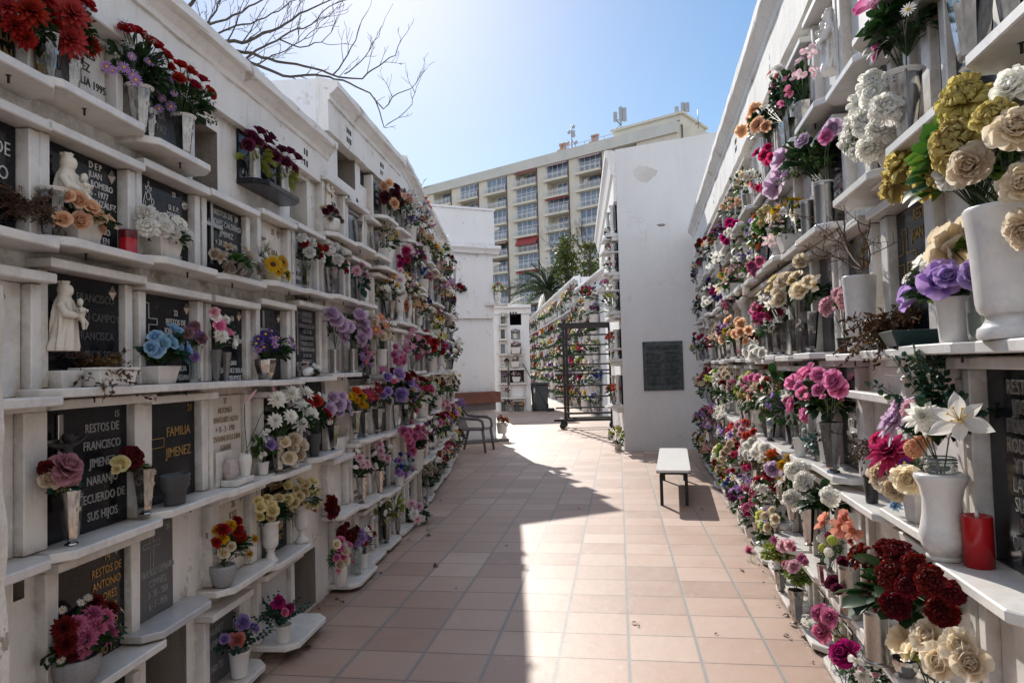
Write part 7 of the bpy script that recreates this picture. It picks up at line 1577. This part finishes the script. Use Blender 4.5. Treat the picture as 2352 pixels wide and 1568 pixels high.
bq('white roses and star shaped lilies', ('hx', 1751, 1128, 52, 20), 'white:rose@1744,1028,12;1758,1030,13;1736,1040,11;1726,1046,9 white:lily@1732,1044,12;1750,1048,11 white:orchid@1742,1052,10', (1744, 1042, 60, 48), 'broad:dark', off=.14)
bq('cream roses and carnations', ('hx', 1666, 1088, 26, 14), 'cream:carn@1677,1018,10;1670,1032,10;1660,1052,9 cream:rose@1646,1034,9;1652,1026,8;1664,1042,9', (1664, 1036, 52, 54), 'broad:bright', off=.14)
bq('orange and lilac freesias', ('pt', 1680, 1140, 16, 18), 'orange:bud@1660,1094,7;1672,1104,7 pink:hyd@1672,1082,6 red:mum@1683,1080,7 cream:orchid@1668,1100,7 lime:hyd@1654,1108,6', (1670, 1098, 42, 42), 'grass:bright:.8 small:bright:.8', off=.15)
bq('purple and pink small orchids', ('hx', 1714, 1142, 26, 12), 'magenta:orchid@1700,1090,6 lilac:orchid@1712,1094,7;1706,1100,6;1718,1104,6 pink:carn@1708,1118,8;1720,1124,8', (1712, 1106, 40, 46), 'small:green', off=.14)
bq('mauve peony, yellow and amber flowers', ('hx', 1792, 1140, 40, 22), 'palelilac:peony@1776,1076,16 yellow:carn@1797,1068,12;1812,1050,9 orange:hyd@1770,1042,10;1784,1036,9 cream:orchid@1760,1056,9;1768,1072,9', (1780, 1062, 70, 62), 'broad:bronze big:dark:.6', off=.14)
bq('white carnations and a white lily', ('hx', 1820, 1196, 40, 26), 'white:carn@1828,1080,25;1846,1106,23;1820,1146,22 white:lily@1802,1106,22', (1828, 1112, 80, 90), 'broad:dark:.8 sprig:bright:.7', off=.15)
bq('white carnations with lush dark leaves', ('hx', 1858, 1252, 84, 32), 'white:carn@1905,1140,22;1862,1146,16 white:bud@1858,1122,12;1845,1168,11', (1885, 1140, 90, 76), 'big:dark broad:dark:.9', off=.15)
bq('salmon orchids', ('bx', 1906, 1326, 56, 32), 'salmon:orchid@1893,1201,25;1933,1209,25;1960,1220,22;1942,1190,18 salmon:bud@1955,1240,14', (1925, 1212, 90, 60), 'broad:green:.5', off=.15)
bq('white stocks and green hydrangea', ('hx', 1888, 1312, 50, 22), 'white:hyd@1895,1250,10;1904,1268,11;1886,1236,10 lime:hyd@1912,1240,12;1890,1258,10 magenta:orchid@1905,1228,10', (1900, 1250, 60, 66), 'small:green', off=.15)
bq('pink dwarf carnations', ('hx', 1738, 1226, 28, 18), 'pink:carn@1712,1120,9;1728,1130,9;1715,1164,9;1710,1172,7 crimson:hyd@1742,1154,6', (1722, 1150, 50, 64), 'big:dark:.6 broad:dark:.9', off=.16)
bq('cream roses and red carnations', ('hx', 1785, 1250, 24, 20), 'cream:rose@1760,1186,10;1782,1192,10;1775,1172,8 crimson:carn@1754,1214,9;1746,1236,8 lilac:bud@1758,1174,8', (1770, 1196, 54, 66), 'broad:green', off=.16)
bq('pale pink carnations and roses', ('hx', 1794, 1332, 46, 30), 'pink:mum@1780,1240,12;1721,1262,11 palepink:rose@1802,1256,13;1815,1252,11 pink:bud@1826,1262,9', (1790, 1262, 88, 60), 'broad:lime grass:olive:.8', off=.17)
bq('pink roses over trailing leaves', ('hx', 1830, 1405, 76, 36), 'palepink:rose@1827,1302,14;1816,1298,10 pink:carn@1804,1296,10;1842,1282,11;1850,1290,8', (1828, 1310, 74, 66), 'small:bright broad:lime:.8', off=.18)
bq('burgundy roses and fern', ('cy', 1955, 1414, 116, 46), 'maroon:rose@1917,1340,16;1938,1292,12;1926,1352,12', (1925, 1330, 70, 90), 'fern:dark sprig:teal:.8', off=.14)
bq('big dark red carnations', ('cy', 2017, 1514, 116, 54), 'crimson:carn@1975,1275,28;2064,1269,32;2046,1318,33;2136,1331,33;2010,1362,32;2057,1388,33;2164,1402,35;2186,1360,28;2006,1297,25;2086,1344,27;2100,1294,25;2030,1256,22', (2075, 1340, 220, 170), 'big:dark broad:dark:.9', off=.16, ls=.8)
bq('ivory cloth roses', ('pt', 2146, 1640, 70, 80), 'cream:rose@2082,1472,32;2110,1497,32;2142,1470,34;2169,1518,36;2214,1489,34;2230,1524,34;2190,1500,26', (2150, 1500, 170, 70), 'broad:lime:.7', off=.17)
bq('holding nothing, low and footed', ('bw', 2082, 1556, 40, 60), off=.10)
bq('a magenta peony', ('pt', 1948, 1640, 66, 60), 'magenta:peony@1941,1503,28 white:orchid@1912,1520,17;1966,1516,14', (1945, 1520, 90, 60), 'big:grey:.8', off=.2)
bq('white and pink daisies', ('pt', 1992, 1650, 66, 60), 'white:mum@1984,1551,20 pinkwhite:bud@1984,1538,12;2015,1548,13 white:mum@1968,1562,14', (1990, 1555, 90, 50), 'broad:dark', off=.16)
bq('pink tulips and trailing blossoms', ('bm', 1936, 1522, 58, 36), 'pink:peony@1884,1408,17;1906,1416,17;1891,1450,19 cream:gyp@1860,1436,20', (1895, 1430, 76, 76), 'grass:lime:.8 broad:green:.7', off=.18)
bq('lilac and white dahlias with eucalyptus', ('bu', 2170, 1270, 196, 112), 'palelilac:dahlia@2059,972,48;2070,935,30 white:dahlia@2120,958,38 white:lily@2206,968,62 palepink:dahlia@2092,940,26', (2135, 960, 220, 180), 'broad:dark:.6', off=.15)
bq('crimson dahlias and ivory roses', ('bx', 2103, 1204, 66, 48), 'hotpink:dahlia@2046,1041,50;2020,1010,28 cream:peony@2034,1092,32;2060,1120,28;2088,1100,28 peach:hyd@2100,1030,22;2118,1012,18 violet:daisy@2078,1062,12 blue:mum@2060,1158,18', (2062, 1070, 130, 150), 'small:green:.9', off=.12)
bq('a withered brown plant', ('bp', 2001, 1112, 62, 34), '', (1985, 1010, 80, 100), 'dry:dried', off=.10)
bq('tall eucalyptus sprays', ('', 2165, 1075, 0, 0), '', (2140, 890, 200, 200), 'euca:dark euca:teal:.9', off=.14)

# extras that are one mesh each
def fallen():
    u, z, p = WL.hit(759, 1166, .09); z = shelf_z(WL, u, z); k = p.y / F
    o = thing('cloth_flower', 'fallen red cloth peonies lying in a hollow white niche', 'flowers', WL.pt(u, .09, z + .03))
    for dx, dz, r in ((-.03, .03, .062), (.04, .02, .058), (.0, .085, .055)): part('peony', bloom('peony', 'crimson', 1), None, o, WL.R * dx + Vector((0, 0, dz)), Vector((0, 0, 1)).rotation_difference((WL.n + Vector((0, 0, .3))).normalized()).to_euler(), (r,) * 3)
    u, z, p = WL.hit(710, 858, .10); z = shelf_z(WL, u, z)
    o = thing('flower_pot', 'white pot lying on its side with a white cloth flower spilling out', 'pot', WL.pt(u, .10, z + .028), WL.rot)
    part('pot_body', m_pot()[1], [M['plastic_white'], M['brownheart']], o, (-.06, 0, 0), (0, PI / 2 - .1, 0), (.03, .03, .075)); part('peony', bloom('peony', 'white', 0), None, o, (.06, -.02, .015), (.9, .4, 0), (.045,) * 3); part('leaf', foliage('broad', 'dark', 0), None, o, (.02, -.02, .0), None, (.05, .05, .03))
fallen()
def twigs():
    o = thing('dry_branch', 'spreading leafless brown twigs rising from the tall white cylinder vase', 'branch'); rnd = random.Random(8); mb = MB()
    m = WR.hit(1985, 620, .13)[2]; o.location = m
    def grow(p, d, L, r, dep):
        pts = [p]; q = p.copy(); dd = d / np.linalg.norm(d); n = 7
        for i in range(n): dd = dd + np.array([rnd.gauss(0, .14) for _ in range(3)]); dd /= np.linalg.norm(dd); q = q + dd * L / n; pts.append(q.copy())
        mb.tube(pts, np.linspace(r, r * .5, n + 1), 4, 0, True, False)
        if dep:
            for k in range(4): i = rnd.randint(2, 7); s = np.array([rnd.gauss(0, 1), rnd.gauss(0, 1) * .8, rnd.gauss(0, 1)]); grow(pts[i], dd * .6 + s * .55, L * rnd.uniform(.3, .55), max(.0012, r * .55), dep - 1)
    for x, y, of in ((1840, 470, .2), (1905, 490, .22), (1880, 560, .26), (2010, 560, .2), (1860, 610, .25), (1985, 500, .18)):
        t_ = WR.hit(x, y, of)[2] - m; t_ = np.array(t_); grow(np.zeros(3), t_, np.linalg.norm(t_) * .95, .0042, 2)
    part('twig', mb, M['twig'], o)
twigs()
def water():
    u, z, p = WR.hit(2257, 787, .09); k = p.y / F; z = shelf_z(WR, u, z); H, R_ = 130 * k, 29 * k
    part('water', MB().lathe([(0, .08), (.85, .08), (.9, .14), (.9, .50), (0, .50)], 20), M['water_glass'], None, WR.pt(u, .09, z + .001), None, (R_, R_, H))
    o = COL.objects[-1]; tag(o, 'greenish water inside the glass jar beside the marble cup vase', 'water')
water()
def jar_in_vase():
    u, z, p = WR.hit(2170, 1270, .15); k = p.y / F; z = shelf_z(WR, u, z); H = 196 * k
    o = part('glass_jar', MB().lathe([(.9, 0), (1, .02), (1, .5), (.94, .55), (.94, .62), (1.02, .64), (1.02, .7), (.94, .72), (.94, .8), (1.02, .82), (1.02, .88), (.94, .9), (.94, 1), (.86, 1), (.86, .5), (.86, .05)], 28), M['glass'], None, WR.pt(u, .15, z + H * .985), None, (34 * k, 34 * k, 36 * k)); tag(o, 'ribbed glass jar neck set in the waisted marble vase', 'jar')
jar_in_vase()

# ---- the blocks further back: small bunches, one mesh each
_fb = {}
def far_bunch(cols, var):
    key = (cols, var)
    if key in _fb: return _fb[key]
    mb = MB(); rnd = np.random.default_rng(var + 5); mats = [petal(*PAL[c]) for c in cols] + [leafmat(*LEAF['dark']), leafmat(*LEAF['green'])]
    for i in range(85):
        d = rnd.normal(size=3); d /= np.linalg.norm(d); p = d * rnd.uniform(.3, .95); p[2] = p[2] * .9 - .05
        V, Fc, S = petal_grid(.4, .2, .1, -.5, 3, 3, .3); mb.add(orient(V, p, d + (0, 0, .2), rnd.uniform(-2, 2)), Fc, len(cols) + int(rnd.random() < .35), S, False)
    for i in range(24):
        d = rnd.normal(size=3); d[2] = abs(d[2]) * .8 + .05; d /= np.linalg.norm(d); p = d * rnd.uniform(.72, 1.0); q = Vector((0, 0, 1)).rotation_difference(Vector(d)); Rm = np.array(q.to_matrix()); c = int(rnd.integers(len(cols)))
        for k in range(9):
            V, Fc, S = petal_grid(.26, .2, .9 - .09 * k, .3 - .08 * k, 3, 3, .8, cup=.4); mb.add(spin(V, k * 2.4) @ Rm.T + p, Fc, c, S, False)
    _fb[key] = mb.mesh('flower_bouquet', mats); return _fb[key]
_fv = {}
def far_vase(kind):
    if kind not in _fv:
        mb = MB(); f, b = dict(ur=m_urn, hx=m_hex, pt=m_pot, bx=m_box)[kind]()
        m = MB()
        for q in (f, b):
            if q: m.v += q.v; m.f += [tuple(i + m.k for i in fc) for fc in q.f]; m.mi += q.mi; m.sm += q.sm; m.sh += q.sh; m.k += q.k
        _fv[kind] = m.mesh('vase', [M['steel' if kind == 'hx' else 'marble'], M['brownheart']])
    return _fv[kind]
def short(a, b): return a if len(a.split()) <= 16 else b
def far_set(W, u, off, z, s, cols, kind, phrase, grp=None, h=None, vname=None):
    h = h or s * .85; nm = dict(ur='marble_urn', hx='steel_vase', pt='flower_pot', bx='planter_box')[kind]; ct = dict(ur='urn', hx='vase', pt='pot', bx='planter')[kind]; vn = dict(ur='white urn', hx='steel vase', pt='white pot', bx='white box planter')[kind]
    w = h * (.30 if kind in ('ur', 'hx') else .5 if kind == 'pt' else .8)
    v = part(nm, far_vase(kind), None, None, W.pt(u, off, z + .001), (0, 0, W.rot), (w, w, h)); tag(v, short(f'{vn} with {phrase}', f'{vn}, {phrase}'), ct, grp and grp[0])
    b = part('flower_bouquet', far_bunch(cols, random.randint(0, 2)), None, None, W.pt(u, off, z + h + s * .36), (0, 0, random.uniform(0, 6)), (s * .55, s * .5, s * .55)); tag(b, short(f'{phrase} in a {vn}', phrase), 'flowers', grp and grp[1])
def far_px(W, x, y, off, spx, cols, kind, phrase):
    u, z, p = W.hit(x, y, off); far_set(W, u, off, z, spx * p.y / F, cols, kind, phrase)

for a in [(1158, 744, 14, ('white',), 'hx', 'white roses high on the small niche block'), (1184, 777, 13, ('lilac', 'white'), 'pt', 'pale lilac lilies in a hollow of the small block'), (1185, 812, 17, ('palepink', 'white'), 'bx', 'broad pale pink bunch in the third row of the small block'),
          (1164, 842, 11, ('crimson',), 'hx', 'hanging red flowers in the fourth row of the small block'), (1184, 843, 15, ('white', 'palepink'), 'bx', 'white lilies in the fourth row of the small block'), (1164, 877, 13, ('lilac', 'pink'), 'hx', 'lilac flowers in the fifth row of the small block'),
          (1186, 877, 14, ('pink', 'white'), 'bx', 'pink and white flowers under the pale cross of the small block'), (1164, 910, 12, ('magenta', 'white'), 'hx', 'magenta flowers in the sixth row of the small block'), (1165, 944, 17, ('white', 'plum'), 'hx', 'white lilies low on the small block'),
          (1177, 944, 12, ('pinkwhite', 'salmon'), 'hx', 'blush flowers low on the small block'), (1199, 945, 13, ('salmon', 'paleyellow'), 'hx', 'salmon carnations at the foot of the small block')]:
    far_px(WB, a[0], a[1], .14, a[2], a[3], a[4], a[5])
COLS = [(('white', 'cream'), 'white and cream flowers'), (('pink', 'white'), 'pink and white flowers'), (('red', 'white'), 'red and white flowers'), (('yellow', 'white'), 'yellow flowers'), (('lilac', 'plum'), 'lilac flowers'), (('dullpink', 'beige'), 'faded pink flowers'), (('beige', 'sallow'), 'straw coloured flowers'),
        (('crimson', 'hotpink'), 'crimson flowers'), (('white', 'lime'), 'white flowers with lime leaves'), (('orange', 'yellow'), 'orange flowers'), (('magenta', 'white'), 'magenta flowers'), (('white', 'deepblue'), 'blue and white flowers')]
def merged(name, items, label, cat):
    """many far copies as one object: items = [(mesh, matrix)]"""
    mats = []; V = []; Fc = []; mi = []; sh = []; k = 0
    for me, Mx in items:
        n = len(me.vertices); c = np.empty(n * 3); me.vertices.foreach_get('co', c); Mn = np.array(Mx); V.append(c.reshape(-1, 3) @ Mn[:3, :3].T + Mn[:3, 3])
        q = np.ones(n); 
        if 'shade' in me.attributes: me.attributes['shade'].data.foreach_get('value', q)
        sh.append(q); mp = []
        for m in me.materials:
            if m not in mats: mats.append(m)
            mp.append(mats.index(m))
        for p in me.polygons: Fc.append(tuple(i + k for i in p.vertices)); mi.append(mp[p.material_index])
        k += n
    me = bpy.data.meshes.new(name); me.from_pydata(np.concatenate(V).tolist(), [], Fc); [me.materials.append(m) for m in mats]; me.polygons.foreach_set('material_index', mi)
    at = me.attributes.new('shade', 'FLOAT', 'POINT'); at.data.foreach_set('value', np.concatenate(sh)); me.update()
    o = part(name, me, None, None); tag(o, label, cat); o['kind'] = 'stuff'; return o
rr_ = random.Random(21); fb_, fv_ = [], []
for r, z in enumerate(FROW):
    u = us + 3.6
    while u > f0 + .4:
        if rr_.random() < (.85 if r < 5 else .66):
            c, ph = rr_.choice(COLS); kd = rr_.choice(['ur', 'ur', 'pt', 'hx', 'ur']); zz = z if u < us or r < 6 else z - .42; uu = u + rr_.uniform(-.2, .2); s_ = rr_.uniform(.36, .56)
            if u > us - 3.2: far_set(WF, uu, .15, zz, s_, c, kd, f'{ph}, {FN[r]} row of the far alley', ('vases along the far alley wall', 'bunches along the far alley wall'))
            else:
                h = s_ * .7; w_ = h * (.30 if kd in ('ur', 'hx') else .5)
                fv_.append((far_vase(kd), Matrix.LocRotScale(WF.pt(uu, .15, zz + .001), Matrix.Rotation(WF.rot, 3, 'Z'), (w_, w_, h)))); fb_.append((far_bunch(c, random.randint(0, 2)), Matrix.LocRotScale(WF.pt(uu, .15, zz + h + s_ * .36), Matrix.Rotation(random.uniform(0, 6), 3, 'Z'), (s_ * .55, s_ * .5, s_ * .55))))
        u -= rr_.uniform(.42, .60)
merged('far_flower_mass', fb_, 'distant flowers crowding the shelves deep in the far alley', 'flowers'); merged('far_vase_mass', fv_, 'distant vases and urns on the shelves deep in the far alley', 'vases')
merged('far_niche_mass', FARN, 'distant white framed niches deep in the far alley wall', 'niches')
# alley side of the plaque wall, seen edge on: sprays that stick out
def edge_px(x, y, spx, cols, kind, phrase, hpx=None):
    u, z, p = WBS.hit(x, y, .24); k = 12.9 / F; P = at_y(x, y, 13.0); s = spx * k
    far = Wall((P.x, P.y), (-.15, -9))
    if P.z > .3: solo('marble_shelf', MB().box(P.x - .15, 2.07, P.y - .16, P.y + .3, P.z - .035, P.z, 0, .005), M['marble'], short(f'marble shelf under {phrase}', 'marble shelf, ' + phrase), 'shelf')
    far_set(far, 0, 0, P.z, s, cols, kind, phrase, None, (hpx * k if hpx else None))
edge_px(1401, 551, 26, ('deepblue', 'white'), 'bx', 'blue and white bunch high on the edge of the plaque wall', 8); edge_px(1399, 580, 18, ('plum', 'pink'), 'bx', 'plum and pink bunch under the blue one', 6)
edge_px(1404, 628, 34, ('dullpink', 'red', 'white'), 'bx', 'pink, red and white bunch on the edge of the plaque wall', 8); edge_px(1411, 733, 46, ('white', 'lime'), 'ur', 'white lilies with tall palm leaves in an urn at the wall edge', 30); edge_px(1388, 668, 22, ('lilac', 'pink'), 'pt', 'lilac orchids beside the palm leaves', 10)
edge_px(1406, 800, 28, ('red', 'coral'), 'pt', 'red and coral geraniums below the urn with palm leaves', 12); edge_px(1416, 828, 20, ('yellow', 'yellow'), 'bx', 'small yellow bunch in a white cube', 8); edge_px(1411, 932, 34, ('orange', 'coral'), 'hx', 'orange roses in a steel vase by the twisted column', 24)
edge_px(1420, 1037, 44, ('palepink', 'lime', 'white'), 'pt', 'pink lilies with variegated leaves at the foot of the plaque wall', 20)
def palm_leaves():
    P = at_y(1408, 690, 13.0); mb = MB(); fo_fern(mb, 11); solo('palm_leaf', mb, [leafmat(*LEAF['green']), M['stem']], 'bright green palm leaves fanning out at the edge of the plaque wall', 'foliage', P, .4, None, (.30, .25, .40))
palm_leaves()
# side of the angled block
def side_px(x, y, spx, cols, kind, phrase, hpx):
    P = at_y(x, y, 15.25); k = P.y / F; w = Wall((P.x, P.y), (1, 0)); far_set(w, 0, 0, P.z, spx * k, cols, kind, phrase, None, hpx * k)
side_px(1145, 697, 26, ('pink', 'lime'), 'ur', 'pink lilies in an urn jutting from the angled white wall', 26); side_px(1158, 1004, 24, ('red', 'lime'), 'ur', 'red and green bunch at the foot of the angled white wall', 27); side_px(1152, 995, 20, ('crimson', 'red'), 'pt', 'red poinsettia at the foot of the angled white wall', 24)
P = at_y(1157, 1005, 15.25); solo('marble_slab', MB().box(-.16, .10, -.12, .12, -.0, .012, 0, .004), M['marble'], 'thin marble slab under the urns at the foot of the angled wall', 'slab', (P.x, P.y, max(.002, P.z - .013)))
P = at_y(1144, 698, 15.25); solo('marble_shelf', MB().box(-.28, .22, -.14, .14, -.04, 0, 0, .006), M['marble'], 'marble shelf jutting from the angled wall under pink lilies', 'shelf', (P.x, P.y, P.z - .002))

# ---- bunches that crowd the deeper shelves of both walls
deep = {}; rf_ = random.Random(31); FC = COLS + [(('palepink', 'peach'), 'peach pink flowers'), (('crimson', 'white'), 'deep red and white flowers'), (('hotpink', 'lilac'), 'rose pink and lilac flowers'), (('cream', 'peach'), 'cream and peach flowers'), (('purple', 'white'), 'purple and white flowers'), (('coral', 'cream'), 'coral and cream flowers')]
for o_, W, u, z, plq, (row, wall) in list(AUTO):
    zs = z
    zz = [q for q in SHELVES if q[0] is W and q[1] < u < q[2] and q[3] < z]
    if not zz: continue
    zs = max(q[3] for q in zz)
    for du in (rf_.choice((-.10, 0, .10)),):
        uu = u + du + rf_.uniform(-.04, .04)
        if W is WR and -uu < 3.9: continue
        if any(w is W and abs(bu - uu) < .20 and abs(bz - zs) < .2 for _, w, bu, bz, _ in BOUQ): continue
        if rf_.random() < .12: continue
        c, ph = rf_.choice(FC); kd = rf_.choice(['hx', 'hx', 'hx', 'ur', 'pt', 'bx'])
        if (W is WR and -uu > 8.0) or (W is WS and uu > 9.9):
            s_ = rf_.uniform(.23, .33) * (.85 if 'top' in row else 1); h_ = rf_.uniform(.14, .22); w_ = h_ * .3; of_ = rf_.uniform(.08, .13); dl = deep.setdefault(W, ([], []))
            dl[1].append((far_vase('hx' if kd == 'bx' else kd), Matrix.LocRotScale(W.pt(uu, of_, zs + .001), Matrix.Rotation(W.rot, 3, 'Z'), (w_, w_, h_)))); dl[0].append((far_bunch(c, rf_.randint(0, 2)), Matrix.LocRotScale(W.pt(uu, of_, zs + h_ + s_ * .36), Matrix.Rotation(rf_.uniform(0, 6), 3, 'Z'), (s_ * .55, s_ * .5, s_ * .55))))
            BOUQ.append((None, W, uu, zs, ph)); continue
        ph2 = f"{ph}, {row.replace(' from the', ' from')}, {wall}"
        far_set(W, uu, rf_.uniform(.08, .13), zs, rf_.uniform(.23, .33) * (.85 if 'top' in row else 1), c, kd, ph2, ('vases crowding the deeper shelves with ' + ph2, 'bunches crowding the deeper shelves: ' + ph2), h=rf_.uniform(.14, .22) if kd != 'bx' else .10); BOUQ.append((None, W, uu, zs, ph))

for W, (a_, b_) in deep.items():
    nm = 'sunlit' if W is WR else 'shaded'
    merged('far_flower_mass', a_, f'distant small flowers crowding the deepest shelves of the {nm} wall', 'flowers'); merged('far_vase_mass', b_, f'distant small vases on the deepest shelves of the {nm} wall', 'vases')
# ---- dry leaves on the tiles
lv = MB(); V, Fc, S = petal_grid(1, .55, .5, -.9, 6, 4, .35, cup=.5); lv.add(V, Fc, 0, S, True); lv.tube([(0, 0, 0), (-.35, 0, .05)], .02, 4, 0); lme = lv.mesh('dry_leaf', M['rust_leaf'])
for px, py, s in [(700, 1490, 18), (725, 1370, 14), (782, 1382, 14), (770, 1378, 12), (860, 1300, 14), (996, 1303, 18), (875, 1315, 11), (978, 1230, 14), (1463, 1432, 13), (1470, 1440, 8), (1800, 1415, 16), (1832, 1440, 22), (1846, 1462, 26), (1855, 1480, 24), (1706, 1313, 14), (1755, 1313, 8), (1870, 1448, 20), (1050, 1352, 6), (1648, 1456, 8), (1752, 1340, 6), (1812, 1462, 14), (1160, 1254, 7), (1690, 1130, 16), (1610, 1171, 9), (735, 1400, 9), (748, 1385, 7), (640, 1470, 8), (665, 1455, 6), (905, 1262, 6), (935, 1240, 8), (1010, 1150, 7), (1790, 1392, 9), (1776, 1372, 7), (1742, 1300, 7), (1722, 1268, 8), (1820, 1470, 9), (1862, 1520, 10), (1390, 960, 8), (1380, 958, 7), (1330, 1168, 6), (655, 1510, 9), (690, 1440, 8)]:
    g = ground(px, py); k = g.y / F; o = part('dry_leaf', lme, None, None, (g.x, g.y, .006), (random.uniform(-.4, .4), random.uniform(-.3, .1), random.uniform(0, 6.3)), (s * k,) * 3); tag(o, 'small curled brown dry leaf lying on the tiles', 'leaf', 'dry leaves scattered on the tiles')
def tuft(px, py, s, label):
    g = ground(px, py); mb = MB(); fo_grass(mb, 9); solo('grass_tuft', mb, [leafmat(*LEAF['bright']), M['stem']], label, 'grass', (g.x, g.y, s * .6 * g.y / F), 0, None, (s * g.y / F,) * 3)
tuft(1990 * 0 + 1725, 1290, 16, 'yellow green weed growing between tiles and sunlit wall'); tuft(985, 1218, 12, 'thin grass blades on the tiles by the white pot'); tuft(1668, 1140, 10, 'small weeds at the foot of the sunlit wall below orange freesias')

# ------------------------------------------------------------------ labels of the plain niche fronts: by what stands before them
cnt = {}
def near_phrase(W, u, z):
    c = [(((bu - u) ** 2 + ((bz - z + .2) * 1.3) ** 2), ph) for _, w, bu, bz, ph in BOUQ if w is W]
    return min(c)[1] if c else 'flowers'
MN = dict(granite='black', granite_grey='dark grey', marble='white', marble3='grey')
for o, W, u, z, plq, (row, wall) in AUTO:
    ph = near_phrase(W, u, z).split(',')[0]; l = f'{MN[plq]} niche front, {row} of the {wall}, by {ph}'; w = l.split(); l = ' '.join(w[:16]); cnt.setdefault(l, []).append(o); o['label'] = l
for l, os_ in cnt.items():
    if len(os_) > 1:
        for o in os_: o['group'] = 'niche fronts alike: ' + l

# ------------------------------------------------------------------ camera, light, sky
cam = bpy.data.cameras.new('camera'); co = bpy.data.objects.new('camera', cam); COL.objects.link(co); sc.camera = co
cam.sensor_width = 36; cam.lens = 36 * F / 2352; cam.clip_start = .05; cam.clip_end = 4000
co.matrix_world = Matrix(((rt.x, up.x, -fw.x, 0), (rt.y, up.y, -fw.y, 0), (rt.z, up.z, -fw.z, EYE), (0, 0, 0, 1)))
sun = bpy.data.lights.new('sun', 'SUN'); so = bpy.data.objects.new('sun', sun); COL.objects.link(so); sun.energy = 5.0; sun.angle = math.radians(.53); sun.color = (1, .94, .86)
so.rotation_euler = (-SUN).to_track_quat('-Z', 'Y').to_euler()
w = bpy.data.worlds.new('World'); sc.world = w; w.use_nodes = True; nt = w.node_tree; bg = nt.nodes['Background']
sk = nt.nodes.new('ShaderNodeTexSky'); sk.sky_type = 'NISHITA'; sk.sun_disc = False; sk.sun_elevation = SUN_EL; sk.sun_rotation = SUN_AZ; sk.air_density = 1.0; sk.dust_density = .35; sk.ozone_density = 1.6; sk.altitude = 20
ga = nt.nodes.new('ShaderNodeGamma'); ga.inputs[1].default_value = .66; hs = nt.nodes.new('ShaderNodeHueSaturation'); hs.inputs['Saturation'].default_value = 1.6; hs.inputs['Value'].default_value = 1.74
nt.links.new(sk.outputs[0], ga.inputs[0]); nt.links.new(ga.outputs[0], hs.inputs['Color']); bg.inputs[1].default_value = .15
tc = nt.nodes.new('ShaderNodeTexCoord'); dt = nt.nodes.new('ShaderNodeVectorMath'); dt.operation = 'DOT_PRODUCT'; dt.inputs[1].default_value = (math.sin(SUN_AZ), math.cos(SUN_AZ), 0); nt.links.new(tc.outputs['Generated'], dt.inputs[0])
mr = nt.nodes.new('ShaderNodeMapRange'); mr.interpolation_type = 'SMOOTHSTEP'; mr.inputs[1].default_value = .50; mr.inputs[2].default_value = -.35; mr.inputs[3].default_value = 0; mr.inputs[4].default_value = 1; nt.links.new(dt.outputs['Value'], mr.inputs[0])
cl = nt.nodes.new('ShaderNodeTexNoise'); cl.inputs['Scale'].default_value = 2.2; cl.inputs['Detail'].default_value = 6; nt.links.new(tc.outputs['Generated'], cl.inputs['Vector'])      # unseen bright cloud opposite the sun, added to lift the shade
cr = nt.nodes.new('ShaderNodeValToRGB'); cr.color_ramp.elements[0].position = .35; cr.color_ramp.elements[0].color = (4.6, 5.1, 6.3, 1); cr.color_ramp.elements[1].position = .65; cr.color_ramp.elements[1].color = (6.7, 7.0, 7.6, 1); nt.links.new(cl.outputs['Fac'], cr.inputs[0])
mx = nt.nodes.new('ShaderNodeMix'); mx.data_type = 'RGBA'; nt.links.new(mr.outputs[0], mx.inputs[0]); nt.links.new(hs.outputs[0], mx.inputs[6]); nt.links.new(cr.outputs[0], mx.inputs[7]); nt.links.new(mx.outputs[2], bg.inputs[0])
sc.view_settings.view_transform = 'Standard'; sc.view_settings.look = 'None'; sc.view_settings.exposure = 0; sc.view_settings.gamma = 1
sc.render.engine = 'CYCLES'; cy = sc.cycles; cy.max_bounces = 8; cy.diffuse_bounces = 4; cy.glossy_bounces = 4; cy.transmission_bounces = 6; cy.transparent_max_bounces = 8; cy.use_denoising = True; cy.sample_clamp_indirect = 8
cy.caustics_reflective = True
